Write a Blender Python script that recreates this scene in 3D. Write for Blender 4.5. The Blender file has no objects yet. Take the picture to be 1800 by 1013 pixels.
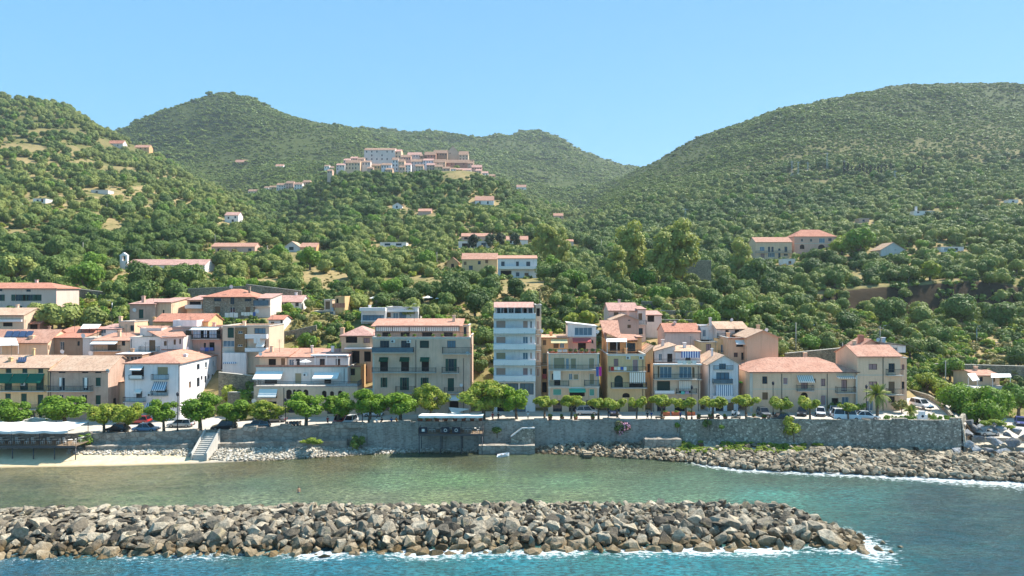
import bpy, bmesh, math, random
import numpy as np
from mathutils import Vector, Matrix, noise as mnoise

# ------------------------------------------------------------------ camera, sky, sun, exposure
SC = bpy.context.scene
COL = SC.collection
CAM_Z = 30.0            # the drone hovers about thirty metres over the sea
F = 1200.0              # focal length in photo pixels (24 mm on a 36 mm frame)
cam_d = bpy.data.cameras.new('camera')
cam_d.lens = 24.0
cam_d.sensor_width = 36.0
cam_d.clip_start = 0.5
cam_d.clip_end = 20000
cam = bpy.data.objects.new('camera', cam_d)
cam.location = (0, 0, CAM_Z)
cam.rotation_euler = (math.radians(90), 0, 0)
COL.objects.link(cam)
SC.camera = cam

SUN_DIR = Vector((0.56, 0.27, 0.785)).normalized()      # towards the sun: right of and behind the town
sun_el = math.asin(SUN_DIR.z)
sun_az = math.atan2(SUN_DIR.x, SUN_DIR.y)
W = bpy.data.worlds.new('World')
SC.world = W
W.use_nodes = True
wn = W.node_tree
wn.nodes.clear()
sky = wn.nodes.new('ShaderNodeTexSky')
sky.sky_type = 'NISHITA'
sky.sun_disc = False
sky.sun_elevation = sun_el
sky.sun_rotation = sun_az
sky.altitude = 0
sky.air_density = 0.55
sky.dust_density = 0.0
sky.ozone_density = 1.3
bg = wn.nodes.new('ShaderNodeBackground')
bg.inputs['Strength'].default_value = 0.121
hs = wn.nodes.new('ShaderNodeHueSaturation')
hs.inputs['Hue'].default_value = 0.471
hs.inputs['Saturation'].default_value = 1.13
wo = wn.nodes.new('ShaderNodeOutputWorld')
# an even summer sky: the same blue at every bearing, paling only towards the horizon
tcw = wn.nodes.new('ShaderNodeTexCoord')
sp = wn.nodes.new('ShaderNodeSeparateXYZ')
wn.links.new(tcw.outputs['Generated'], sp.inputs[0])


def wmath(op, a, b=0.0):
    nd = wn.nodes.new('ShaderNodeMath')
    nd.operation = op
    for i, v in enumerate((a, b)):
        if isinstance(v, (int, float)):
            nd.inputs[i].default_value = v
        else:
            wn.links.new(v, nd.inputs[i])
    return nd.outputs[0]


el = wmath('ADD', wmath('MULTIPLY', wmath('ABSOLUTE', sp.outputs[2]), 0.66), 0.24)
hr = wmath('SQRT', wmath('SUBTRACT', 1.0, wmath('MULTIPLY', el, el)))
cb = wn.nodes.new('ShaderNodeCombineXYZ')
wn.links.new(wmath('MULTIPLY', hr, math.sin(sun_az + 1.75)), cb.inputs[0])
wn.links.new(wmath('MULTIPLY', hr, math.cos(sun_az + 1.75)), cb.inputs[1])
wn.links.new(el, cb.inputs[2])
wn.links.new(cb.outputs[0], sky.inputs[0])
wn.links.new(sky.outputs[0], hs.inputs['Color'])
wn.links.new(hs.outputs[0], bg.inputs[0])
wn.links.new(bg.outputs[0], wo.inputs[0])

sl = bpy.data.lights.new('sun', 'SUN')
sl.energy = 2.9
sl.angle = math.radians(0.5)
sl.color = (1.0, 0.945, 0.86)
sun = bpy.data.objects.new('sun', sl)
sun.rotation_euler = SUN_DIR.to_track_quat('Z', 'Y').to_euler()
sun.location = (200, 100, 300)
COL.objects.link(sun)

SC.view_settings.view_transform = 'Standard'
SC.view_settings.look = 'None'
SC.view_settings.gamma = 1.0
SC.view_settings.exposure = 1.78
SC.view_settings.use_curve_mapping = False
SC.cycles.max_bounces = 5
SC.cycles.diffuse_bounces = 3
SC.cycles.glossy_bounces = 2
SC.cycles.transmission_bounces = 3
SC.cycles.transparent_max_bounces = 4
SC.cycles.volume_bounces = 0
SC.cycles.use_denoising = True
SC.cycles.sample_clamp_indirect = 6.0

RNG = random.Random(7)
NP = np.random.default_rng(11)


def P(px, py, Y):
    """a point of the place that the drone sees at photo pixel px, py when it stands Y metres off"""
    return Vector(((px - 900.0) * Y / F, Y, CAM_Z - (py - 506.5) * Y / F))


def wx(px, Y):
    return (px - 900.0) * Y / F


def wz(py, Y):
    return CAM_Z - (py - 506.5) * Y / F


# ------------------------------------------------------------------ materials
def srgb(*c):
    if len(c) == 1:
        c = c[0]
    out = []
    for v in c:
        v = v / 255.0
        out.append(v / 12.92 if v <= 0.04045 else ((v + 0.055) / 1.055) ** 2.4)
    return (out[0], out[1], out[2], 1.0)


MATS = {}


class NT:
    def __init__(self, name):
        self.m = bpy.data.materials.new(name)
        self.m.use_nodes = True
        self.t = self.m.node_tree
        self.t.nodes.clear()
        self.out = self.n('ShaderNodeOutputMaterial')

    def n(self, typ, **kw):
        nd = self.t.nodes.new(typ)
        for k, v in kw.items():
            if k.startswith('i_'):
                nd.inputs[k[2:].replace('_', ' ')].default_value = v
            else:
                setattr(nd, k, v)
        return nd

    def l(self, a, b):
        self.t.links.new(a, b)

    def pos(self):
        return self.n('ShaderNodeNewGeometry').outputs['Position']

    def noise(self, vec, scale, detail=3, rough=0.55):
        nd = self.n('ShaderNodeTexNoise')
        nd.inputs['Scale'].default_value = scale
        nd.inputs['Detail'].default_value = detail
        nd.inputs['Roughness'].default_value = rough
        if vec is not None:
            self.l(vec, nd.inputs['Vector'])
        return nd.outputs[0]

    def ramp(self, fac, stops, interp='LINEAR'):
        nd = self.n('ShaderNodeValToRGB')
        cr = nd.color_ramp
        cr.interpolation = interp
        while len(cr.elements) < len(stops):
            cr.elements.new(0.5)
        for e, (p, c) in zip(cr.elements, stops):
            e.position = p
            e.color = c
        self.l(fac, nd.inputs[0])
        return nd.outputs[0]

    def mix(self, fac, a, b, typ='MIX'):
        nd = self.n('ShaderNodeMix', data_type='RGBA', blend_type=typ)
        for s, v in ((0, fac), (6, a), (7, b)):
            if isinstance(v, (int, float)):
                nd.inputs[s].default_value = v
            elif isinstance(v, tuple):
                nd.inputs[s].default_value = v
            else:
                self.l(v, nd.inputs[s])
        return nd.outputs[2]

    def math(self, op, a, b=0.0, clamp=False):
        nd = self.n('ShaderNodeMath', operation=op, use_clamp=clamp)
        for s, v in ((0, a), (1, b)):
            if isinstance(v, (int, float)):
                nd.inputs[s].default_value = v
            else:
                self.l(v, nd.inputs[s])
        return nd.outputs[0]

    def vscale(self, vec, s):
        nd = self.n('ShaderNodeVectorMath', operation='MULTIPLY')
        self.l(vec, nd.inputs[0])
        nd.inputs[1].default_value = s
        return nd.outputs[0]

    def bump(self, h, strength=0.4, dist=0.05):
        nd = self.n('ShaderNodeBump')
        nd.inputs['Strength'].default_value = strength
        nd.inputs['Distance'].default_value = dist
        self.l(h, nd.inputs['Height'])
        return nd.outputs[0]

    def bsdf(self, col, rough=0.85, normal=None, spec=0.3, metal=0.0):
        b = self.n('ShaderNodeBsdfPrincipled')
        if isinstance(col, tuple):
            b.inputs['Base Color'].default_value = col
        else:
            self.l(col, b.inputs['Base Color'])
        if isinstance(rough, (int, float)):
            b.inputs['Roughness'].default_value = rough
        else:
            self.l(rough, b.inputs['Roughness'])
        b.inputs['Specular IOR Level'].default_value = spec
        b.inputs['Metallic'].default_value = metal
        if normal is not None:
            self.l(normal, b.inputs['Normal'])
        return b

    def done(self, sh):
        self.l(sh.outputs[0] if hasattr(sh, 'outputs') else sh, self.out.inputs[0])
        return self.m


def dim(c, k):
    return (c[0] * k, c[1] * k, c[2] * k, 1.0)


def plaster(key, col, col2=None, scale=0.35, amt=0.55, stain=0.35, rough=0.9):
    """weathered render: two tones in blotches, streaks under the eaves line and fine grain"""
    if key in MATS:
        return MATS[key]
    n = NT(key)
    p = n.pos()
    c1 = srgb(col)
    c2 = srgb(col2) if col2 else dim(c1, 0.72)
    f = n.math('MULTIPLY', n.ramp(n.noise(p, scale, 5, 0.65), [(0.38, (0, 0, 0, 1)), (0.68, (1, 1, 1, 1))]), amt)
    c = n.mix(f, c1, c2)
    st = n.noise(n.vscale(p, (2.2, 2.2, 0.16)), 1.0, 4, 0.6)
    c = n.mix(n.math('MULTIPLY', n.ramp(st, [(0.5, (0, 0, 0, 1)), (0.75, (1, 1, 1, 1))]), stain), c, dim(c1, 0.5))
    g = n.noise(p, 9.0, 3)
    c = n.mix(0.18, c, n.ramp(g, [(0.3, (0.25, 0.25, 0.25, 1)), (0.7, (1, 1, 1, 1))]), 'MULTIPLY')
    MATS[key] = n.done(n.bsdf(c, rough, n.bump(g, 0.35, 0.03), 0.2))
    return MATS[key]


def stonewall(key, cols, scale=2.6, mortar=(120, 116, 108), zs=1.5, weeds=0.0):
    """rubble masonry: voronoi stones with recessed joints"""
    if key in MATS:
        return MATS[key]
    n = NT(key)
    p = n.vscale(n.pos(), (1.0, 1.0, zs))
    nd = n.n('ShaderNodeTexNoise')
    nd.inputs['Scale'].default_value = 1.6
    n.l(p, nd.inputs['Vector'])
    wv = n.n('ShaderNodeVectorMath', operation='MULTIPLY_ADD')
    n.l(nd.outputs[1], wv.inputs[0])
    wv.inputs[1].default_value = (0.25, 0.25, 0.25)
    n.l(p, wv.inputs[2])
    v = n.n('ShaderNodeTexVoronoi')
    v.inputs['Scale'].default_value = scale
    n.l(wv.outputs[0], v.inputs['Vector'])
    e = n.n('ShaderNodeTexVoronoi', feature='DISTANCE_TO_EDGE')
    e.inputs['Scale'].default_value = scale
    n.l(wv.outputs[0], e.inputs['Vector'])
    sep = n.n('ShaderNodeSeparateColor')
    n.l(v.outputs['Color'], sep.inputs[0])
    k = len(cols)
    c = n.ramp(sep.outputs[0], [((i + 0.5) / k, srgb(q)) for i, q in enumerate(cols)], 'LINEAR')
    edge = n.ramp(e.outputs[0], [(0.0, (0, 0, 0, 1)), (0.09, (1, 1, 1, 1))])
    c = n.mix(edge, srgb(mortar), c)
    big = n.noise(n.pos(), 0.22, 4, 0.65)
    c = n.mix(n.ramp(big, [(0.42, (0, 0, 0, 1)), (0.72, (0.55, 0.55, 0.55, 1))]), c, n.mix(0.55, c, (0.05, 0.05, 0.045, 1)))
    stk = n.ramp(n.noise(n.vscale(n.pos(), (1.1, 1.1, 0.09)), 1.0, 4, 0.65), [(0.5, (0, 0, 0, 1)), (0.7, (0.6, 0.6, 0.6, 1))])
    c = n.mix(stk, c, n.mix(0.6, c, (0.03, 0.03, 0.025, 1)))
    if weeds:
        wd = n.ramp(n.noise(n.pos(), 0.5, 5, 0.7), [(0.62, (0, 0, 0, 1)), (0.68, (1, 1, 1, 1))])
        c = n.mix(n.math('MULTIPLY', wd, weeds), c, (0.05, 0.075, 0.02, 1))
    h = n.math('ADD', edge, n.math('MULTIPLY', n.noise(n.pos(), 12, 3), 0.5))
    MATS[key] = n.done(n.bsdf(c, 0.95, n.bump(h, 0.7, 0.08), 0.15))
    return MATS[key]


def rooftile(key, col, col2, col3):
    """barrel tiles: rows of ribs running down the slope, with replaced and sooty tiles"""
    if key in MATS:
        return MATS[key]
    n = NT(key)
    p = n.pos()
    blot = n.noise(p, 0.5, 5, 0.65)
    c = n.mix(n.ramp(blot, [(0.35, (0, 0, 0, 1)), (0.65, (1, 1, 1, 1))]), srgb(col), srgb(col2))
    br = n.n('ShaderNodeTexVoronoi')
    br.inputs['Scale'].default_value = 3.2
    n.l(n.vscale(p, (1.3, 0.8, 0.8)), br.inputs['Vector'])
    sep = n.n('ShaderNodeSeparateColor')
    n.l(br.outputs['Color'], sep.inputs[0])
    c = n.mix(n.math('MULTIPLY', n.ramp(sep.outputs[0], [(0.55, (0, 0, 0, 1)), (0.95, (1, 1, 1, 1))]), 0.6), c, srgb(col3))
    wv = n.n('ShaderNodeTexWave', bands_direction='X')
    wv.inputs['Scale'].default_value = 1.15
    wv.inputs['Distortion'].default_value = 0.4
    n.l(p, wv.inputs['Vector'])
    c = n.mix(0.30, c, n.ramp(wv.outputs[1], [(0.1, (0.35, 0.32, 0.3, 1)), (0.6, (1, 1, 1, 1))]), 'MULTIPLY')
    MATS[key] = n.done(n.bsdf(c, 0.9, n.bump(wv.outputs[1], 0.7, 0.08), 0.2))
    return MATS[key]


def flat(key, col, rough=0.6, spec=0.3, metal=0.0, var=0.12, scale=2.0):
    """painted metal, cloth, wood: one colour with a little unevenness"""
    if key in MATS:
        return MATS[key]
    n = NT(key)
    c1 = srgb(col)
    tc = n.n('ShaderNodeTexCoord').outputs['Object']
    c = n.mix(n.math('MULTIPLY', n.noise(tc, scale, 4, 0.6), var * 2), c1, dim(c1, 0.45))
    MATS[key] = n.done(n.bsdf(c, rough, None, spec, metal))
    return MATS[key]


def stripes(key, c1, c2, per=0.35):
    if key in MATS:
        return MATS[key]
    n = NT(key)
    wv = n.n('ShaderNodeTexWave', bands_direction='X')
    wv.inputs['Scale'].default_value = 0.314 / per
    n.l(n.pos(), wv.inputs['Vector'])
    c = n.mix(n.ramp(wv.outputs[1], [(0.45, (0, 0, 0, 1)), (0.55, (1, 1, 1, 1))]), srgb(c1), srgb(c2))
    MATS[key] = n.done(n.bsdf(c, 0.85))
    return MATS[key]


def glass(key, col=(28, 36, 44)):
    if key in MATS:
        return MATS[key]
    n = NT(key)
    c = n.mix(n.noise(n.pos(), 0.7, 2), srgb(col), dim(srgb(col), 2.2))
    MATS[key] = n.done(n.bsdf(c, 0.08, None, 0.5))
    return MATS[key]


def leafmat(key, dark, light, warm=None, trans=0.25, hue_var=0.6, rough=0.6, light2=None):
    """foliage: tone differs from plant to plant and from clump to clump, light passes through the leaves"""
    if key in MATS:
        return MATS[key]
    n = NT(key)
    oi = n.n('ShaderNodeObjectInfo').outputs['Random']
    p = n.pos()
    f = n.math('ADD', n.math('MULTIPLY', oi, hue_var), n.math('MULTIPLY', n.noise(p, 1.3, 3, 0.6), 1.1 - hue_var * 0.5))
    c = n.mix(n.ramp(f, [(0.3, (0, 0, 0, 1)), (0.95, (1, 1, 1, 1))]), srgb(dark), srgb(light))
    big = n.ramp(n.noise(p, 0.011, 3, 0.6), [(0.4, (0, 0, 0, 1)), (0.62, (1, 1, 1, 1))])
    c = n.mix(n.math('MULTIPLY', big, 0.45), c, n.mix(0.5, c, (light2 if light2 else srgb(light)), 'MIX'))
    if warm:
        w2 = n.ramp(n.noise(p, 0.9, 2), [(0.52, (0, 0, 0, 1)), (0.66, (0.8, 0.8, 0.8, 1))])
        c = n.mix(w2, c, srgb(warm))
    b = n.bsdf(c, rough, None, 0.25)
    tr = n.n('ShaderNodeBsdfTranslucent')
    n.l(n.mix(0.5, c, (0.9, 1.0, 0.25, 1), 'MULTIPLY'), tr.inputs[0])
    mx = n.n('ShaderNodeMixShader')
    mx.inputs[0].default_value = trans
    n.l(b.outputs[0], mx.inputs[1])
    n.l(tr.outputs[0], mx.inputs[2])
    MATS[key] = n.done(mx)
    return MATS[key]


# ------------------------------------------------------------------ mesh building
BASE = {}


def tag(o, label=None, cat=None, group=None, kind=None):
    if label:
        o['label'] = label
    if cat:
        o['category'] = cat
    if group:
        o['group'] = group
    if kind:
        o['kind'] = kind
    return o


def thing(name, loc, label, cat, group=None):
    o = bpy.data.objects.new(name, None)
    o.empty_display_size = 0.5
    o.location = loc
    COL.objects.link(o)
    BASE[o.name] = Vector(loc)
    return tag(o, label, cat, group, 'thing')


class MB:
    """collects faces in world coordinates and links them as one mesh object"""

    def __init__(self):
        self.v, self.f, self.mi, self.sm = [], [], [], []

    def face(self, pts, mi=0, smooth=False):
        k = len(self.v)
        self.v.extend([tuple(p) for p in pts])
        self.f.append(tuple(range(k, k + len(pts))))
        self.mi.append(mi)
        self.sm.append(smooth)

    def box(self, x0, x1, y0, y1, z0, z1, mi=0):
        a = [(x0, y0, z0), (x1, y0, z0), (x1, y1, z0), (x0, y1, z0), (x0, y0, z1), (x1, y0, z1), (x1, y1, z1), (x0, y1, z1)]
        k = len(self.v)
        self.v.extend(a)
        for q in ((0, 3, 2, 1), (4, 5, 6, 7), (0, 1, 5, 4), (1, 2, 6, 5), (2, 3, 7, 6), (3, 0, 4, 7)):
            self.f.append(tuple(k + i for i in q))
            self.mi.append(mi)
            self.sm.append(False)
        return self

    def tube(self, p0, p1, r0, r1=None, n=6, mi=0, cap=True):
        r1 = r0 if r1 is None else r1
        p0, p1 = Vector(p0), Vector(p1)
        d = (p1 - p0)
        if d.length < 1e-6:
            return self
        d.normalize()
        a = d.orthogonal().normalized()
        b = d.cross(a)
        k = len(self.v)
        for p, r in ((p0, r0), (p1, r1)):
            for i in range(n):
                t = 2 * math.pi * i / n
                self.v.append(tuple(p + a * (math.cos(t) * r) + b * (math.sin(t) * r)))
        for i in range(n):
            j = (i + 1) % n
            self.f.append((k + i, k + j, k + n + j, k + n + i))
            self.mi.append(mi)
            self.sm.append(n > 5)
        if cap:
            self.f.append(tuple(k + i for i in reversed(range(n))))
            self.f.append(tuple(k + n + i for i in range(n)))
            self.mi += [mi, mi]
            self.sm += [False, False]
        return self

    def path(self, pts, r, n=5, mi=0):
        for a, b in zip(pts[:-1], pts[1:]):
            self.tube(a, b, r, r, n, mi)
        return self

    def lathe(self, c, prof, n=10, mi=0, smooth=True):
        k = len(self.v)
        for r, z in prof:
            for i in range(n):
                t = 2 * math.pi * i / n
                self.v.append((c[0] + r * math.cos(t), c[1] + r * math.sin(t), c[2] + z))
        for s in range(len(prof) - 1):
            for i in range(n):
                j = (i + 1) % n
                self.f.append((k + s * n + i, k + s * n + j, k + (s + 1) * n + j, k + (s + 1) * n + i))
                self.mi.append(mi)
                self.sm.append(smooth)
        self.f.append(tuple(k + (len(prof) - 1) * n + i for i in range(n)))
        self.f.append(tuple(k + i for i in reversed(range(n))))
        self.mi += [mi, mi]
        self.sm += [False, False]
        return self

    def prism(self, prof, axis_pts, mi=0):
        """prof: list of (a, z) side profile; axis_pts: function (a, z, s) -> point for s in (0, 1)"""
        A = [axis_pts(a, z, 0) for a, z in prof]
        B = [axis_pts(a, z, 1) for a, z in prof]
        n = len(prof)
        self.face(A, mi)
        self.face(B[::-1], mi)
        for i in range(n):
            j = (i + 1) % n
            self.face([A[j], A[i], B[i], B[j]], mi)
        return self

    def mesh(self, name, mats, off=(0, 0, 0)):
        me = bpy.data.meshes.new(name)
        ox, oy, oz = off
        me.from_pydata([(x - ox, y - oy, z - oz) for x, y, z in self.v], [], self.f)
        if not isinstance(mats, (list, tuple)):
            mats = [mats]
        for m in mats:
            me.materials.append(m)
        me.polygons.foreach_set('material_index', self.mi)
        me.polygons.foreach_set('use_smooth', self.sm)
        me.update()
        return me

    def build(self, name, mats, parent=None, root=None, label=None):
        """parent: the object it hangs under; root: the thing whose base is the origin of the parts"""
        if not self.f:
            return None
        r = root or parent
        off = BASE.get(r.name, Vector((0, 0, 0))) if r else Vector((0, 0, 0))
        if r is None:
            v = np.array(self.v)
            off = Vector((float(v[:, 0].mean()), float(v[:, 1].mean()), float(v[:, 2].min())))
        o = bpy.data.objects.new(name, self.mesh(name, mats, off))
        COL.objects.link(o)
        if r is None:
            o.location = off
            BASE[o.name] = off
        if parent:
            o.parent = parent
            BASE[o.name] = off
        if label:
            o['label'] = label
        return o


def np_mesh(name, verts, faces, mats, mi=None, smooth=False):
    me = bpy.data.meshes.new(name)
    me.from_pydata(verts.tolist() if hasattr(verts, 'tolist') else verts, [], faces.tolist() if hasattr(faces, 'tolist') else faces)
    for m in (mats if isinstance(mats, (list, tuple)) else [mats]):
        me.materials.append(m)
    if mi is not None:
        me.polygons.foreach_set('material_index', mi)
    if smooth:
        me.polygons.foreach_set('use_smooth', [True] * len(me.polygons))
    me.update()
    return me


def link(name, me, parent=None, loc=None, rot=None, scale=None):
    o = bpy.data.objects.new(name, me)
    COL.objects.link(o)
    if parent:
        o.parent = parent
    if loc is not None:
        o.location = loc
    if rot is not None:
        o.rotation_euler = rot
    if scale is not None:
        o.scale = scale
    return o


def pchip(xk, yk, x):
    """monotone cubic through the knots, vectorised over the last axis of yk"""
    xk = np.asarray(xk, float)
    yk = np.asarray(yk, float)
    h = np.diff(xk)
    d = np.diff(yk, axis=-1) / h
    m = np.zeros_like(yk)
    s = np.sign(d[..., :-1]) * np.sign(d[..., 1:]) > 0
    w1 = 2 * h[1:] + h[:-1]
    w2 = h[1:] + 2 * h[:-1]
    with np.errstate(divide='ignore', invalid='ignore'):
        mm = (w1 + w2) / (w1 / d[..., :-1] + w2 / d[..., 1:])
    m[..., 1:-1] = np.where(s, np.nan_to_num(mm), 0)
    m[..., 0] = d[..., 0]
    m[..., -1] = d[..., -1]
    x = np.asarray(x, float)
    i = np.clip(np.searchsorted(xk, x) - 1, 0, len(xk) - 2)
    t = np.clip((x - xk[i]) / h[i], 0, 1)
    t2, t3 = t * t, t * t * t
    return (yk[..., i] * (2 * t3 - 3 * t2 + 1) + m[..., i] * h[i] * (t3 - 2 * t2 + t)
            + yk[..., i + 1] * (-2 * t3 + 3 * t2) + m[..., i + 1] * h[i] * (t3 - t2))


def lerp_tab(tab, x):
    return float(np.interp(x, [a for a, _ in tab], [b for _, b in tab]))

# ------------------------------------------------------------------ shape of the land
# sea wall line and road level, by bearing (photo px at the wall)
WALL = [(-600, 117.0), (0, 120.0), (350, 123.0), (620, 126.0), (940, 127.0), (1200, 126.0), (1450, 123.0), (1690, 120.0), (1720, 124.0), (2400, 122.0)]
ROADZ = [(-600, 3.4), (0, 3.4), (350, 3.7), (620, 4.4), (940, 5.0), (1200, 5.25), (1450, 5.7), (1680, 6.2), (1692, 6.2), (1722, 2.9), (2400, 2.7)]
SHORE = [(-600, 113), (0, 114), (200, 115), (350, 116.7), (500, 119.5), (650, 123.2), (750, 124.9), (940, 124.6), (1050, 122.4), (1200, 118.5), (1300, 113.6), (1500, 110.6), (1800, 106), (2400, 100)]


def px_of(x, y):
    return 900.0 + x * F / y


def wall_y(px):
    return lerp_tab(WALL, px)


def road_z(px):
    return lerp_tab(ROADZ, px)


def shore_y(px):
    return lerp_tab(SHORE, px)


KN = [139, 150, 165, 180, 200, 220, 245, 255, 270, 340, 430, 550, 700, 900, 1150, 1500, 2000, 2600, 3800]
# photo row at which the ground at each distance (from 200 m on) is seen, per bearing
COLS = {
    -700: (10, 17, 21, 535, 505, 478, None, 455, 405, 345, 280, 215, 140, 180, 260, 300, 330, 380),
    0: (10, 17, 21, 540, 512, 482, None, 462, 408, 348, 287, 228, 170, 205, 260, 300, 330, 380),
    100: (10, 17, 21, 540, 512, 484, None, 465, 412, 355, 300, 242, 183, 215, 262, 300, 330, 380),
    200: (10, 17, 21, 540, 514, 488, None, 470, 420, 370, 325, 280, 242, 285, 238, 292, 330, 380),
    300: (10, 17, 21.5, 540, 515, 492, None, 475, 430, 385, 345, 310, 284, 300, 191, 245, 320, 380),
    340: (10, 17, 22, 540, 515, 493, None, 476, 434, 393, 355, 326, 318, 306, 180, 238, 310, 380),
    390: (10, 17, 22, 540, 515, 494, None, 478, 438, 400, 365, 346, 352, 312, 171, 232, 300, 380),
    440: (10, 17, 22, 540, 515, 495, None, 480, 441, 404, 392, 360, 342, 305, 180, 235, 295, 380),
    500: (10, 17, 22, 540, 516, 496, None, 482, 445, 410, 425, 372, 330, 298, 201, 238, 290, 380),
    600: (10, 17, 22, 542, 518, 500, None, 485, 448, 412, 378, 311, 318, 288, 226, 243, 280, 380),
    700: (10, 17, 21.5, 545, 522, 503, None, 488, 448, 410, 362, 306, 328, 312, 264, 237, 270, 380),
    800: (10, 17, 21.5, 545, 522, 503, None, 488, 445, 404, 357, 303, 332, 322, 278, 241, 268, 380),
    860: (10, 17, 21, 545, 522, 503, None, 488, 445, 404, 360, 315, 342, 328, 288, 242, 268, 380),
    950: (10, 16.5, 20.5, 545, 525, 505, None, 490, 452, 415, 383, 378, 368, 348, 302, 241, 270, 380),
    1010: (10, 16.5, 20, 548, 528, 510, None, 496, 462, 438, 416, 399, 382, 352, 312, 264, 290, 380),
    1060: (10, 16.5, 20, 548, 530, 512, None, 500, 468, 440, 412, 380, 352, 337, 320, 282, 305, 380),
    1130: (10, 16.5, 20, 548, 530, 514, None, 502, 468, 435, 402, 362, 325, 296, 335, 296, 320, 380),
    1200: (10, 16, 19, 550, 532, 516, None, 503, 465, 430, 397, 348, 305, 264, 325, 325, 345, 380),
    1300: (9.5, 15.5, 18.5, 555, 540, 522, None, 505, 460, 422, 382, 328, 273, 221, 300, 330, 350, 380),
    1400: (9, 14, 17, 572, 553, 530, 515, 502, 448, 412, 367, 308, 243, 190, 270, 320, 350, 380),
    1490: (8, 13, 15.5, 585, 570, 548, 500, 490, 436, 404, 357, 298, 228, 172, 250, 310, 350, 380),
    1600: (7.2, 11.5, 14.5, 590, 576, 550, 490, 482, 431, 401, 352, 293, 219, 157, 235, 300, 350, 380),
    1700: (4.5, 9.5, 13.5, 590, 576, 552, 488, 480, 430, 400, 350, 290, 216, 153, 230, 300, 350, 380),
    1800: (4.0, 9, 13, 590, 576, 552, 500, 478, 427, 397, 347, 287, 215, 156, 230, 300, 350, 380),
    2500: (4.0, 9, 13, 590, 576, 550, 510, 475, 420, 390, 340, 280, 215, 170, 240, 300, 350, 380),
}
UPX = np.array(sorted(COLS))
ZK = np.zeros((len(UPX), len(KN)))
for i, px in enumerate(UPX):
    row = COLS[px]
    zz = [road_z(px) - 0.35 if px < 1700 else 2.6]
    for j, k in enumerate(KN[1:]):
        q = row[j]
        zz.append(None if q is None else (q if j < 3 else wz(q, k)))
    known = [j for j in range(len(KN)) if zz[j] is not None]
    ZK[i] = np.interp(KN, [KN[j] for j in known], [zz[j] for j in known])

NU, NY = 300, 320
U_PX = np.linspace(-700, 2500, NU)
YS = np.concatenate([np.linspace(117, 300, 130), np.geomspace(302, 3800, NY - 130)])
_zy = pchip(KN, ZK, np.maximum(YS, 139))                 # per bearing column, fine in distance
ZG = pchip(UPX, _zy.T, U_PX).T                           # fine in bearing
for i, px in enumerate(U_PX):
    wy, rz = wall_y(px), road_z(px)
    for j, y in enumerate(YS):
        if y < 139:
            ZG[i, j] = rz - 0.35 if y > wy + 0.8 else -4.0
        else:
            x = (px - 900) * y / F
            amp = min(max((y - 160) / 60.0, 0), 1)
            big = min(max((y - 700) / 800.0, 0), 1)
            ZG[i, j] += amp * (1.2 * mnoise.noise((x * 0.03, y * 0.03, 1.3)) + 0.012 * y * mnoise.fractal((x * 0.006, y * 0.006, 0.0), 1.0, 2.0, 4))
            if big:
                ZG[i, j] += big * 4.0 * mnoise.fractal((x * 0.004 + 3, y * 0.0025, 7.0), 1.0, 2.0, 4)


def H(x, y):
    """ground level of the land"""
    px = px_of(x, y)
    fi = min(max((px + 700) / 3200.0 * (NU - 1), 0), NU - 1.001)
    j = int(min(max(np.searchsorted(YS, y) - 1, 0), NY - 2))
    i = int(fi)
    a = fi - i
    b = min(max((y - YS[j]) / (YS[j + 1] - YS[j]), 0), 1)
    return float((ZG[i, j] * (1 - a) + ZG[i + 1, j] * a) * (1 - b) + (ZG[i, j + 1] * (1 - a) + ZG[i + 1, j + 1] * a) * b)


_vx = (U_PX[:, None] - 900) * YS[None, :] / F
_v = np.stack([_vx, np.broadcast_to(YS[None, :], _vx.shape), ZG], -1).reshape(-1, 3)
_i = np.arange(NU - 1)[:, None] * NY + np.arange(NY - 1)[None, :]
_f = np.stack([_i, _i + NY, _i + NY + 1, _i + 1], -1).reshape(-1, 4)


def land_material():
    n = NT('hillside_ground')
    p = n.pos()
    a = n.noise(p, 0.035, 5, 0.6)
    c = n.mix(n.ramp(a, [(0.46, (0, 0, 0, 1)), (0.66, (1, 1, 1, 1))]), srgb(158, 138, 98), srgb(100, 104, 56))
    b = n.noise(p, 0.35, 4, 0.65)
    c = n.mix(n.ramp(b, [(0.5, (0, 0, 0, 1)), (0.76, (1, 1, 1, 1))]), c, srgb(78, 84, 44))
    sep = n.n('ShaderNodeSeparateXYZ')
    n.l(p, sep.inputs[0])
    far = n.ramp(n.math('MULTIPLY', sep.outputs[1], 0.001), [(0.55, (0, 0, 0, 1)), (0.95, (1, 1, 1, 1))])
    c = n.mix(far, c, n.mix(b, srgb(58, 72, 36), srgb(84, 92, 48)))
    nz = n.n('ShaderNodeSeparateXYZ')
    n.l(n.n('ShaderNodeNewGeometry').outputs['Normal'], nz.inputs[0])
    near = n.ramp(n.math('MULTIPLY', sep.outputs[1], 0.001), [(0.3, (1, 1, 1, 1)), (0.4, (0, 0, 0, 1))])
    st = n.ramp(n.math('ADD', nz.outputs[2], n.math('MULTIPLY', b, 0.16)), [(0.84, (1, 1, 1, 1)), (0.9, (0, 0, 0, 1))])
    c = n.mix(n.math('MULTIPLY', st, near), c, n.mix(b, srgb(50, 41, 31), srgb(86, 71, 53)))
    return n.done(n.bsdf(c, 0.95, n.bump(b, 0.6, 0.3), 0.1))


terrain = link('terrain', np_mesh('terrain', _v, _f, land_material(), smooth=True))
tag(terrain, 'steep green hills rising behind the town, dry grass between the trees', kind='structure')


# ------------------------------------------------------------------ sea
def idw(pts, px, py):
    w = np.array([1.0 / ((px - a) ** 2 * 0.25 + (py - b) ** 2 * 2.2 + 120.0) ** 1.5 for a, b, _ in pts])
    c = np.array([q for _, _, q in pts], float)
    return (w[:, None] * c).sum(0) / w.sum()


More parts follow.
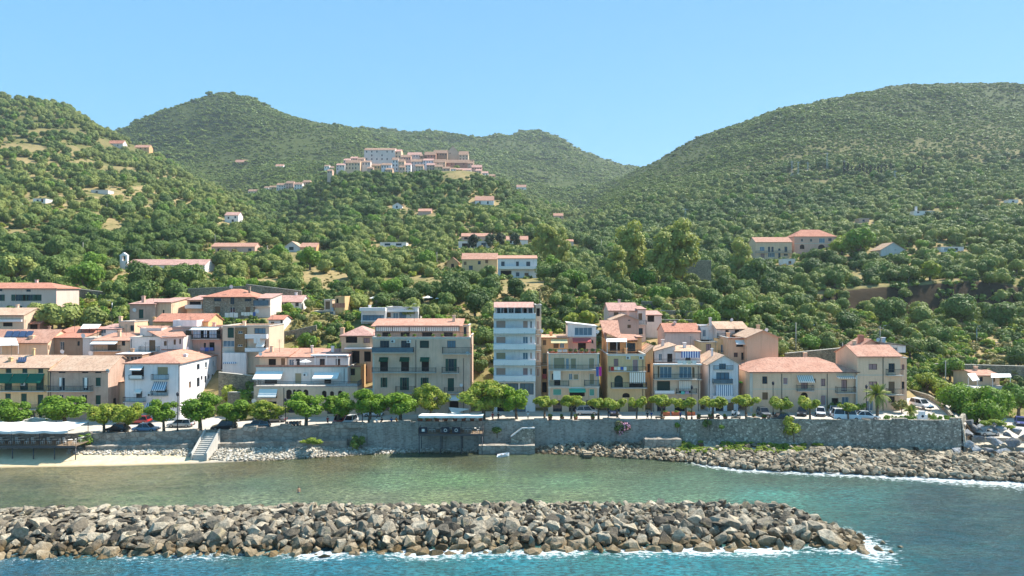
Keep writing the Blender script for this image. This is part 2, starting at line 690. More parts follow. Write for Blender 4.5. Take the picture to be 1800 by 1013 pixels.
SEA_C = [  # (px, row, colour of the shallow or deep water there)
    (0, 1005, (45, 104, 127)), (300, 1005, (50, 118, 139)), (600, 1000, (45, 127, 148)), (900, 1000, (50, 141, 155)), (1200, 1000, (54, 143, 155)),
    (1500, 1000, (59, 143, 150)), (1750, 1000, (20, 84, 96)), (1650, 950, (22, 84, 94)), (1750, 900, (26, 76, 82)), (1650, 880, (30, 76, 80)),
    (1500, 870, (62, 124, 118)), (1350, 870, (92, 160, 143)), (1350, 840, (85, 107, 88)), (1500, 842, (84, 104, 88)), (1750, 862, (84, 106, 94)),
    (1200, 880, (123, 156, 123)), (1200, 850, (101, 134, 105)), (1150, 815, (92, 101, 68)), (1000, 875, (145, 160, 116)), (1000, 848, (121, 154, 114)),
    (1000, 815, (90, 94, 59)), (800, 875, (151, 162, 114)), (800, 845, (123, 154, 105)), (820, 810, (92, 88, 48)), (650, 880, (145, 151, 114)),
    (680, 845, (123, 149, 107)), (600, 815, (107, 96, 52)), (450, 880, (134, 147, 112)), (450, 850, (101, 123, 92)), (430, 828, (114, 101, 59)),
    (250, 880, (116, 136, 96)), (250, 850, (101, 107, 70)), (200, 830, (123, 112, 70)), (50, 880, (105, 112, 77)), (50, 850, (105, 101, 68)), (50, 830, (132, 123, 83)),
]
BW_FRONT = [(-500, 74.6), (0, 75.2), (400, 76.2), (700, 76.8), (1000, 77.4), (1300, 77.8), (1480, 78.2)]   # outer waterline of the breakwater
BW_TIP = P(1518, 0, 79.5).x


def bw_front(x):
    lo = [((p - 900) * y / F, y) for p, y in BW_FRONT]
    return lerp_tab(lo, x)


def make_sea():
    xs = np.concatenate([[-9000, -4000, -1500, -600, -260], np.linspace(-130, 130, 400), [260, 600, 1500, 4000, 9000]])
    ys = np.concatenate([[-9000, -3000, -800, -200, 0, 30, 50], np.linspace(58, 130, 190), [160, 400]])
    X, Yv = np.meshgrid(xs, ys, indexing='ij')
    n1, n2 = X.shape
    Z = np.zeros_like(X)
    cols = np.zeros((n1, n2, 4), np.float32)
    foam = np.zeros((n1, n2), np.float32)
    for i in range(n1):
        for j in range(n2):
            x, y = X[i, j], Yv[i, j]
            inside = abs(x) <= 130 and 58 <= y <= 130
            yy = min(max(y, 60), 128)
            px = min(max(900 + x * F / yy, -100), 1900)
            py = 506.5 + CAM_Z * F / yy
            cols[i, j] = srgb(tuple(idw(SEA_C, px, py)))
            if not inside:
                continue
            w = mnoise.fractal((x * 0.35, y * 0.5, 2.0), 1.0, 2.0, 3)
            out = 1.0 if (y < 77 or px > 1350) else 0.35
            Z[i, j] = out * 0.10 * w
            # foam hugs the outer foot of the breakwater and the exposed right-hand shore
            g = 0.0
            if x < BW_TIP + 6:
                d = bw_front(min(x, BW_TIP)) - y
                if x > BW_TIP - 2:
                    d = math.hypot(max(x - BW_TIP + 1.0, 0) * 0.8, (y - 80.0) * 0.55) - 0.6
                    g = 1.1 * max(0, 1 - abs(d) / 3.8)
                elif -1.5 < d < 2.7:
                    stren = 0.45 + 0.55 * min(max((px - 250) / 500, 0), 1)
                    g = stren * (1.0 - max(d, 0) / 2.7) * (0.74 + 0.7 * mnoise.noise((x * 0.16, 3.1, 0)))
            sy = shore_y(px)
            d2 = sy - y
            if px > 1180:
                k = min((px - 1180) / 60.0, 1)
                wd = 3.4 + 2.6 * min(max((px - 1500) / 300, 0), 1)
                if -2.5 < d2 < wd:
                    g = max(g, k * (1.15 - max(d2, 0) / wd))
            elif px < 480 and -0.8 < d2 < 0.5:
                g = max(g, 0.12)
            foam[i, j] = g
    v = np.stack([X, Yv, Z], -1).reshape(-1, 3)
    idx = np.arange(n1 - 1)[:, None] * n2 + np.arange(n2 - 1)[None, :]
    f = np.stack([idx, idx + n2, idx + n2 + 1, idx + 1], -1).reshape(-1, 4)
    n = NT('sea_water')
    p = n.pos()
    at = n.n('ShaderNodeAttribute', attribute_name='depth_colour')
    af = n.n('ShaderNodeAttribute', attribute_name='foam')
    c = at.outputs['Color']
    # weed and stones on the sea bed, and dark ripple shading painted into the colour
    weed = n.noise(n.vscale(p, (0.10, 0.22, 0.1)), 1.0, 5, 0.68)
    c = n.mix(n.ramp(weed, [(0.46, (0, 0, 0, 1)), (0.66, (0.62, 0.62, 0.62, 1))]), c, n.mix(0.55, c, srgb(26, 44, 40)))
    sandb = n.noise(n.vscale(p, (0.07, 0.14, 0.1)), 1.7, 3, 0.6)
    c = n.mix(n.ramp(sandb, [(0.5, (0, 0, 0, 1)), (0.75, (0.35, 0.35, 0.35, 1))]), c, n.mix(0.5, c, srgb(150, 178, 150)))
    rip = n.noise(n.vscale(p, (0.9, 2.4, 1.0)), 1.3, 4, 0.7)
    c = n.mix(n.ramp(rip, [(0.40, (0.8, 0.8, 0.8, 1)), (0.58, (0, 0, 0, 1))]), c, dim((0.02, 0.045, 0.05, 1), 1.0))
    fo = n.noise(n.vscale(p, (0.8, 1.5, 1.0)), 1.5, 6, 0.72)
    m = n.math('ADD', af.outputs['Fac'], n.math('MULTIPLY', n.math('SUBTRACT', fo, 0.52), 3.2))
    m = n.ramp(m, [(0.40, (0, 0, 0, 1)), (0.74, (1, 1, 1, 1))])
    m = n.math('MULTIPLY', m, n.math('MULTIPLY', af.outputs['Fac'], 6.0, True))
    c = n.mix(m, c, (0.72, 0.76, 0.76, 1))
    rough = n.math('ADD', n.math('MULTIPLY', m, 0.7), 0.13)
    h1 = n.noise(n.vscale(p, (0.55, 1.25, 1.0)), 1.0, 3, 0.6)
    h2 = n.noise(n.vscale(p, (1.5, 3.2, 1.0)), 1.4, 4, 0.65)
    h = n.math('ADD', n.math('MULTIPLY', h1, 1.0), n.math('MULTIPLY', h2, 0.55))
    nb = n.n('ShaderNodeBump')
    nb.inputs['Distance'].default_value = 0.8
    nb.inputs['Strength'].default_value = 0.9
    n.l(h, nb.inputs['Height'])
    b = n.bsdf(c, rough, nb.outputs[0], 0.5)
    b.inputs['IOR'].default_value = 1.33
    mat = n.done(b)
    me = np_mesh('sea', v, f, mat, smooth=True)
    a = me.attributes.new('depth_colour', 'FLOAT_COLOR', 'POINT')
    a.data.foreach_set('color', cols.reshape(-1))
    a = me.attributes.new('foam', 'FLOAT', 'POINT')
    a.data.foreach_set('value', foam.reshape(-1))
    return tag(link('sea_water', me), 'clear green and turquoise sea with white foam along the rocks', kind='structure')


make_sea()


# ------------------------------------------------------------------ beach and rubble apron below the sea wall
def make_beach():
    n = NT('beach_sand')
    p = n.pos()
    sep = n.n('ShaderNodeSeparateXYZ')
    n.l(p, sep.inputs[0])
    g = n.noise(p, 1.2, 5, 0.7)
    sand = n.mix(n.ramp(g, [(0.3, (0, 0, 0, 1)), (0.7, (1, 1, 1, 1))]), srgb(206, 182, 142), srgb(224, 206, 172))
    stone = n.mix(n.ramp(g, [(0.3, (0, 0, 0, 1)), (0.7, (1, 1, 1, 1))]), srgb(168, 158, 140), srgb(206, 196, 178))
    edge = n.math('ADD', sep.outputs[0], n.math('MULTIPLY', g, 14))
    c = n.mix(n.ramp(n.math('MULTIPLY_ADD', edge, 0.01), [(0.0, (0, 0, 0, 1)), (1, (1, 1, 1, 1))]), sand, stone)
    nd = n.n('ShaderNodeMapRange')
    n.l(edge, nd.inputs[0])
    nd.inputs[1].default_value = -52
    nd.inputs[2].default_value = -44
    c = n.mix(nd.outputs[0], sand, stone)
    wet = n.ramp(sep.outputs[2], [(0.0, (1, 1, 1, 1)), (0.22, (0, 0, 0, 1))])
    c = n.mix(wet, c, n.mix(0.62, c, (0.05, 0.035, 0.015, 1)))
    mat = n.done(n.bsdf(c, 0.95, n.bump(g, 0.5, 0.06), 0.2))
    pxs = np.linspace(-600, 2400, 240)
    vs, fs = [], []
    K = 14
    for i, px in enumerate(pxs):
        ys, yw = shore_y(px), wall_y(px) + 1.2
        top = lerp_tab([(-600, 2.0), (100, 1.9), (350, 1.8), (560, 1.7), (700, 0.35), (920, 0.35), (1000, 1.5), (1250, 1.7), (1500, 1.5), (1690, 1.4), (1715, 2.4), (2400, 2.4)], px)
        for k in range(K):
            t = k / (K - 1)
            y = ys - 5 + t * (yw - ys + 5)
            if y < ys:
                z = -(ys - y) * 0.22
            else:
                z = top * ((y - ys) / max(yw - ys, 0.5)) ** 0.85
            x = (px - 900) * y / F
            z += 0.05 * mnoise.noise((x * 0.6, y * 0.6, 0))
            vs.append((x, y, z))
    for i in range(len(pxs) - 1):
        for k in range(K - 1):
            a = i * K + k
            fs.append((a, a + K, a + K + 1, a + 1))
    me = np_mesh('beach', vs, fs, mat, smooth=True)
    return tag(link('beach', me), 'strip of pale sand and rubble below the sea wall', kind='structure')


make_beach()


def beach_z(x, y):
    px = px_of(x, y)
    ys, yw = shore_y(px), wall_y(px) + 1.2
    top = lerp_tab([(-600, 2.0), (100, 1.9), (350, 1.8), (560, 1.7), (700, 0.35), (920, 0.35), (1000, 1.5), (1250, 1.7), (1500, 1.5), (1690, 1.4), (1715, 2.4), (2400, 2.4)], px)
    return -(ys - y) * 0.22 if y < ys else top * ((y - ys) / max(yw - ys, 0.5)) ** 0.85


# ------------------------------------------------------------------ rocks
def rockmat(key, dry, mid, darkc, wet=(74, 60, 36), wet_top=1.1, pale=0.35):
    n = NT(key)
    oi = n.n('ShaderNodeObjectInfo').outputs['Random']
    p = n.pos()
    at = n.n('ShaderNodeAttribute', attribute_name='tone')
    tone = n.math('ADD', oi, at.outputs['Fac'])
    fr = n.math('FRACT', tone)
    c = n.ramp(fr, [(0.0, srgb(darkc)), (0.3, srgb(mid)), (0.62, srgb(dry)), (0.82, srgb(mid)), (1.0, dim(srgb(dry), 1.15))])
    g = n.noise(p, 2.4, 5, 0.7)
    c = n.mix(n.ramp(g, [(0.34, (0.8, 0.8, 0.8, 1)), (0.66, (0, 0, 0, 1))]), c, n.mix(0.7, c, (0.03, 0.027, 0.022, 1)))
    lich = n.ramp(n.noise(p, 0.8, 4, 0.6), [(0.56, (0, 0, 0, 1)), (0.7, (0.5, 0.5, 0.5, 1))])
    c = n.mix(lich, c, srgb(178, 160, 120))
    sep = n.n('ShaderNodeSeparateXYZ')
    n.l(p, sep.inputs[0])
    zz = n.math('ADD', n.math('MULTIPLY', sep.outputs[2], 1.0 / wet_top), n.math('MULTIPLY', n.math('SUBTRACT', g, 0.5), 0.7))
    c = n.mix(n.ramp(zz, [(0.25, (0.85, 0.85, 0.85, 1)), (1.0, (0, 0, 0, 1))]), c, n.mix(0.72, c, srgb(wet)))
    MATS[key] = n.done(n.bsdf(c, 0.9, n.bump(g, 0.9, 0.3), 0.25))
    return MATS[key]


def rock_shapes(k, seed, mat, pts=15, blocky=0.35):
    r = random.Random(seed)
    out = []
    for q in range(k):
        bm = bmesh.new()
        for _ in range(pts):
            d = Vector((r.gauss(0, 1), r.gauss(0, 1), r.gauss(0, 1))).normalized()
            m = max(abs(d.x), abs(d.y), abs(d.z))
            d = d * (1 - blocky) + d / m * blocky * 0.85
            bm.verts.new(d * r.uniform(0.86, 1.0))
        geo = bmesh.ops.convex_hull(bm, input=bm.verts)
        bmesh.ops.delete(bm, geom=[v for v in bm.verts if not v.link_faces], context='VERTS')
        me = bpy.data.meshes.new('rock')
        bm.to_mesh(me)
        bm.free()
        me.materials.append(mat)
        out.append(me)
    return out


def rock_field(root, specs, shapes, mat, named='rock', limit=300, seed=3):
    """specs: (x, y, z, sx, sy, sz, rx, ry, rz); the ones that show largest are single pieces, the rest one joined mass"""
    r = random.Random(seed)
    base = BASE[root.name]
    specs = sorted(specs, key=lambda s: -max(s[3], s[4]) * max(s[5], s[4]) / (s[1] ** 2))
    vs, fs, tone, off = [], [], [], 0
    for q, s in enumerate(specs):
        me = shapes[r.randrange(len(shapes))]
        rot = Matrix.Rotation(s[8], 3, 'Z') @ Matrix.Rotation(s[7], 3, 'Y') @ Matrix.Rotation(s[6], 3, 'X')
        if q < limit:
            o = link(named, me, root, (s[0] - base.x, s[1] - base.y, s[2] - base.z), rot.to_euler(), (s[3], s[4], s[5]))
        else:
            k = len(vs)
            t = r.random()
            M3 = rot @ Matrix.Diagonal((s[3], s[4], s[5]))
            for v in me.vertices:
                c = M3 @ v.co
                vs.append((c.x + s[0] - base.x, c.y + s[1] - base.y, c.z + s[2] - base.z))
                tone.append(t)
            for pl in me.polygons:
                fs.append(tuple(k + i for i in pl.vertices))
    if vs:
        me = np_mesh(named + '_mass', vs, fs, mat)
        a = me.attributes.new('tone', 'FLOAT', 'POINT')
        a.data.foreach_set('value', tone)
        o = link(named + '_mass', me, root)
        o['kind'] = 'stuff'


ROCK_BW = rockmat('breakwater_rock', (204, 190, 166), (136, 125, 108), (66, 61, 54), (116, 92, 52), 1.25)
ROCK_SH = rockmat('shore_rock', (206, 190, 164), (146, 133, 112), (76, 69, 58), (92, 74, 44), 0.6)
ROCK_PALE = rockmat('rubble_stone', (232, 225, 211), (206, 197, 181), (156, 147, 132), (112, 92, 60), 0.35)
ROCK_BLUE = rockmat('boulder_stone', (196, 197, 198), (166, 167, 170), (128, 129, 132), (96, 86, 66), 0.4)


def make_breakwater():
    root = thing('breakwater', (0, 82, -0.5), 'long breakwater of piled grey boulders lying across the foreground water', 'breakwater')
    r = random.Random(21)
    x_end = BW_TIP
    specs = []

    def crest(x):
        return lerp_tab([(-90, 1.9), (-40, 1.85), (-10, 1.75), (20, 1.6), (34, 1.35), (x_end - 2, 0.7), (x_end, 0.0)], x)

    def prof(x, t):     # t 0 outer foot .. 1 inner foot
        wdt = 13.5 * min(1, max(0.25, (x_end - x + 2.0) / 7.0))
        y0 = bw_front(x)
        c = crest(x)
        if t < 0.34:
            z = -0.35 + (c + 0.1) * (t / 0.34) ** 0.8
        elif t < 0.80:
            z = c - 0.25 + 0.35 * (t - 0.34) / 0.46
        else:
            z = c * max(0, 1 - (t - 0.80) / 0.2) + 0.1
        return y0 + 0.6 + t * wdt, z
    # the inner core on which the boulders rest
    mb = MB()
    xs = np.linspace(-90, x_end, 60)
    grid = []
    for x in xs:
        col = []
        for t in np.linspace(0, 1, 12):
            y, z = prof(x, t)
            col.append((x, y, z - 0.75))
        grid.append(col)
    for i in range(len(xs) - 1):
        for k in range(11):
            mb.face([grid[i][k], grid[i + 1][k], grid[i + 1][k + 1], grid[i][k + 1]])
    mb.build('rubble_core', ROCK_BW, root)
    x = -90.0
    while x < x_end:
        t = 0.0
        row = 0
        while t < 1.0:
            big = r.random()
            outer = t < 0.4
            s = (0.36 + 1.0 * big ** 2.5) if outer else (0.28 + 0.66 * big ** 2.4)
            if r.random() < 0.04:
                s *= 1.4
            y, z = prof(x, t)
            sx, sy, sz = s * r.uniform(0.85, 1.3), s * r.uniform(0.8, 1.15), s * r.uniform(0.55, 0.9)
            fl = 0.25 if (t > 0.4 and x < -28) else 0.7
            if t > 0.4 and x < -28:
                sx *= 1.25
                sz *= 0.7
            specs.append((x + r.uniform(-0.4, 0.4), y + r.uniform(-0.35, 0.35), z + r.uniform(-0.15, 0.22), sx, sy, sz,
                          r.uniform(-fl, fl), r.uniform(-fl, fl), r.uniform(0, 6.28)))
            t += (1.2 * s) / 13.5
        x += r.uniform(0.56, 0.9)
    # a few half-drowned boulders off the tip
    for dx, dy, s in ((1.2, -1.5, 0.7), (2.6, 0.5, 0.45), (0.8, 2.2, 0.8), (4.1, -0.6, 0.35), (-1, -2.2, 0.8), (2.0, -2.4, 0.4)):
        specs.append((x_end + dx, 79.8 + dy, -0.05, s, s, s * 0.8, r.random(), r.random(), r.random() * 6))
    rock_field(root, specs, rock_shapes(14, 5, ROCK_BW), ROCK_BW)


make_breakwater()


def make_riprap():
    root = thing('shore_riprap', (40, 116, 0), 'bank of tumbled brown-grey rocks along the foot of the right-hand sea wall', 'riprap')
    r = random.Random(4)
    specs = []
    px = 925.0
    while px < 1835:
        ys, yw = shore_y(px) - 0.6, wall_y(px) + 0.2
        if px > 1690:
            yw = 118.0
        y = ys
        while y < yw - 0.6:
            k = min(max((px - 1000) / 350.0, 0), 1)
            s = (0.30 + 0.30 * r.random() ** 1.5) * (1 - k) + (0.42 + 0.48 * r.random() ** 1.7) * k
            grass = 1190 < px < 1420 and y > yw - 5.2
            x = (px - 900) * y / F
            z = beach_z(x, y) + 0.12 + (0.45 * k if y < yw - 3 else 0.1)
            if not grass or r.random() < 0.22:
                specs.append((x + r.uniform(-.3, .3), y + r.uniform(-.25, .25), z, s * r.uniform(.9, 1.5), s * r.uniform(.8, 1.1), s * r.uniform(.55, .85),
                              r.uniform(-.6, .6), r.uniform(-.6, .6), r.uniform(0, 6.28)))
            y += 1.15 * s
        px += r.uniform(5.5, 9.0) * (0.8 + 0.5 * min(max((px - 1000) / 350, 0), 1))
    rock_field(root, specs, rock_shapes(12, 8, ROCK_SH), ROCK_SH, seed=9)
    # pale rubble below the left-hand wall and along the foot of the middle wall
    root = thing('shore_rubble', (-30, 121, 0), 'white rubble stones heaped between the beach and the left sea wall', 'rubble')
    vs = []
    px = 120.0
    while px < 925:
        ys, yw = shore_y(px), wall_y(px) - 0.2
        lo = lerp_tab([(120, 0.66), (300, 0.5), (400, 0.08), (500, -0.06), (925, -0.1)], px)
        y = ys + lo * (yw - ys)
        while y < yw:
            s = 0.16 + 0.30 * r.random() ** 2
            x = (px - 900) * y / F
            vs.append((x + r.uniform(-.2, .2), y, beach_z(x, y) + 0.08, s * r.uniform(.9, 1.6), s, s * .6, r.uniform(-.5, .5), r.uniform(-.5, .5), r.uniform(0, 6.28)))
            y += 1.5 * s
        px += r.uniform(3.0, 5.5)
    rock_field(root, vs, rock_shapes(8, 31, ROCK_PALE, 12), ROCK_PALE, named='stone', limit=0, seed=2)
    # big blocks at the corner of the wall
    root = thing('boulder_bank', P(1745, 780, 118) + Vector((0, 0, -1)), 'heap of large pale blue-grey boulders at the far right end of the wall', 'boulders')
    specs = []
    for bx, by, w, Y in ((1705, 742, 17, 123.5), (1728, 750, 22, 122), (1758, 752, 26, 121.5), (1785, 757, 24, 121), (1700, 760, 20, 121.5), (1722, 768, 26, 120.5), (1750, 775, 30, 119.5),
                         (1780, 778, 34, 119), (1808, 770, 34, 119.5), (1698, 780, 22, 119.5), (1715, 788, 24, 118.6), (1738, 792, 20, 118), (1765, 797, 30, 117.5), (1795, 800, 34, 117),
                         (1680, 793, 22, 118.6), (1690, 803, 20, 117), (1825, 795, 34, 117), (1745, 756, 18, 121.8), (1772, 764, 16, 120.6), (1715, 752, 18, 122.5)):
        c = P(bx, by, Y)
        s = w * Y / F * 0.54
        specs.append((c.x, c.y, c.z - 0.1, s * r.uniform(.95, 1.25), s * .85, s * r.uniform(.5, .68), r.uniform(-.35, .35), r.uniform(-.35, .35), r.uniform(0, 6.28)))
    rock_field(root, specs, rock_shapes(9, 77, ROCK_BLUE, 13, 0.6), ROCK_BLUE, named='boulder', seed=5)
    # flat blocks standing in the shallows
    root = thing('stone_block_pile', P(1033, 806, 119.8), 'pair of flat brown stone blocks standing in the shallow water', 'stone blocks')
    for (a, b, c2, d2, q) in ((1025, 1041, 796, 800, 121.0), (1027, 1040, 800, 806, 119.9), (1024, 1030, 793, 797, 121.6)):
        mb = MB()
        mb.box(wx(a, q), wx(b, q), q, q + 0.9, wz(d2, q) - 0.4, wz(c2, q))
        mb.build('block', ROCK_SH, root)


make_riprap()
# ------------------------------------------------------------------ building kit
WALLS = {
    'cream': ((236, 208, 176), (216, 186, 152)), 'yellow': ((228, 200, 146), (208, 178, 122)), 'pinkstone': ((198, 174, 158), (166, 140, 126)),
    'white': ((240, 236, 232), (216, 212, 210)), 'bluewhite': ((236, 236, 238), (206, 210, 216)), 'beige': ((222, 204, 180), (198, 178, 154)),
    'stonegrey': ((222, 196, 174), (184, 162, 144)), 'orange': ((222, 178, 124), (204, 158, 104)), 'peach': ((222, 190, 156), (208, 172, 136)),
    'pink': ((226, 206, 200), (210, 186, 178)), 'rose': ((214, 178, 164), (196, 158, 146)), 'brown': ((156, 134, 112), (128, 108, 90)),
    'pinkwhite': ((230, 216, 204), (210, 190, 176)), 'ochre': ((216, 186, 130), (196, 160, 104)), 'grey': ((196, 196, 194), (170, 170, 168)),
    'rust': ((176, 128, 112), (150, 104, 90)),
}


def wallmat(k):
    if k == 'stone':
        return stonewall('rubble_house_wall', [(150, 138, 118), (176, 162, 138), (128, 118, 102), (190, 178, 156)], 3.0, (150, 142, 126), 1.4)
    if k == 'brick':
        return stonewall('brick_panel_wall', [(168, 134, 96), (184, 150, 110), (150, 118, 84)], 4.5, (150, 124, 94), 2.4)
    a, b = [tuple(255 * (v / 255) ** 0.72 * f for v, f in zip(q, (1.0, 0.975, 0.965) if 'white' in k or k == 'grey' else (1.0, 0.925, 0.875))) for q in WALLS[k]]
    worn = {'pinkstone': (0.9, 0.6), 'stonegrey': (0.75, 0.5), 'bluewhite': (0.6, 0.45), 'brown': (0.7, 0.5)}.get(k, (0.6, 0.42))
    return plaster('plaster_' + k, a, b, 0.35, worn[0], worn[1])


TILE = {
    'old': rooftile('old_village_tiles', (176, 146, 126), (156, 124, 104), (124, 98, 84)),
    'tile': rooftile('terracotta_tiles', (206, 160, 138), (192, 142, 120), (156, 114, 98)),
    'pale': rooftile('sunbleached_tiles', (212, 182, 156), (200, 164, 138), (166, 134, 114)),
    'rosy': rooftile('rosy_tiles', (206, 166, 152), (192, 148, 136), (158, 120, 110)),
    'red': rooftile('red_tiles', (204, 146, 122), (190, 128, 106), (156, 102, 86)),
}
M_FRAME = flat('white_window_frame', (224, 224, 220), 0.5)
M_DARKFRAME = flat('dark_window_frame', (66, 58, 52), 0.5)
M_GREENSH = flat('green_shutter_paint', (46, 82, 70), 0.6)
M_WOOD = flat('brown_shutter_wood', (128, 100, 74), 0.7)
M_ORANGESH = flat('salmon_roller_blind', (196, 158, 140), 0.7)
M_PINKSH = flat('pink_shutter_paint', (178, 140, 136), 0.7)
M_TANSH = flat('tan_roller_blind', (172, 152, 118), 0.7)
M_GREENBL = flat('sea_green_blind', (110, 176, 156), 0.7)
M_DARKGR = flat('dark_green_blind', (52, 70, 62), 0.7)
M_GLASS = glass('window_glass')
M_SKYGLASS = glass('blue_glazing', (78, 96, 108))
M_INT = flat('painted_dim_interior', (46, 40, 36), 0.95)  # dark colour put in for the shade inside unglazed openings
M_IRON = flat('balcony_iron', (70, 72, 74), 0.5)
M_SLAB = plaster('concrete_slab', (204, 198, 188), (176, 170, 160))
M_WHITE = plaster('white_parapet', (240, 234, 231), (224, 219, 217), stain=0.15, amt=0.3)
M_STONETRIM = plaster('stone_trim', (212, 204, 190), (190, 182, 168))
M_PIPE = flat('copper_drainpipe', (96, 84, 78), 0.5)
M_DISH = flat('dish_white', (226, 226, 226), 0.4)
M_AC = flat('air_conditioner_white', (220, 220, 216), 0.5)
M_GUTTER = flat('gutter_brown', (112, 80, 68), 0.6)
AWN = {
    'w': flat('white_awning_cloth', (236, 234, 228), 0.9, var=0.05), 'n': flat('green_awning_cloth', (30, 112, 88), 0.9), 'c': flat('cream_awning_cloth', (238, 224, 176), 0.9),
    'r': flat('red_awning_cloth', (186, 96, 94), 0.9), 'S': stripes('blue_striped_cloth', (226, 230, 234), (104, 132, 160), 0.42),
    'G': stripes('grey_striped_cloth', (236, 230, 220), (186, 172, 156), 0.4), 'e': flat('sea_green_awning', (96, 190, 160), 0.9),
    'g': flat('dark_green_awning', (34, 82, 62), 0.9), 'B': stripes('blue_chequer_cloth', (236, 238, 242), (60, 92, 160), 0.5),
    'o': flat('orange_awning_cloth', (224, 150, 70), 0.9),
}
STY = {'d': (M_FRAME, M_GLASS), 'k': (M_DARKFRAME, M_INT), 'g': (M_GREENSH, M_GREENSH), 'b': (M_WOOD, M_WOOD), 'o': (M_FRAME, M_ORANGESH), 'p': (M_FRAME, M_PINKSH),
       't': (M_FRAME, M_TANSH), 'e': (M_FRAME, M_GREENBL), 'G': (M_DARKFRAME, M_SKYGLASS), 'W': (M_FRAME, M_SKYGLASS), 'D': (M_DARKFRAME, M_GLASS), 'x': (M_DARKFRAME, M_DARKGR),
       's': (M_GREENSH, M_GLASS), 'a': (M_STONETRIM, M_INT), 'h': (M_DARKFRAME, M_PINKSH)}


def holed(mb, rects, u0, u1, z0, z1, to3, depth, arches=()):
    """a wall face from u0..u1, z0..z1 with recessed openings; to3(u, w, z): w metres into the wall"""
    us = sorted({u0, u1, *[min(max(r[k], u0), u1) for r in rects for k in (0, 1)]})
    zs = sorted({z0, z1, *[min(max(r[k], z0), z1) for r in rects for k in (2, 3)]})
    for a, b in zip(us[:-1], us[1:]):
        for c, d in zip(zs[:-1], zs[1:]):
            if b - a < 1e-4 or d - c < 1e-4:
                continue
            mu, mz = (a + b) / 2, (c + d) / 2
            if any(r[0] < mu < r[1] and r[2] < mz < r[3] for r in rects):
                continue
            mb.face([to3(a, 0, c), to3(b, 0, c), to3(b, 0, d), to3(a, 0, d)])
    for r in rects:
        a, b, c, d = max(r[0], u0), min(r[1], u1), max(r[2], z0), min(r[3], z1)
        if b <= a or d <= c:
            continue
        q = [(a, c), (b, c), (b, d), (a, d)]
        for (ua, za), (ub, zb) in zip(q, q[1:] + q[:1]):
            mb.face([to3(ua, 0, za), to3(ua, depth, za), to3(ub, depth, zb), to3(ub, 0, zb)])
    for r in arches:
        a, b, d = r[0], r[1], r[3]
        h = min((b - a) / 2, (r[3] - r[2]) * 0.6)
        c0 = (a + b) / 2
        for s in (-1, 1):
            corner = to3(a if s < 0 else b, 0.02, d)
            pts = [to3(c0 + s * (b - a) / 2 * math.cos(t), 0.02, d - h + h * math.sin(t)) for t in np.linspace(0, math.pi / 2, 7)]
            for p, q in zip(pts[:-1], pts[1:]):
                mb.face([corner, p, q])


def window(root, r, to3, sty, depth):
    """one window in its opening: frame with a mullion, and pane or shutter leaves as sub-parts"""
    a, b, c, d = r[:4]
    fm, pm = STY[sty]
    t = min(0.07, (b - a) * 0.12)

    def bar(mb, u0, u1, z0, z1, w0, w1):
        P8 = [to3(u, w, z) for z in (z0, z1) for (u, w) in ((u0, w0), (u1, w0), (u1, w1), (u0, w1))]
        for q in ((0, 3, 2, 1), (4, 5, 6, 7), (0, 1, 5, 4), (1, 2, 6, 5), (2, 3, 7, 6), (3, 0, 4, 7)):
            mb.face([P8[i] for i in q])
    f = MB()
    w0, w1 = depth - 0.08, depth - 0.01
    bar(f, a, a + t, c, d, w0, w1)
    bar(f, b - t, b, c, d, w0, w1)
    bar(f, a + t, b - t, d - t, d, w0, w1)
    bar(f, a + t, b - t, c, c + t, w0, w1)
    nm = 1 if (b - a) < 1.7 else max(2, int((b - a) / 1.1))
    if sty not in 'bopteGxk':
        for i in range(1, nm + 1):
            m = a + (b - a) * i / (nm + 1)
            bar(f, m - t * 0.45, m + t * 0.45, c + t, d - t, w0 + 0.005, w1 - 0.005)
    if sty == 'G':
        for i in range(1, nm + 1):
            m = a + (b - a) * i / (nm + 1)
            bar(f, m - t * 0.45, m + t * 0.45, c + t, d - t, w0 + 0.005, w1 - 0.005)
    o = f.build('window', fm, root)
    p = MB()
    wp = depth - 0.02
    if sty in 'gbopetxh':           # slatted shutter or roller blind
        k = max(3, int((d - c) / 0.22))
        lo = c + t
        if sty == 'o' or sty == 't' or sty == 'h':
            lo = c + t + (d - c) * (0.0 if (int(a * 7) % 3) else 0.22)
        for i in range(k):
            z0 = lo + (d - t - lo) * i / k
            z1 = lo + (d - t - lo) * (i + 0.8) / k
            p.face([to3(a + t, wp - 0.035, z0), to3(b - t, wp - 0.035, z0), to3(b - t, wp - 0.01, z1), to3(a + t, wp - 0.01, z1)])
        p.face([to3(a + t, wp + 0.01, c + t), to3(b - t, wp + 0.01, c + t), to3(b - t, wp + 0.01, d - t), to3(a + t, wp + 0.01, d - t)])
        p.build('shutter', pm, o, root)
    else:
        p.face([to3(a + t, wp, c + t), to3(b - t, wp, c + t), to3(b - t, wp, d - t), to3(a + t, wp, d - t)])
        p.build('pane', pm, o, root)  # unglazed styles get a sheet painted with the room's shade
    if sty == 's':                  # leaves folded back on the wall
        for s in (0, 1):
            q = MB()
            hw = (b - a) * 0.5
            u0 = a - hw if s == 0 else b
            bar(q, u0 + 0.02, u0 + hw - 0.02, c, d, -0.06, -0.02)
            q.build('shutter', M_GREENSH, o, root)
    if sty in 'dsga' and (d - c) < 2.2:
        q = MB()
        bar(q, a - 0.08, b + 0.08, c - 0.09, c - 0.005, -0.1, 0.05)
        q.build('sill', M_STONETRIM, o, root)
    return o


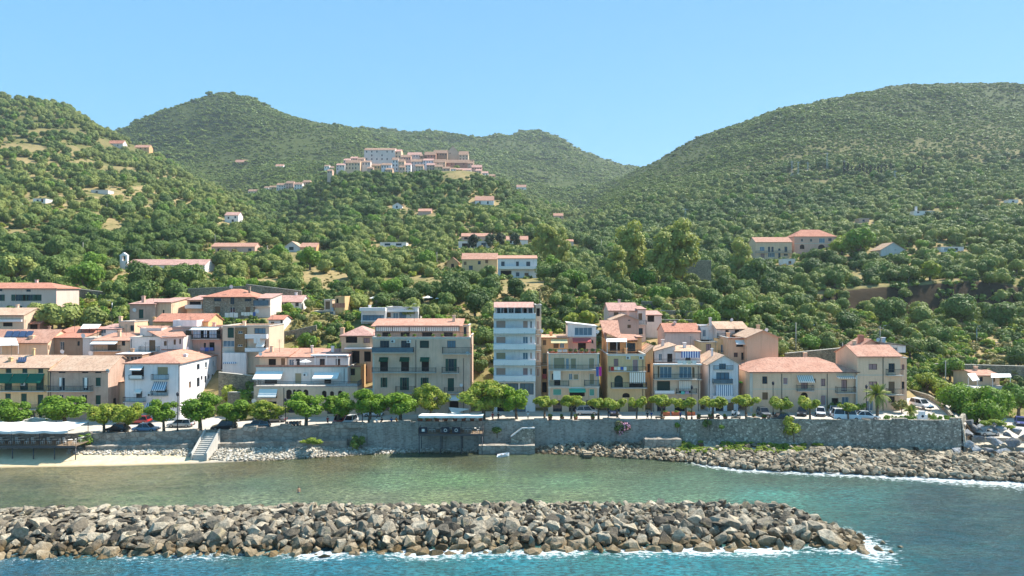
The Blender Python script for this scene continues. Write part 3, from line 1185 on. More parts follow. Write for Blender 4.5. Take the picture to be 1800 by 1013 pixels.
def railing(mb, pts, h, step=0.22, solid=False, th=0.03):
    for p, q in zip(pts[:-1], pts[1:]):
        p, q = Vector(p), Vector(q)
        L = (q - p).length
        up = Vector((0, 0, h))
        mb.tube(p + up, q + up, 0.05, 0.05, 4)
        mb.tube(p + Vector((0, 0, 0.1)), q + Vector((0, 0, 0.1)), 0.02, 0.02, 4)
        k = max(1, int(L / step))
        for i in range(k + 1):
            c = p.lerp(q, i / k)
            r = 0.02 if i % 6 else 0.035
            mb.tube(c, c + up, r, r, 3, cap=False)


def hipfaces(mb, x0, x1, y0, y1, z, h, ov, mi, th=0.14):
    x0 -= ov; x1 += ov; y0 -= ov; y1 += ov
    m = min((x1 - x0), (y1 - y0)) / 2
    if (x1 - x0) >= (y1 - y0):
        A, B = (x0 + m, (y0 + y1) / 2, z + h), (x1 - m, (y0 + y1) / 2, z + h)
    else:
        A, B = ((x0 + x1) / 2, y0 + m, z + h), ((x0 + x1) / 2, y1 - m, z + h)
    c = [(x0, y0, z), (x1, y0, z), (x1, y1, z), (x0, y1, z)]
    if (x1 - x0) >= (y1 - y0):
        fs = [[c[0], c[1], B, A], [c[1], c[2], B], [c[2], c[3], A, B], [c[3], c[0], A]]
    else:
        fs = [[c[0], c[1], A], [c[1], c[2], B, A], [c[2], c[3], B], [c[3], c[0], A, B]]
    for q in fs:
        mb.face(q, mi)
    lo = [(p[0], p[1], p[2] - th) for p in c]
    for i in range(4):
        j = (i + 1) % 4
        mb.face([lo[i], lo[j], c[j], c[i]], mi)
    mb.face(lo[::-1], mi)


def slope_slab(mb, a, b, c, d, th=0.14, mi=0):
    """roof sheet a, b (eave) c, d (ridge), with thickness below"""
    top = [Vector(p) for p in (a, b, c, d)]
    lo = [p - Vector((0, 0, th)) for p in top]
    mb.face(top, mi)
    mb.face(lo[::-1], mi)
    for i in range(4):
        j = (i + 1) % 4
        mb.face([lo[i], lo[j], top[j], top[i]], mi)


HOUSES = []
HILLH = []


def ground_at(px, py, ymin=150.0):
    """how far off the ground is that shows at photo pixel px, py"""
    for y in np.geomspace(ymin, 3600, 900):
        if H(wx(px, y), y) >= wz(py, y):
            return float(y)
    return 900.0


def house(name, label, x0, x1, Y, yt, yb=None, d=10.0, roof='gx', rp=None, wall='cream', rmat='tile', items='', cat='house', group=None,
          root=None, ov=0.4, side='', gut=True, zb=None, auto=None):
    """a building whose front stands Y metres off between photo columns x0..x1 with its eaves at row yt; rp is the row of the ridge"""
    if Y >= 240 and auto is not False:            # houses out on the slopes stand where their foot meets the ground
        low = [float(q.split()[4]) for q in items.replace(';', '\n').split('\n') if q.split() and q.split()[0] in 'wv']
        foot = max(low + [yt + 7.0 * 400 / Y]) + 1.0
        Y = ground_at((x0 + x1) / 2, foot, 155)
        HILLH.append((x0 - 4, x1 + 4, yt - 10, foot, Y))
    X0, X1 = wx(x0, Y), wx(x1, Y)
    Y0, Y1 = Y, Y + d
    zt = wz(yt, Y)
    if zb is None:
        zb = wz(yb, Y) if yb is not None else min(H(X0, Y0), H(X1, Y0)) - 0.6
        zb = min(zb, zt - 2.0)
    base_z = max(zb, min(H((X0 + X1) / 2, Y0), zt - 2))
    if root is None:
        root = thing(name, ((X0 + X1) / 2, Y0, base_z), label, cat, group)
    HOUSES.append((X0, X1, Y0, Y1, zt))
    rz = wz(rp, Y + d / 2) if rp is not None else None
    wm = wallmat(wall)
    dep = 0.22
    rects, arches, wins, rr, rwin = [], [], [], [], []
    todo = []
    for ln in items.replace(';', '\n').split('\n'):
        q = ln.split()
        if not q:
            continue
        if q[0] in ('w', 'v'):
            a, t_, b, bt = map(float, q[1:5])
            r = (wx(a, Y), wx(b, Y), wz(bt, Y), wz(t_, Y))
            sty = q[5] if len(q) > 5 else 'd'
            r = (max(r[0], X0 + 0.05), min(r[1], X1 - 0.05), max(r[2], zb + 0.05), min(r[3], zt - 0.05))
            if r[1] - r[0] < 0.15 or r[3] - r[2] < 0.15:
                continue
            rects.append(r)
            if q[0] == 'v':
                arches.append(r)
            wins.append((r, sty))
        elif q[0] == 'r':
            a, t_, b, bt = map(float, q[1:5])
            xs = X1 if (X1 < 0) else X0
            ya, yb_ = xs * F / (a - 900), xs * F / (b - 900)
            ya, yb_ = min(ya, yb_), max(ya, yb_)
            ym = (ya + yb_) / 2
            r = (max(ya, Y0 + 0.1), min(yb_, Y1 - 0.1), wz(bt, ym), min(wz(t_, ym), zt - 0.1))
            if r[1] - r[0] < 0.1 or r[3] - r[2] < 0.1:
                continue
            rr.append(r)
            rwin.append((r, q[5] if len(q) > 5 else 'd'))
        else:
            todo.append(q)
    front = lambda u, w, z: (u, Y0 + w, z)
    mb = MB()
    holed(mb, rects, X0, X1, zb, zt, front, dep, arches)
    right_vis = X1 < 0
    rt = lambda u, w, z: (X1 - w, u, z)
    lt = lambda u, w, z: (X0 + w, u, z)
    holed(mb, rr if right_vis else [], Y0, Y1, zb, zt, rt, dep)
    holed(mb, [] if right_vis else rr, Y0, Y1, zb, zt, lt, dep)
    mb.face([(X1, Y1, zb), (X0, Y1, zb), (X0, Y1, zt), (X1, Y1, zt)])
    if roof == 'gx' and rz:
        ym = (Y0 + Y1) / 2
        for X in (X0, X1):
            mb.face([(X, Y0, zt), (X, Y1, zt), (X, ym, rz - 0.1)])
    if roof == 'gy' and rz:
        rz = wz(rp, Y)
        xm = (X0 + X1) / 2
        for yy in (Y0, Y1):
            mb.face([(X0, yy, zt), (X1, yy, zt), (xm, yy, rz - 0.1)])
    if roof == 'shed' and rz:
        rz = wz(rp, Y1)
        for X in (X0, X1):
            mb.face([(X, Y0, zt), (X, Y1, zt), (X, Y1, rz - 0.1)])
        mb.face([(X0, Y1, zt), (X1, Y1, zt), (X1, Y1, rz - 0.1), (X0, Y1, rz - 0.1)])
    if roof in ('slopeR', 'slopeL'):
        rz = wz(rp, Y)
        zl, zr = (rz, zt) if roof == 'slopeR' else (zt, rz)
        for yy in (Y0, Y1):
            mb.face([(X0, yy, zt), (X1, yy, zt), (X1, yy, zr - 0.05), (X0, yy, zl - 0.05)])
    if roof == 'flat':
        mb.face([(X0, Y0, zt - 0.5), (X1, Y0, zt - 0.5), (X1, Y1, zt - 0.5), (X0, Y1, zt - 0.5)])
    mb.build('wall', wm, root)
    tm = TILE.get(rmat) or MATS.get(rmat)
    rb = MB()
    if roof == 'gx':
        ym = (Y0 + Y1) / 2
        sl = (rz - zt) / (ym - Y0)
        e = zt - sl * ov
        slope_slab(rb, (X0 - ov * .6, Y0 - ov, e), (X1 + ov * .6, Y0 - ov, e), (X1 + ov * .6, ym, rz), (X0 - ov * .6, ym, rz))
        slope_slab(rb, (X1 + ov * .6, Y1 + ov, e), (X0 - ov * .6, Y1 + ov, e), (X0 - ov * .6, ym, rz), (X1 + ov * .6, ym, rz))
    elif roof == 'gy':
        xm = (X0 + X1) / 2
        sl = (rz - zt) / (xm - X0)
        e = zt - sl * ov
        slope_slab(rb, (X0 - ov, Y1 + ov, e), (X0 - ov, Y0 - ov, e), (xm, Y0 - ov, rz), (xm, Y1 + ov, rz))
        slope_slab(rb, (X1 + ov, Y0 - ov, e), (X1 + ov, Y1 + ov, e), (xm, Y1 + ov, rz), (xm, Y0 - ov, rz))
    elif roof == 'hip':
        hipfaces(rb, X0, X1, Y0, Y1, zt, rz - zt, ov, 0)
    elif roof == 'shed':
        sl = (rz - zt) / d
        slope_slab(rb, (X0 - ov * .6, Y0 - ov, zt - sl * ov), (X1 + ov * .6, Y0 - ov, zt - sl * ov), (X1 + ov * .6, Y1 + .2, rz), (X0 - ov * .6, Y1 + .2, rz))
    elif roof in ('slopeR', 'slopeL'):
        zl, zr = (rz, zt) if roof == 'slopeR' else (zt, rz)
        slope_slab(rb, (X0 - ov * .5, Y0 - ov, zl), (X1 + ov * .5, Y0 - ov, zr), (X1 + ov * .5, Y1, zr), (X0 - ov * .5, Y1, zl))
    ro = rb.build('roof', tm, root) if rb.f else None
    if ro and gut and roof in ('gx', 'hip', 'shed') and Y < 200:
        g = MB()
        e = zt - (0 if roof == 'hip' else (rz - zt) / (d / 2 if roof == 'gx' else d) * ov)
        g.tube((X0 - ov * .5, Y0 - ov - .06, e - .1), (X1 + ov * .5, Y0 - ov - .06, e - .1), .07, .07, 5)
        g.build('gutter', M_GUTTER, ro, root)
    if 130 < Y < 200 and x1 - x0 > 30 and roof != 'none' and zb < 40 and d > 5:
        rq = random.Random(int(x0 * 3 + Y))
        zz = zt if roof == 'flat' or not rz else max(zt, rz)
        ax, ay = rq.uniform(X0 + .8, X1 - .8), Y0 + d * rq.uniform(.45, .6)
        m = MB().tube((ax, ay, zt - .5), (ax, ay, zz + 2.2), .035, .03, 5)
        for kk in range(4):
            m.tube((ax - .5 + kk * .05, ay, zz + 2.1 - kk * .18), (ax + .5 - kk * .05, ay, zz + 2.1 - kk * .18), .015, .015, 3)
        m.build('aerial', M_IRON, root)
        if 'K ' not in items:
            ax = rq.uniform(X0 + 1, X1 - 1)
            MB().box(ax - .3, ax + .3, ay - .3, ay + .3, zt - .5, zz + .7).box(ax - .4, ax + .4, ay - .4, ay + .4, zz + .7, zz + .82).build('chimney', wm, root)
    if roof == 'flat':
        c = MB()
        k = 0.12
        c.box(X0 - k, X1 + k, Y0 - k, Y0 + 0.25, zt - 0.12, zt + 0.06)
        c.box(X0 - k, X0 + 0.25, Y0 + 0.25, Y1 + k, zt - 0.12, zt + 0.06)
        c.box(X1 - 0.25, X1 + k, Y0 + 0.25, Y1 + k, zt - 0.12, zt + 0.06)
        c.build('coping', M_SLAB, root)
    for r, sty in wins:
        window(root, r, front, sty, dep)
    for r, sty in rwin:
        window(root, r, rt if right_vis else lt, sty, dep)
    for q in todo:
        k = q[0]
        n = [float(v) for v in q[1:] if v.replace('.', '', 1).replace('-', '', 1).isdigit()]
        st = q[-1] if not q[-1].replace('.', '', 1).replace('-', '', 1).isdigit() else ''
        if k == 'B':        # balcony: x0 x1 rail-top-row floor-row depth style
            a, b, t_, fl, dp = n[:5]
            Yb = Y0 - dp
            xa, xb = wx(a, Y0), wx(b, Y0)
            zf, zr = wz(fl, Yb), wz(t_, Yb)
            m = MB().box(xa, xb, Yb, Y0 - 0.003, zf - 0.16, zf)
            o = m.build('balcony', M_SLAB, root)
            m = MB()
            if st == 's':
                m.box(xa, xb, Yb - .004, Yb + .12, zf + 0.003, zr)
                m.box(xa, xa + .12, Yb + .12, Y0 - .003, zf + 0.003, zr)
                m.box(xb - .12, xb, Yb + .12, Y0 - .003, zf + 0.003, zr)
                m.build('parapet', M_WHITE, o, root)
            else:
                railing(m, [(xa + .05, Y0 - .02, zf), (xa + .05, Yb + .05, zf), (xb - .05, Yb + .05, zf), (xb - .05, Y0 - .02, zf)], zr - zf)
                m.build('railing', M_IRON, o, root)
                if st == 'g':
                    m = MB().box(xa + .08, xb - .08, Yb + .07, Yb + .09, zf + .12, zr - .05)
                    m.build('glass_panel', M_SKYGLASS, o, root)
        elif k == 'A':      # awning: x0 x1 top-row bottom-row projection style
            a, b, t_, bt, dp = n[:5]
            xa, xb, z1, z0 = wx(a, Y0), wx(b, Y0), wz(t_, Y0), wz(bt, Y0 - dp)
            m = MB()
            K = 5
            prev = None
            for i in range(K + 1):
                u = i / K
                row = (Y0 - 0.03 - dp * u, z1 + (z0 + .2 - z1) * u - 0.10 * math.sin(math.pi * u))
                if prev:
                    m.face([(xa, prev[0], prev[1]), (xb, prev[0], prev[1]), (xb, row[0], row[1]), (xa, row[0], row[1])])
                prev = row
            m.face([(xa, prev[0], prev[1]), (xb, prev[0], prev[1]), (xb, prev[0] - .01, z0), (xa, prev[0] - .01, z0)])
            m.tube((xa, prev[0], prev[1]), (xb, prev[0], prev[1]), .04, .04, 4)
            for xx in (xa + .03, xb - .03):
                m.tube((xx, Y0 - .02, z1 - 0.45 * (z1 - z0) - .3), (xx, prev[0], prev[1]), .02, .02, 4)
            m.build('awning', AWN[st], root)
        elif k == 'C':      # hanging blind: x0 top x1 bottom off style
            a, t_, b, bt, dp = n[:5]
            xa, xb, z1, z0 = wx(a, Y0), wx(b, Y0), wz(t_, Y0 - dp), wz(bt, Y0 - dp)
            m = MB()
            K = max(4, int((xb - xa) / 0.3))
            for i in range(K):
                u0, u1 = xa + (xb - xa) * i / K, xa + (xb - xa) * (i + 1) / K
                w0, w1 = 0.05 * (i % 2), 0.05 * ((i + 1) % 2)
                m.face([(u0, Y0 - dp - w0, z0), (u1, Y0 - dp - w1, z0), (u1, Y0 - dp - w1, z1), (u0, Y0 - dp - w0, z1)])
            m.build('blind', AWN[st], root)
        elif k == 'P':
            m = MB().tube((wx(n[0], Y0), Y0 - .07, wz(n[2], Y0)), (wx(n[0], Y0), Y0 - .07, wz(n[1], Y0)), .06, .06, 6)
            m.build('drainpipe', M_PIPE, root)
        elif k == 'K':      # chimney: column, top row, bottom row, metres behind the front, width
            yy = Y0 + n[3]
            w_ = n[4] if len(n) > 4 else 0.7
            xx = wx(n[0], yy)
            z0, z1 = wz(n[2], yy) - 1.2, wz(n[1], yy)
            m = MB().box(xx - w_ / 2, xx + w_ / 2, yy, yy + w_, z0, z1 - .25)
            m.box(xx - w_ / 2 - .1, xx + w_ / 2 + .1, yy - .1, yy + w_ + .1, z1 - .25, z1 - .1)
            m.box(xx - w_ / 2 + .1, xx + w_ / 2 - .1, yy + .1, yy + w_ - .1, z1 - .1, z1)
            m.build('chimney', wm if st == '' else TILE['red'], root)
        elif k == 'D':      # satellite dish
            yy = Y0 + (n[2] if len(n) > 2 else -0.3)
            c = P(n[0], n[1], yy)
            s = n[3] if len(n) > 3 else 0.45
            m = MB()
            rings = [[c + Vector((s * u * math.cos(t), -0.35 * s + 0.35 * s * (1 - u * u) * 0.5 - 0.15 * s * u * math.sin(t), s * u * math.sin(t))) for t in np.linspace(0, 2 * math.pi, 12, endpoint=False)]
                     for u in (0.02, 0.4, 0.75, 1.0)]
            for A_, B_ in zip(rings[:-1], rings[1:]):
                for i in range(12):
                    m.face([A_[i], A_[(i + 1) % 12], B_[(i + 1) % 12], B_[i]], 0, True)
            m.tube(c + Vector((0, 0, -s * .4)), c + Vector((0, .25, -s * 1.6)), .03, .03, 5)
            m.tube(c + Vector((0, 0, -s * .9)), c + Vector((0, -s * .9, -s * .1)), .015, .015, 4)
            m.build('satellite_dish', M_DISH, root)
        elif k == 'U':      # outdoor unit of an air conditioner
            xx, zz = wx(n[0], Y0), wz(n[1], Y0)
            m = MB().box(xx - .42, xx + .42, Y0 - .34, Y0 - .03, zz - .3, zz + .3)
            o = m.build('air_conditioner', M_AC, root)
            m = MB().tube((xx - .1, Y0 - .345, zz), (xx - .1, Y0 - .36, zz), .22, .22, 10)
            m.build('fan_grille', M_IRON, o, root)
        elif k == 'T':      # moulding band: row, thickness rows
            z = wz(n[0], Y0)
            h_ = n[1] * Y0 / F
            m = MB().box(X0 - .06, X1 + .06, Y0 - .06, Y0 - .004, z - h_, z)
            m.build('string_course', M_STONETRIM if st == '' else {'r': TILE['red'], 'w': M_WHITE}[st], root)
        elif k == 'Q':      # corner pilaster: x0 x1 top bottom
            m = MB().box(wx(n[0], Y0), wx(n[1], Y0), Y0 - .05, Y0 - .004, wz(n[3], Y0), wz(n[2], Y0))
            m.build('pilaster', M_STONETRIM, root)
        elif k == 'F':      # floor slab band running the whole front: x0 x1 top-row bottom-row projection style
            a, b, t_, bt, dp = n[:5]
            m = MB().box(wx(a, Y0), wx(b, Y0), Y0 - dp, Y0 - .003, wz(bt, Y0 - dp), wz(t_, Y0 - dp))
            m.build('floor_slab', M_WHITE if st != 'r' else TILE['red'], root)
        elif k == 'V':      # glazed screen standing dp metres in front of (or behind) the face: x0 top x1 bottom dp count
            a, t_, b, bt, dp, cnt = n[:6]
            yy = Y0 - dp
            xa, xb, z1, z0 = wx(a, yy), wx(b, yy), wz(t_, yy), wz(bt, yy)
            for i in range(int(cnt)):
                ua, ub = xa + (xb - xa) * i / cnt, xa + (xb - xa) * (i + 1) / cnt
                m = MB()
                m.box(ua, ua + .07, yy, yy + .07, z0, z1)
                m.box(ub - .07, ub - .004, yy, yy + .07, z0, z1)
                m.box(ua + .07, ub - .07, yy, yy + .07, z1 - .07, z1)
                m.box(ua + .07, ub - .07, yy, yy + .07, z0, z0 + .07)
                o = m.build('screen', M_DARKFRAME if st != 'w' else M_FRAME, root)
                m = MB().box(ua + .07, ub - .07, yy + .02, yy + .04, z0 + .07, z1 - .07)
                m.build('pane', AWN['G'] if st == 'b' else M_SKYGLASS, o, root)
        elif k == 'S':      # solar panels laid on the roof: x0 x1 top-row bottom-row y-offset near, far
            a, b, t_, bt, ya, yb_ = n[:6]
            for i in range(4):
                u0, u1 = a + (b - a) * i / 4, a + (b - a) * (i + .92) / 4
                m = MB()
                slope_slab(m, P(u0, bt, Y0 + ya), P(u1, bt, Y0 + ya), P(u1 + (b - a) * .1, t_, Y0 + yb_), P(u0 + (b - a) * .1, t_, Y0 + yb_), .06)
                m.build('solar_panel', flat('solar_cells', (52, 66, 96), 0.2, 0.5), root)
    return root
# ------------------------------------------------------------------ front row along the street
house('town_house', 'cream house with three green awnings, leftmost on the street', -75, 87.5, 137, 645, d=9.6, rp=624, wall='yellow', rmat='pale', items='''
w 10 647 20 656 g;w 39 647 48 656 g;w 67 647 76 656 g
w 8 660 21 686 g;w 35 660 49 686 g;w 63 660 77 686 g
w -20 660 -8 686 g;w -22 692 -10 712 g
A -3 23 657 674 1.3 n;A 24 51 657 674 1.3 n;A 52 79 657 674 1.3 n
B 2 82 679 688 0.9 i
w 9 692 19 711 g;w 37 692 47 711 g;w 66 694 76 720 g
B 50 80 712 720 0.8 i
w 54 723 62 738 D;w 68 722 74 736 g
U 42 675;K 17 628 640 2 0.6;K 58 612 630 4.5 0.4;P 85 650 735
S 31 46 628 636 1.5 3''')
house('town_house', 'faded pink stone house with white curtains and a grey iron balcony', 88, 190, 137, 650, d=9.6, rp=625, wall='pinkstone', rmat='pale', items='''
w 103 652 115 656 D;w 144 652 155 656 D;w 167 652 178 656 D
w 103 664 114 687 d;w 145 664 155 687 d;w 168 664 177 679 g
B 87 164 679 688 0.9 i
C 105 664 109 680 0.15 w;C 150 664 155 682 0.3 w
w 103 694 111 712 d;w 143 694 153 722 d;w 168 695 177 711 g
P 88.8 652 735;D 190 652 -0.2 0.4;K 190 637 645 3 0.4;r 199 700 205 728 k;r 205 642 208 648 D''')
house('town_house', 'low cream annex with a doorway between the pink house and the white house', 191, 219, 141, 671, d=9, roof='shed', rp=662, wall='cream', rmat='pale', items='''
w 199 692 205 715 D;w 213 664 219 672 t''')
h = house('town_house', 'big white house with a blind bright right-hand wall and hipped tile roof', 219.5, 316, 136, 638.5, d=18.0, roof='hip', rp=616, wall='bluewhite', rmat='tile', ov=0.35, items='''
w 276 645 295 660 t;B 269 297 659 668 0.9 i
A 271 295 671 687 1.1 S;w 274 674 293 690 D;B 268 296 688 696 0.9 i
w 231 644 253 662 k;A 233 253 643 652 1.2 w;B 229 253 660 667 0.7 i
w 239 688 250 700 D;A 238 250 685 692 0.6 w;B 220 257 699 707 0.9 i
v 233 713 246 724 k;A 258 278 708 722 1.0 S;w 280 712 292 730 D
r 346 640 351 650 D;r 360 637 364 647 d;r 374 634 377 644 d
r 346 664 351 680 D;r 359.5 661 363 673 D;r 372 658 375.5 670 D;r 332 671 336 682 b;r 353 661 356 668 D;r 366 658 369 666 D
P 315 642 730;U 264 694;K 325 622 632 6 0.6;D 330 612 8 0.3''')
h = house('terrace_house', 'stepped beige terrace house with white awnings and arched ground-floor windows', 446, 628, 136.5, 680, d=4.5, roof='none', wall='beige', items='''
w 457 686 487 700 k;A 456 488 684 699 1.0 w;w 457 706 486 722 D
v 503 685 513 702 k;v 515 685 519.5 700 D;v 520.5 685 531 702 D;v 533 685 542 700 k;v 566 687 574 703 k;v 580 688 587 703 k;v 594 687 602 703 k
w 505 712 520 726 D;w 545 712 560 728 b;w 575 712 590 728 D
T 679 2 r;P 499 682 722;D 447 705 -0.4 0.5''')
house('', '', 450, 611, 141, 646, d=9, roof='flat', wall='pinkwhite', root=h, zb=8, items='''
w 465 660 487 682 k;w 518 656 530 676 t;w 570 665 582 682 k
A 450 498 653 668 2.0 w;A 553 597 655 667 1.8 w
T 642 4 r;Q 546 548 649 680;U 537 659;P 605 648 680''')
m = MB()
Yt = 136.5
railing(m, [(wx(446, Yt), Yt + 4, wz(680, Yt) + .04), (wx(446, Yt), Yt + .1, wz(680, Yt) + .04), (wx(628, Yt), Yt + .1, wz(680, Yt) + .04), (wx(628, Yt), Yt + 4, wz(680, Yt) + .04)], 0.95)
m.build('railing', M_IRON, h)
m = MB().box(wx(446, Yt), wx(628, Yt), Yt - .1, Yt + 4.4, wz(680, Yt) - .12, wz(680, Yt) + .03)
m.build('terrace_floor', M_SLAB, h)
house('', '', 456, 504, 145, 625, d=7, roof='shed', rp=612, wall='cream', rmat='tile', root=h, zb=12, ov=1.0, items='w 472 631 485 645 k;w 494 630 501 645 b;D 458 622 -1.5 0.4')
house('', '', 504, 553, 145.5, 627, d=7, roof='shed', rp=612, wall='pinkwhite', rmat='tile', root=h, zb=12, items='w 508 632 517 646 W;w 520 631 527 646 D;K 548 607 622 3 .4')
house('', '', 553, 612, 145.5, 626, d=7, roof='shed', rp=613, wall='white', rmat='rosy', root=h, zb=12, items='w 562 631 571 645 D;w 590 631 598 645 D;F 550 613 624 626.5 1.6 w')
for px in (553, 573, 592, 611):
    MB().box(wx(px, 143.9), wx(px, 143.9) + .14, 143.9, 144.05, wz(646, 141), wz(626, 143.9)).build('post', M_WHITE, h)
h = house('town_house', 'salmon house with a hipped roof and a shaded loggia, behind the stairway', 600, 656, 149, 590, d=9, roof='hip', rp=573, wall='peach', rmat='rosy', items='''
w 608 592 628 603 k;w 639 594 650 603 h;K 601 576 592 1 .8
F 608 656 612 614 1.5 w;w 618 617 632 640 k;w 640 618 652 636 k;v 634 640 645 662 b''')
house('', '', 610, 634, 143.5, 644, d=5.4, roof='none', wall='ochre', root=h, zb=5, items='w 616 648 624 660 k;F 608 634 643 645.5 .4 r')
h = house('apartment_house', 'five-storey grey-beige stone apartment block with green awnings and a glazed roof terrace', 655, 826, 137, 593, d=12, roof='flat', wall='stonegrey', cat='apartment block', items='''
w 668 599 684 620 D;w 705 599 721 620 D;w 738 599 754 612 x;w 786 599 801 612 G
B 655 728 611 620 1.0 g;B 778 829 611 622 1.2 i;U 691 600;U 719 600
A 667 683 628 636 0.8 g;A 703 720 628 636 0.8 g;A 739 755 628 636 0.8 g
w 668 635 682 653 k;w 705 635 719 653 k;w 741 635 754 653 k;w 788 631 798 653 s
B 655 767 647 655 0.9 i;B 777 807 646 656 0.9 i
w 672 664 678 681 s;w 707 664 715 686 s;w 743 664 750 680 s;w 787 665 798 688 g
B 696 730 680 691 0.8 i;B 781 815 682 691 0.8 i
w 668 698 684 722 D;w 700 700 716 724 k;w 745 696 760 716 D;w 790 704 806 724 k
T 593.5 3;P 731 598 725;P 815 630 725;D 811 677 -0.2 .35;D 822 621 -0.5 .4
Q 655 658 622 730;A 783 813 694 705 1.4 w''')
house('', '', 659, 808, 141.5, 571.5, d=6.5, roof='shed', rp=560, wall='beige', rmat='tile', root=h, zb=wz(594, 137) - .45, ov=1.1, items='V 660 572.5 808 583 1.0 5 b;w 672 584 686 592 k;w 704 584 720 592 k;w 742 584 760 592 k;w 780 584 796 592 D')
house('', '', 808, 824, 142, 572, d=6, roof='flat', wall='cream', root=h, zb=wz(594, 137) - .45, items='w 815 575 820 590 D')
m = MB()
railing(m, [(wx(656, 137), 137.3, wz(593, 137) + .07), (wx(825, 137), 137.3, wz(593, 137) + .07)], 0.9, 0.25)
m.build('terrace_railing', M_IRON, h)
# white tower
h = house('tower_block', 'slim white seven-storey tower block with balcony bands and salmon blinds', 868, 941, 138.2, 551, d=9, roof='none', wall='white', cat='apartment block', items='''
w 872 564 889 577 o;w 919 564 928 577 o;w 932 565 935 577 d
w 872 592 889 604 o;w 919 592 928 604 W;w 932 592 935 603 o
w 872 620 889 632 t;w 919 620 928 632 W;w 932 620 935 631 o
w 872 647 889 660 o;w 919 647 928 660 p;w 932 648 935 659 o
w 872 674 886 694 G;w 889 674 911 694 G;w 914 674 938 694 G
w 874 700 896 724 k;w 902 700 924 724 G''')
for i, (t_, b_) in enumerate(((551, 562), (577, 588), (605, 616), (633, 643.7), (661, 672))):
    Yb = 137.0
    za, zb_ = wz(b_, Yb), wz(t_, Yb)
    m = MB().box(wx(867.5, Yb), wx(941.5, Yb), Yb, 138.19, za, za + .2)
    o = m.build('balcony', M_SLAB, h)
    m = MB().box(wx(867.5, Yb), wx(941.5, Yb), Yb - .004, Yb + .13, za + .2, zb_)
    m.box(wx(867.5, Yb), wx(867.5, Yb) + .13, Yb + .13, 138.19, za + .2, zb_)
    m.box(wx(941.5, Yb) - .13, wx(941.5, Yb), Yb + .13, 138.19, za + .2, zb_)
    m.build('parapet', M_WHITE, o, h)
    if i:
        m = MB().box(wx(904, Yb) - .06, wx(904, Yb) + .06, Yb + .14, 138.19, za + .21, za + 2.1)
        m.build('divider', M_WHITE, o, h)
    for px in (886, 922):
        MB().tube((wx(px, Yb), Yb - .18, za + .28), (wx(px, Yb), Yb - .003, za + .28), .06, .06, 5).build('spout', M_IRON, o, h)
house('', '', 871, 938, 141, 540, d=5, roof='none', wall='white', root=h, zb=wz(552, 138.2), items='w 874 542 884 551 D;w 886 542 892 551 k;w 894 542 903 551 d;w 905 542 918 551 D;w 920 542 926 551 k;w 929 542 936 551 D')
m = MB()
slope_slab(m, (wx(868, 137.4), 137.4, wz(540.5, 137.4)), (wx(938, 137.4), 137.4, wz(540.5, 137.4)), (wx(938, 146), 146, wz(531, 146)), (wx(868, 146), 146, wz(531, 146)), .16)
m.build('roof', TILE['rosy'], h)
for px in (869, 880, 892, 904, 916, 937):
    MB().box(wx(px, 137.3), wx(px, 137.3) + .1, 137.3, 137.4, wz(552, 137), wz(541, 137.3)).build('post', M_WHITE, h)
house('', '', 941.2, 951.5, 140.5, 536, d=8, roof='flat', wall='beige', root=h, items='w 943 564 948 580 o;w 943 592 948 606 o;w 943 620 948 634 o;w 943 648 948 662 o;w 943 542 949 556 k;B 941.5 951 582 588 .5 i;B 941.5 951 610 616 .5 i;B 941.5 951 638 644 .5 i;D 952 582 -.3 .4')
m = MB().tube(P(949, 540, 142), P(949, 508, 142), .07, .03, 6)
m.tube(P(944, 512, 142), P(955, 511, 142), .025, .025, 4).tube(P(945, 516, 142), P(953, 515, 142), .02, .02, 4)
m.build('antenna', M_IRON, h)
h = house('town_house', 'narrow yellow house squeezed in beside the white tower', 951.8, 999, 142, 593, d=9, roof='shed', rp=588, wall='orange', rmat='pale', items='''
w 954 598 960 607 b;w 954 621 961 640 t;w 954 648 961 658 k;w 953 672 961 690 k;B 951.8 964 638 642 .6 i
A 968 997 596 604 1.2 c;w 973 603 982 612 b;w 984 603 992 612 W
A 953 961 658 666 .3 r;w 966 640 975 655 k;w 953 700 962 722 D''')
h = house('apartment_house', 'cream four-storey apartment house with potted roof terrace and pink awning', 964, 1053, 137, 622, d=11, roof='flat', wall='cream', cat='apartment block', items='''
w 973 629 993 649 t;w 1003 630 1013 649 t;w 1035 630 1045 649 t;w 995 630 1000 649 W
B 964 1053 642 650 1.0 i
w 970 657 973 668 D;C 972 652 985 668 0.8 w;w 974 657 985 678 k;w 1000 657 1006 668 W;w 1008 658 1017 668 t;w 1036 657 1045 677 t
B 966 1000 670 679 1.0 i;B 1027 1053 669 679 1.0 i
w 972 684 987 695 e;A 1000 1029 683 690 1.0 e;w 1001 688 1028 697 k;w 1036 684 1045 696 e
w 972 704 988 724 D;w 1000 706 1014 724 k;w 1030 704 1046 722 D;Q 964 967 624 722;Q 1050 1053 624 722;T 651 1.5 w;T 681 1.5 w''')
house('', '', 998, 1048, 143, 592, d=5, roof='none', wall='rose', root=h, zb=wz(622, 137) - .5, items='A 1006 1038 594 603 1.6 r;w 1016 603 1030 616 k;w 1040 598 1043 604 D')
house('', '', 998, 1048, 143.01, 573, d=5, roof='slopeR', rp=567, wall='white', rmat='white_parapet', root=h, zb=wz(592, 143), items='w 1010 576 1041 590 W;D 1050 583 -.4 .4')
m = MB()
railing(m, [(wx(965, 137), 137.3, wz(622, 137) + .07), (wx(1052, 137), 137.3, wz(622, 137) + .07)], 0.8, 0.25)
m.build('terrace_railing', M_IRON, h)
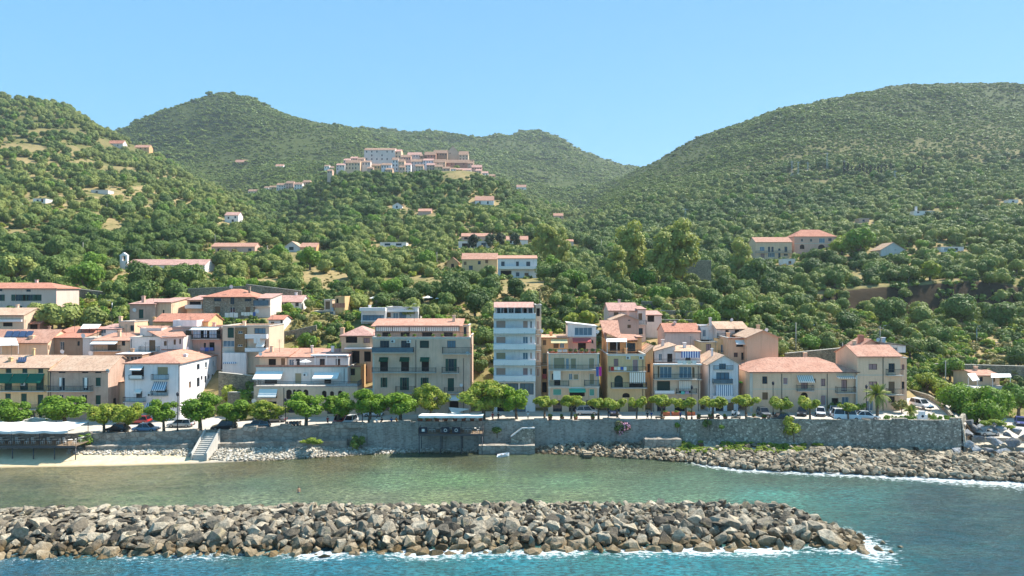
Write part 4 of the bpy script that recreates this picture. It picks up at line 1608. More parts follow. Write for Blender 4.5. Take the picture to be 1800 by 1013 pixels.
h = house('town_house', 'orange-yellow tall house with a covered roof terrace and arched balcony door', 1068, 1134, 137, 623, d=11.5, roof='flat', wall='yellow', items='''
w 1079 631 1087 644 h;w 1112 632 1122 654 p;B 1070 1135 645 653 .9 i;U 1104 629;U 1127 629
v 1080 660 1095 682 x;C 1105 655 1133 674 .9 G;w 1106 660 1130 682 k;B 1074 1136 673 682 1.0 i
v 1094 691 1107 699 k;w 1076 704 1090 724 D;w 1104 706 1122 724 b;T 623.5 2 w;P 1130 626 720''')
house('', '', 1066.5, 1092, 143, 597, d=8, roof='slopeR', rp=585, wall='orange', root=h, zb=wz(624, 137), items='w 1072 600 1090 617 k')
m = MB()
slope_slab(m, P(1064, 598, 142), P(1093, 598, 142), P(1086, 563, 150), P(1054, 563, 150), .15)
slope_slab(m, P(1093, 599, 142.4), P(1121, 597, 142.4), P(1118, 588, 148), P(1090, 587, 148), .15)
m.build('roof', TILE['tile'], h)
house('', '', 1092.2, 1120, 143.4, 601, d=5, roof='none', wall='orange', root=h, zb=wz(624, 137), items='w 1100 603 1117 618 D')
house('', '', 1120.2, 1128, 144, 592, d=5, roof='shed', rp=589, wall='orange', rmat='tile', root=h, zb=wz(624, 137))
m = MB()
slope_slab(m, P(1066, 601, 139), P(1102, 601, 139), P(1101, 595, 142.6), P(1066, 595, 142.6), .05)
m.build('awning', AWN['w'], h)
for px in (1067, 1084, 1101):
    MB().box(wx(px, 139), wx(px, 139) + .1, 139, 139.1, wz(624, 137), wz(601, 139)).build('post', M_WHITE, h)
m = MB()
railing(m, [(wx(1069, 137), 137.3, wz(623, 137) + .07), (wx(1133, 137), 137.3, wz(623, 137) + .07)], 0.8, 0.25)
m.build('terrace_railing', M_IRON, h)
h = house('town_house', 'beige house with striped awning and two stacked glazed balconies', 1148, 1231, 137, 640, d=11, roof='none', wall='beige', items='''
w 1156 644 1159 664 b;w 1160 645 1181 665 W;w 1194 645 1216 665 W;w 1217 646 1221 664 b
B 1148 1231 658 667 1.2 i;F 1148 1231 640 642 1.2 w
w 1155 670 1178 690 x;C 1193 670 1215 687 .3 G;w 1194 672 1214 692 k;B 1150 1184 687 692 .8 s;B 1188 1224 684 692 .8 i
w 1155 700 1170 724 D;w 1186 702 1204 724 k;P 1149 644 724;P 1228 644 724''')
house('', '', 1150, 1187, 141, 617, d=7, roof='slopeL', rp=606, wall='pinkwhite', rmat='pale', root=h, zb=wz(641, 137), items='w 1158 622 1164 634 W;w 1173 622 1182 640 k')
house('', '', 1187.2, 1231, 140.5, 617, d=7, roof='shed', rp=607, wall='white', rmat='pale', root=h, zb=wz(641, 137), items='w 1205 625 1214 634 D;C 1196 618 1228 629 .8 B')
house('', '', 1134.2, 1148, 140, 622, d=8, roof='slopeL', rp=608, wall='orange', rmat='pale', root=h, items='w 1138 640 1143 655 D')
m = MB()
railing(m, [(wx(1149, 137), 136.2, wz(640, 136)), (wx(1230, 137), 136.2, wz(640, 136))], 0.95, 0.25)
m.build('terrace_railing', M_IRON, h)
house('town_house', 'small blue-white gabled house with a wide glass balcony door', 1246, 1299, 136.5, 639, d=10, roof='gy', rp=624, wall='bluewhite', rmat='pale', ov=0.45, items='''
w 1264 634 1276 649 G;B 1254 1288 643 650 .5 i
w 1259 655 1282 671 G;B 1252 1286 667 675 1.0 g;C 1256 676 1286 696 .8 S;w 1258 680 1282 698 k;B 1252 1288 696 702 .8 s
w 1258 706 1272 724 D;w 1278 708 1290 724 b;P 1247 642 722;P 1298 642 722;K 1252 612 632 4 .35''')
h = house('town_house', 'tall plain peach house with a low gable behind the long cream building', 1313, 1368, 145, 592, d=10, roof='gy', rp=580, wall='peach', rmat='pale', ov=0.5, items='D 1347 580 3 .4')
house('', '', 1280, 1312.8, 147, 594, d=9, roof='flat', wall='peach', root=h, items='A 1292 1308 598 606 .8 w;w 1294 604 1307 610 k;w 1290 620 1297 628 D;w 1303 620 1311 633 D;w 1303 648 1311 657 k;w 1291 648 1297 660 D;F 1280 1312 594 596 .3 r;w 1286 664 1298 680 k')
MB().box(wx(1299, 139), wx(1318, 139), 138.2, 144, wz(674, 138), wz(672, 138)).build('terrace_floor', flat('green_lawn_mat', (110, 200, 80), 0.9), h)
house('', '', 1299.5, 1317.5, 140, 676, d=6.8, roof='none', wall='cream', root=h, items='w 1301 684 1316 705 k')
h = house('long_house', 'long low cream house with a red-tiled hip roof and striped awnings', 1318, 1507, 134, 653.5, d=11, roof='hip', rp=628, wall='cream', rmat='tile', ov=.4, items='''
w 1340 662 1349 675 D;w 1377 664 1385 676 p;A 1400 1428 660 673 1.1 G;w 1408 668 1420 684 h;B 1399 1428 678 687 .9 i
w 1431 666 1434 673 D;w 1443 666 1451 679 h;A 1469 1500 661 666 1.2 G;w 1479 668 1489 688 h;B 1468 1501 681 691 1.0 i
w 1340 690 1350 703 b;v 1407 690 1420 708 k;w 1443 695 1452 713 p;w 1480 698 1492 713 W;w 1462 700 1474 722 k;w 1374 700 1386 718 b
T 683.5 1.2;P 1374 657 722;P 1454 657 722;Q 1318 1323 655 724''')
MB().box(P(1376, 0, 138).x - .6, P(1376, 0, 138).x + .6, 137.0, 138.2, wz(645, 137.5), wz(641, 138) + .12).build('skylight', M_FRAME, h)
h = house('corner_house', 'cream three-storey corner house at the right end of the street', 1507.3, 1583, 133.6, 625, d=9, roof='gx', rp=606, wall='cream', rmat='tile', items='''
w 1527 640 1542 650 h;w 1562 639 1573 655 D;B 1557 1584 650 660 .9 i
w 1527 671 1542 684 h;w 1562 671 1573 692 b;B 1557 1585 684 694 .9 i
w 1523 705 1535 722 W;w 1562 697 1573 708 D;T 659 1.2;P 1552 628 722;Q 1504 1507 660 724''')
house('', '', 1583.2, 1594, 135.2, 629, d=8, roof='flat', wall='cream', root=h, items='w 1585 641 1590 650 h;w 1585 671 1590 684 D')
house('', '', 1548, 1592, 139, 607, d=6, roof='slopeR', rp=602, wall='white', rmat='dark_window_frame', root=h, zb=wz(625, 133), items='w 1551 608 1557 619 k;w 1559 610 1568 619 W;w 1570 611 1578 619 W')
house('', '', 1514, 1546, 141, 606, d=5, roof='gy', rp=596, wall='cream', rmat='tile', root=h, zb=wz(625, 133), items='K 1515 589 600 1 .9 r;D 1543 597 0 .4')
# ------------------------------------------------------------------ second row and up the slope
house('farm_house', 'long pink house with green shutters at the upper left edge', -90, 99, 190, 507, d=10, roof='hip', rp=497, wall='pink', rmat='red', items='w -2 508 4 512 D;w 46 509 54 513 D;w 27 518 41 529 s;w 45 518 57 529 s;w 61 518 73 529 g;w 31 538 39 546 g;w -8 518 3 529 s')
house('town_house', 'beige house with dark solar panels on its roof at the left edge', -60, 42, 166, 553, d=9, rp=541, wall='beige', rmat='pale', items='F -60 40 562 566 .5 w;w 5 567 22 574 k;S -14 24 545 551 1.2 3.5')
house('garden_shed', 'small red-roofed shed beside the solar panel house', 41, 70, 168, 568, d=5, rp=560, wall='rust', rmat='red', items='w 45 570 66 580 k')
h = house('town_house', 'house with blue solar panels and a white canopy terrace at far left', -60, 84, 151, 601, d=9, rp=579, wall='cream', rmat='tile', items='S 8 56 582 592 1.5 3.6;K 54 590 606 1 .9;r 85 607 87 615 D')
m = MB()
slope_slab(m, P(-40, 608, 147), P(33, 607, 147), P(28, 594, 151), P(-40, 594, 151), .05)
m.build('canopy', AWN['w'], h)
for px in (-30, 2, 32):
    MB().tube(P(px, 622, 147.1), P(px, 607, 147.1), .05, .05, 5).build('post', M_WHITE, h)
house('town_house', 'brown stone house with an orange sloping roof and one tall window', 78, 145, 153, 593, d=10, roof='shed', rp=574, wall='brown', rmat='red', items='w 106 601 113 617 d;w 136 600 140 608 D;D 110 618 -4 .45;K 86 573 580 5 .4')
house('town_house', 'white house with a roof pergola above the pink stone house', 145.5, 166, 152.5, 594, d=9, roof='flat', wall='pinkwhite', items='w 147 583 152 590 d;D 147 590 -.2 .5')
house('town_house', 'low cream house with a white awning and red shutters on its terrace', 164, 228, 150, 598, d=8, roof='shed', rp=585, wall='cream', rmat='tile', items='A 165 210 598 606 1.6 w;w 189 604 206 616 b;w 214 600 220 608 D;B 163 212 608 617 1.0 i;D 160 621 -2 .5')
h = house('town_house', 'small white rooftop house with terrace canopy beside the big green tree', 172, 212, 160, 578, d=7, roof='shed', rp=569, wall='white', rmat='rosy', items='w 173 578 186 586 W;w 205 580 211 586 D')
m = MB()
slope_slab(m, P(141, 578, 157), P(172, 577, 157), P(178, 570, 161), P(146, 570, 161), .05)
m.build('canopy', AWN['w'], h)
for px in (143, 157, 171):
    MB().tube(P(px, 595, 157.1), P(px, 577, 157.1), .05, .05, 5).build('post', M_IRON, h)
house('', '', 212, 236, 161, 565, d=6, roof='flat', wall='cream', root=h, items='w 229 572 236 582 D;K 211 556 566 1 .6')
h = house('town_house', 'pale house with an orange roof and a balcony door above the white house', 229, 284, 148.5, 593, d=9, roof='flat', wall='pinkwhite', items='w 262 598 273 617 b;B 247 281 610 618 .9 i;P 231 596 620')
house('', '', 284.2, 322, 148.5, 591, d=9, roof='none', wall='pinkwhite', root=h, items='w 288 600 293 608 b;w 305 597 309 606 b;w 315 596 318 605 D;T 614 2 r')
m = MB()
slope_slab(m, P(283, 593.5, 148), P(328, 591, 148), P(314, 573, 158), P(241, 572.5, 158), .16)
m.build('roof', TILE['tile'], h)
house('', '', 246, 284, 153.6, 577, d=4, roof='none', wall='pinkwhite', root=h, zb=wz(594, 148.5), items='w 268 583 275 590 W')
house('timber_lodge', 'dark timber veranda house with white framed windows behind the white house', 206, 250, 144, 622, d=6, roof='shed', rp=617, wall='brown', rmat='white_parapet', items='w 217 627 226 637 d;w 229 627 247 637 d')
house('stone_house', 'square stone house with a green door below the olive trees', 228, 273, 175, 534, d=10, roof='shed', rp=525, wall='pinkstone', rmat='rosy', items='w 244 544 252 560 g;w 254 566 262 572 D;K 251 520 530 2 .7;D 237 545 -.2 .5')
house('barn_house', 'blank cream gabled house joined to the stone house below the olives', 273.5, 301, 176, 531, d=10, roof='shed', rp=523, wall='cream', rmat='rosy', items='w 286 545 289 552 D;r 296 546 299 552 D')
house('stone_house', 'large rubble stone house with a hipped roof and blue shutters', 357, 446, 180, 522, d=11, roof='hip', rp=508, wall='stone', rmat='red', items='w 376 524 389 530 D;w 430 525 442 530 D;w 378 539 387 550 b;w 432 540 440 549 b;w 405 520 412 535 D;w 404 540 413 550 d;K 438 503 520 3 .5;D 407 504 2 .5;r 452 523 455 533 D')
house('veranda_house', 'tile-roofed veranda house with a white parapet left of the large stone house', 329, 356, 181, 527, d=8, roof='shed', rp=519, wall='cream', rmat='rosy', items='w 333 530 353 537 k;B 328 357 536 542 1.0 s')
house('annex_house', 'white balcony annex with laundry on the right of the large stone house', 446.3, 475, 181, 524, d=9, roof='shed', rp=516, wall='pinkwhite', rmat='rosy', items='w 450 525 454 536 D;w 461 526 466 531 D;B 448 475 528 538 1.2 g;D 452 547 -2 .6')
house('town_house', 'ochre house with a long orange roof above the pink balcony house', 271, 366, 160, 564, d=8, rp=551, wall='ochre', rmat='red', items='w 283 571 290 579 b;K 270 557 572 1 .5')
h = house('town_house', 'pink house with a long white awning and blue curtains', 303, 389, 153, 575, d=9, roof='flat', wall='rose', items='A 338 386 576 581 1.6 w;w 340 580 388 595 k;C 343 580 356 594 .9 S;C 361 580 367 593 .9 S;C 371 580 384 594 .9 S;B 338 389 588 596 1.2 i;w 358 603 362 612 D;w 368 602 377 617 k;w 323 598 338 616 b;w 326 581 336 592 b;T 574 3 r')
house('', '', 304, 346, 157, 563, d=6, roof='none', wall='white', root=h, zb=wz(576, 153), items='w 316 560 322 563 D')
h = house('apartment_house', 'flat-roofed brown apartment house with brick panel and striped awning', 391, 473, 152, 573, d=10, roof='flat', wall='beige', cat='apartment block', items='''
w 400 576 411 594 g;w 419 582 426 586 d;w 418 606 426 609 d;w 392 599 412 610 W;w 447 577 467 587 G;B 434 472 588 595 1.2 s
w 452 598 467 612 k;A 453 467 597 611 1.2 w;B 434 472 612 618 1.2 s;A 396 419 627 640 1.2 S;w 405 640 413 648 b;B 391 423 642 650 .8 i
D 418 624 -.2 .3;U 423 623;P 390.5 576 650;Q 391 412 611.5 620''')
house('', '', 412.5, 433, 151.6, 576, d=.35, roof='none', wall='brick', root=h, zb=wz(619, 151.6), items='w 419 582 426 586 d;w 418 606 426 609 d')
house('', '', 391, 433, 151.0, 620.5, d=.9, roof='none', wall='white', root=h)
house('villa', 'white bungalow with two dark windows below the bare terraced field', 482, 530, 192, 530, d=8, rp=519, wall='white', rmat='rosy', items='w 500 532 512 537 D;w 505 531 511 538 D;w 519 531 525 539 D;w 492 533 498 545 k')
house('garden_house', 'tiny white garden house with a red roof and pink flowers', 472, 498, 171, 561, d=6, rp=554, wall='white', rmat='red', items='w 476 566 482 575 b;w 493 563 496 570 D')
h = house('villa', 'blue-glazed veranda house under a half-ruined stone tower', 553, 588, 186, 547, d=7, roof='flat', wall='grey', items='w 554 548 586 560 G;w 566 572 580 584 h')
house('', '', 570, 584, 190, 527, d=5, roof='flat', wall='beige', root=h, zb=wz(548, 186), items='w 572 530 580 544 b')
house('ruined_tower', 'roofless rust and ochre ruin beside a flight of steps', 588.5, 606, 187, 521, d=7, roof='none', wall='ochre', items='w 591 525 595 534 k;w 592 552 596 564 D;T 533 8 r')
h = house('villa', 'modern white flat-roofed villa with a long shaded terrace', 635, 678, 176, 543, d=8, roof='flat', wall='white', items='w 637 554 675 564 G;w 646 569 654 573 b;F 634 679 541 547 1.5 w;F 636 678 564 565.5 1.4 w')
house('', '', 679, 735, 178, 540, d=8, roof='flat', wall='grey', root=h, items='w 691 550 700 560 W;w 702 549 714 561 G;w 680 550 687 558 b;F 679 735 545 548.5 .8 w')
h = house('town_house', 'pinkish two-storey house with brown door on the slope above the gabled house', 1070, 1121, 167, 545, d=9, rp=532, wall='pink', rmat='rosy', items='w 1079 549 1087 556 b')
house('', '', 1121.2, 1135, 166, 543, d=8, roof='shed', rp=538, wall='pinkwhite', rmat='rosy', root=h, items='w 1122 551 1129 563 b;B 1120 1136 564 570 .8 i;w 1123 577 1130 588 D')
house('', '', 1136, 1163, 169, 553, d=6, roof='shed', rp=546, wall='pinkwhite', rmat='rosy', root=h, items='w 1138 555 1150 566 k')
house('town_house', 'small rosy house with a plain gable facing the sea', 1075, 1123, 160, 562, d=8, roof='gy', rp=553, wall='rose', rmat='pale', items='w 1104 559 1108 564 D;w 1103 571 1109 577 b')
house('town_house', 'pale pink barn-like house with an orange roof and blank wall', 1169, 1231, 156, 583, d=8, rp=568, wall='pink', rmat='red', ov=.25, items='K 1186 566 575 3 .4;D 1186 567 4 .4')
h = house('town_house', 'white roof-terrace house beside the pale pink barn house', 1232, 1260, 157, 573, d=7, roof='flat', wall='white', items='w 1235 580 1241 592 W')
house('', '', 1231.5, 1261, 151, 601, d=6, roof='flat', wall='yellow', root=h, items='w 1241 605 1250 621 h')
h = house('town_house', 'yellow house with a shallow tiled roof and an iron balcony', 1260, 1314, 154, 577, d=8, rp=565, wall='pinkwhite', rmat='pale', items='w 1275 580 1281 592 D;w 1292 580 1300 592 k;B 1260 1312 586 593 1 i;D 1286 562 4 .35;K 1249 558 572 2 .5')
house('', '', 1262, 1281, 150.5, 596, d=3.4, roof='none', wall='yellow', root=h, items='w 1267 606 1275 620 W;B 1262 1281 617 623 .6 i')
h = house('bungalow', 'cream bungalow with a white lean-to among the trees at far right', 1717, 1757, 150, 659, d=8, rp=650, wall='cream', rmat='tile', ov=.5, items='w 1744 664 1749 672 b;w 1722 663 1728 671 D')
m = MB()
slope_slab(m, P(1742, 664, 146), P(1778, 663, 146), P(1776, 657, 150), P(1742, 657, 150), .06)
slope_slab(m, P(1710, 670, 146), P(1722, 668, 146), P(1714, 656, 150), P(1700, 657, 150), .06)
m.build('lean_to_roof', AWN['w'], h)
for px in (1702, 1718, 1745, 1776):
    MB().tube(P(px, 682, 146.1), P(px, 664, 146.1), .06, .06, 5).build('post', M_WHITE, h)
MB().box(wx(1695, 146), wx(1780, 146), 145.5, 150, wz(710, 146), wz(682, 146)).build('terrace', M_SLAB, h)
# ------------------------------------------------------------------ houses scattered over the lower hills
house('villa', 'yellow villa with terracotta roofs on the wooded slope above the tower', 812, 874, 275, 455, d=9, rp=445, wall='yellow', rmat='tile', items='w 824 467 831 475 D;w 840 459 845 465 D;w 853 457 858 463 b;w 862 470 868 478 D;w 815 460 820 466 b')
house('villa', 'white two-storey villa with upper gallery right of the yellow villa', 875, 944, 274, 454, d=9, roof='shed', rp=449, wall='white', rmat='tile', items='w 881 460 887 468 D;w 907 460 912 468 D;w 925 460 932 470 D;w 907 479 913 486 D;w 922 480 929 488 b;w 880 476 899 488 k;B 878 943 468 473 1.5 s')
house('garden_shed', 'orange gabled shed left of the yellow villa', 786, 806, 278, 461, d=6, roof='gy', rp=452, wall='orange', rmat='tile', items='w 793 464 798 472 k')
house('farm_house', 'farmhouse with a roof arbour half hidden by dark conifers', 806, 862, 335, 424, d=9, roof='flat', wall='white', rmat='tile', items='w 812 428 826 436 k;w 832 428 838 434 D;w 846 427 854 434 D')
house('farm_house', 'terracotta upper storey house among the trees above the conifers', 811, 864, 342, 415, d=8, rp=410, wall='rose', rmat='tile', items='w 816 417 822 421 k;w 834 416 842 421 k')
house('cottage', 'small white cottage with a tile roof right of the conifers', 890, 928, 345, 421, d=8, rp=415, wall='white', rmat='tile', items='w 896 423 900 428 D;w 910 423 914 428 D')
house('villa', 'low flat white villa in the middle of the olive slope', 668, 714, 345, 426, d=8, roof='flat', wall='white', items='w 676 428 686 432 D;w 696 428 706 432 D')
house('farm_house', 'teal-gabled farmhouse with an orange roof on the olive slope', 499, 527, 320, 434, d=9, roof='gy', rp=424, wall='grey', rmat='pale', items='w 508 432 516 440 x')
house('farm_house', 'orange-roofed annex beside the teal-gabled farmhouse', 527.5, 556, 322, 434, d=8, rp=427, wall='orange', rmat='tile', items='v 534 436 540 443 k;v 545 436 551 443 k')
house('farm_house', 'long low rose farmhouse at the left of the olive slope', 372, 448, 285, 433, d=8, rp=427, wall='rose', rmat='tile', items='w 382 437 388 442 D;w 410 437 416 442 D;w 436 437 442 442 D')
h = house('chapel', 'small chapel with a white bell gable and long tiled roof among olives', 224, 360, 262, 465, d=9, rp=456, wall='white', rmat='rosy', cat='chapel', items='w 250 470 256 478 D;w 300 470 306 478 D')
m = MB()
c = P(217, 460, 262)
m.box(c.x - 1.4, c.x - .75, c.y, c.y + 1.2, c.z - 6, c.z + 2.2).box(c.x + .75, c.x + 1.4, c.y, c.y + 1.2, c.z - 6, c.z + 2.2).box(c.x - .75, c.x + .75, c.y, c.y + 1.2, c.z - 6, c.z + .3)
m.prism([(-1.5, 2.2), (1.5, 2.2), (1.5, 2.4), (0, 3.5), (-1.5, 2.4)], lambda a, z, s: (c.x + a, c.y - .05 + 1.3 * s, c.z + z))
m.build('bell_gable', M_WHITE, h)
MB().lathe((c.x, c.y + .6, c.z + .9), [(.38, 0), (.3, .2), (.22, .6), (.05, .75)], 8).build('bell', M_IRON, h)
house('villa', 'cream two-storey villa with dormer terrace, left of the pair on the right slope', 1328, 1392, 292, 425, d=10, rp=417, wall='cream', rmat='tile', items='w 1336 434 1344 441 W;w 1350 434 1354 443 D;w 1356 434 1360 443 D;w 1368 437 1372 441 D;w 1379 434 1384 443 D;w 1337 446 1344 456 h;w 1350 444 1362 452 W;w 1368 444 1372 454 D;w 1378 446 1385 450 d;B 1328 1392 441 444.5 1 i')
house('villa', 'large rose villa with red hipped roof, right of the pair on the right slope', 1396, 1470, 297, 416, d=12, roof='hip', rp=404, wall='rose', rmat='red', items='w 1408 420 1412 425 d;w 1424 420 1428 425 d;w 1440 419 1450 427 W;w 1456 419 1462 424 D;v 1456 430 1466 439 G;v 1406 430 1414 438 k;v 1438 430 1450 440 k;T 427.5 1')
house('outhouse', 'small white outhouse with one door below the cream villa', 1376, 1398, 284, 455, d=5, roof='flat', wall='white', items='w 1386 459 1391 464 b')
house('outhouse', 'tiny cream shed by the terrace wall above the long house', 1362, 1382, 215, 537, d=4, roof='flat', wall='grey', items='w 1368 540 1374 546 D')
house('cottage', 'grey gabled cottage amid the olive grove on the right', 1548, 1592, 318, 439, d=9, roof='gy', rp=426, wall='grey', rmat='pale', items='w 1572 436 1576 440 D')
house('cottage', 'blue and white cottage at the far right of the olive grove', 1654, 1694, 330, 434, d=8, roof='flat', wall='bluewhite', items='w 1660 436 1668 441 W;w 1678 436 1684 441 D')
house('villa', 'bright white bungalow under the umbrella pine on the right slope', 1606, 1644, 430, 371, d=9, roof='flat', wall='white', items='w 1612 372 1616 375 D;w 1626 372 1632 375 D;K 1611 363 372 2 1.2')
house('cottage', 'white hut high on the right edge of the olive grove', 1774, 1790, 470, 351, d=6, roof='flat', wall='white', items='w 1779 353 1783 356 D')
house('hut', 'stone hut in the grove left of the umbrella pine', 1511, 1528, 400, 384, d=6, roof='flat', wall='pinkstone', items='w 1516 386 1520 390 D')
house('cottage', 'white hut beside the cypress row on the right hill', 1580, 1590, 640, 308, d=6, roof='flat', wall='white')
house('chapel_house', 'grey-white house on the ridge path below the village, tiled roof', 835, 868, 520, 352, d=9, rp=345, wall='white', rmat='tile', items='w 842 354 845 359 D;w 856 354 859 359 D')
house('tower_house', 'white tower house half way up the left hill edge', 395, 419, 440, 378, d=8, rp=373, wall='white', rmat='rosy', items='w 400 381 403 385 D;w 407 386 411 392 D;w 412 380 415 384 D')
house('farm_house', 'orange farmhouse on the shoulder of the left hill', 236, 262, 640, 259, d=9, rp=255, wall='orange', rmat='tile', items='w 240 260 242 263 D;w 246 260 248 263 D;w 254 260 256 263 D')
house('farm_house', 'white farmhouse with a red roof above the orange farmhouse', 190, 216, 650, 252, d=9, rp=247, wall='pinkwhite', rmat='red', items='w 196 254 198 257 D;w 206 254 208 257 D')
house('tower_house', 'white tower house on the far side of the valley below the village', 908, 925, 740, 329, d=9, rp=325, wall='white', rmat='tile', items='w 911 331 913 334 D;w 918 331 920 334 D')
house('farm_house', 'salmon farmhouse at the bottom of the valley', 973, 990, 560, 379, d=8, rp=375, wall='rose', rmat='tile', items='w 977 381 979 384 D;w 984 381 986 384 D')
house('cottage', 'grey cottage at the mouth of the valley beside the poplars', 995, 1008, 400, 424, d=6, rp=421, wall='grey', rmat='tile', items='w 999 426 1002 429 D')
house('farm_house', 'pink farmhouse on the slope of the round hill', 413, 434, 900, 285, d=9, rp=281, wall='rose', rmat='tile', items='w 418 287 420 289 D;w 426 287 428 289 D')
house('farm_house', 'white farmhouse on the slope right of the pink farmhouse', 484, 498, 900, 292, d=9, rp=289, wall='white', rmat='tile')
house('farm_house', 'white-walled hut in the left grove near the parked van', 58, 80, 395, 349, d=7, roof='flat', wall='white', items='w 64 351 68 354 D;w 72 350 76 356 k')
house('cottage', 'pale cottage in the middle of the left hillside', 160, 190, 430, 334, d=7, roof='flat', wall='pinkwhite', items='w 168 336 172 339 D')
house('cottage', 'small rosy roof cottage among olives below the village hill', 735, 758, 470, 371, d=8, rp=367, wall='rose', rmat='tile')
house('cottage', 'narrow white gabled cottage on the village hill', 690, 707, 520, 361, d=8, roof='gy', rp=356, wall='white', rmat='rosy', items='w 696 362 699 366 D')
# ------------------------------------------------------------------ the old village on its hilltop, far off
def grid(x0, x1, yt, rows, cols, h=2.2, w=1.4, pitch=6.0, s='D'):
    out = []
    for r in range(rows):
        for c in range(cols):
            if RNG.random() < .12:
                continue
            a = x0 + (x1 - x0) * (c + .5) / cols
            out.append('w %.1f %.1f %.1f %.1f %s' % (a - w / 2, yt + 1.6 + r * pitch, a + w / 2, yt + 1.6 + r * pitch + h, s))
    return ';'.join(out)


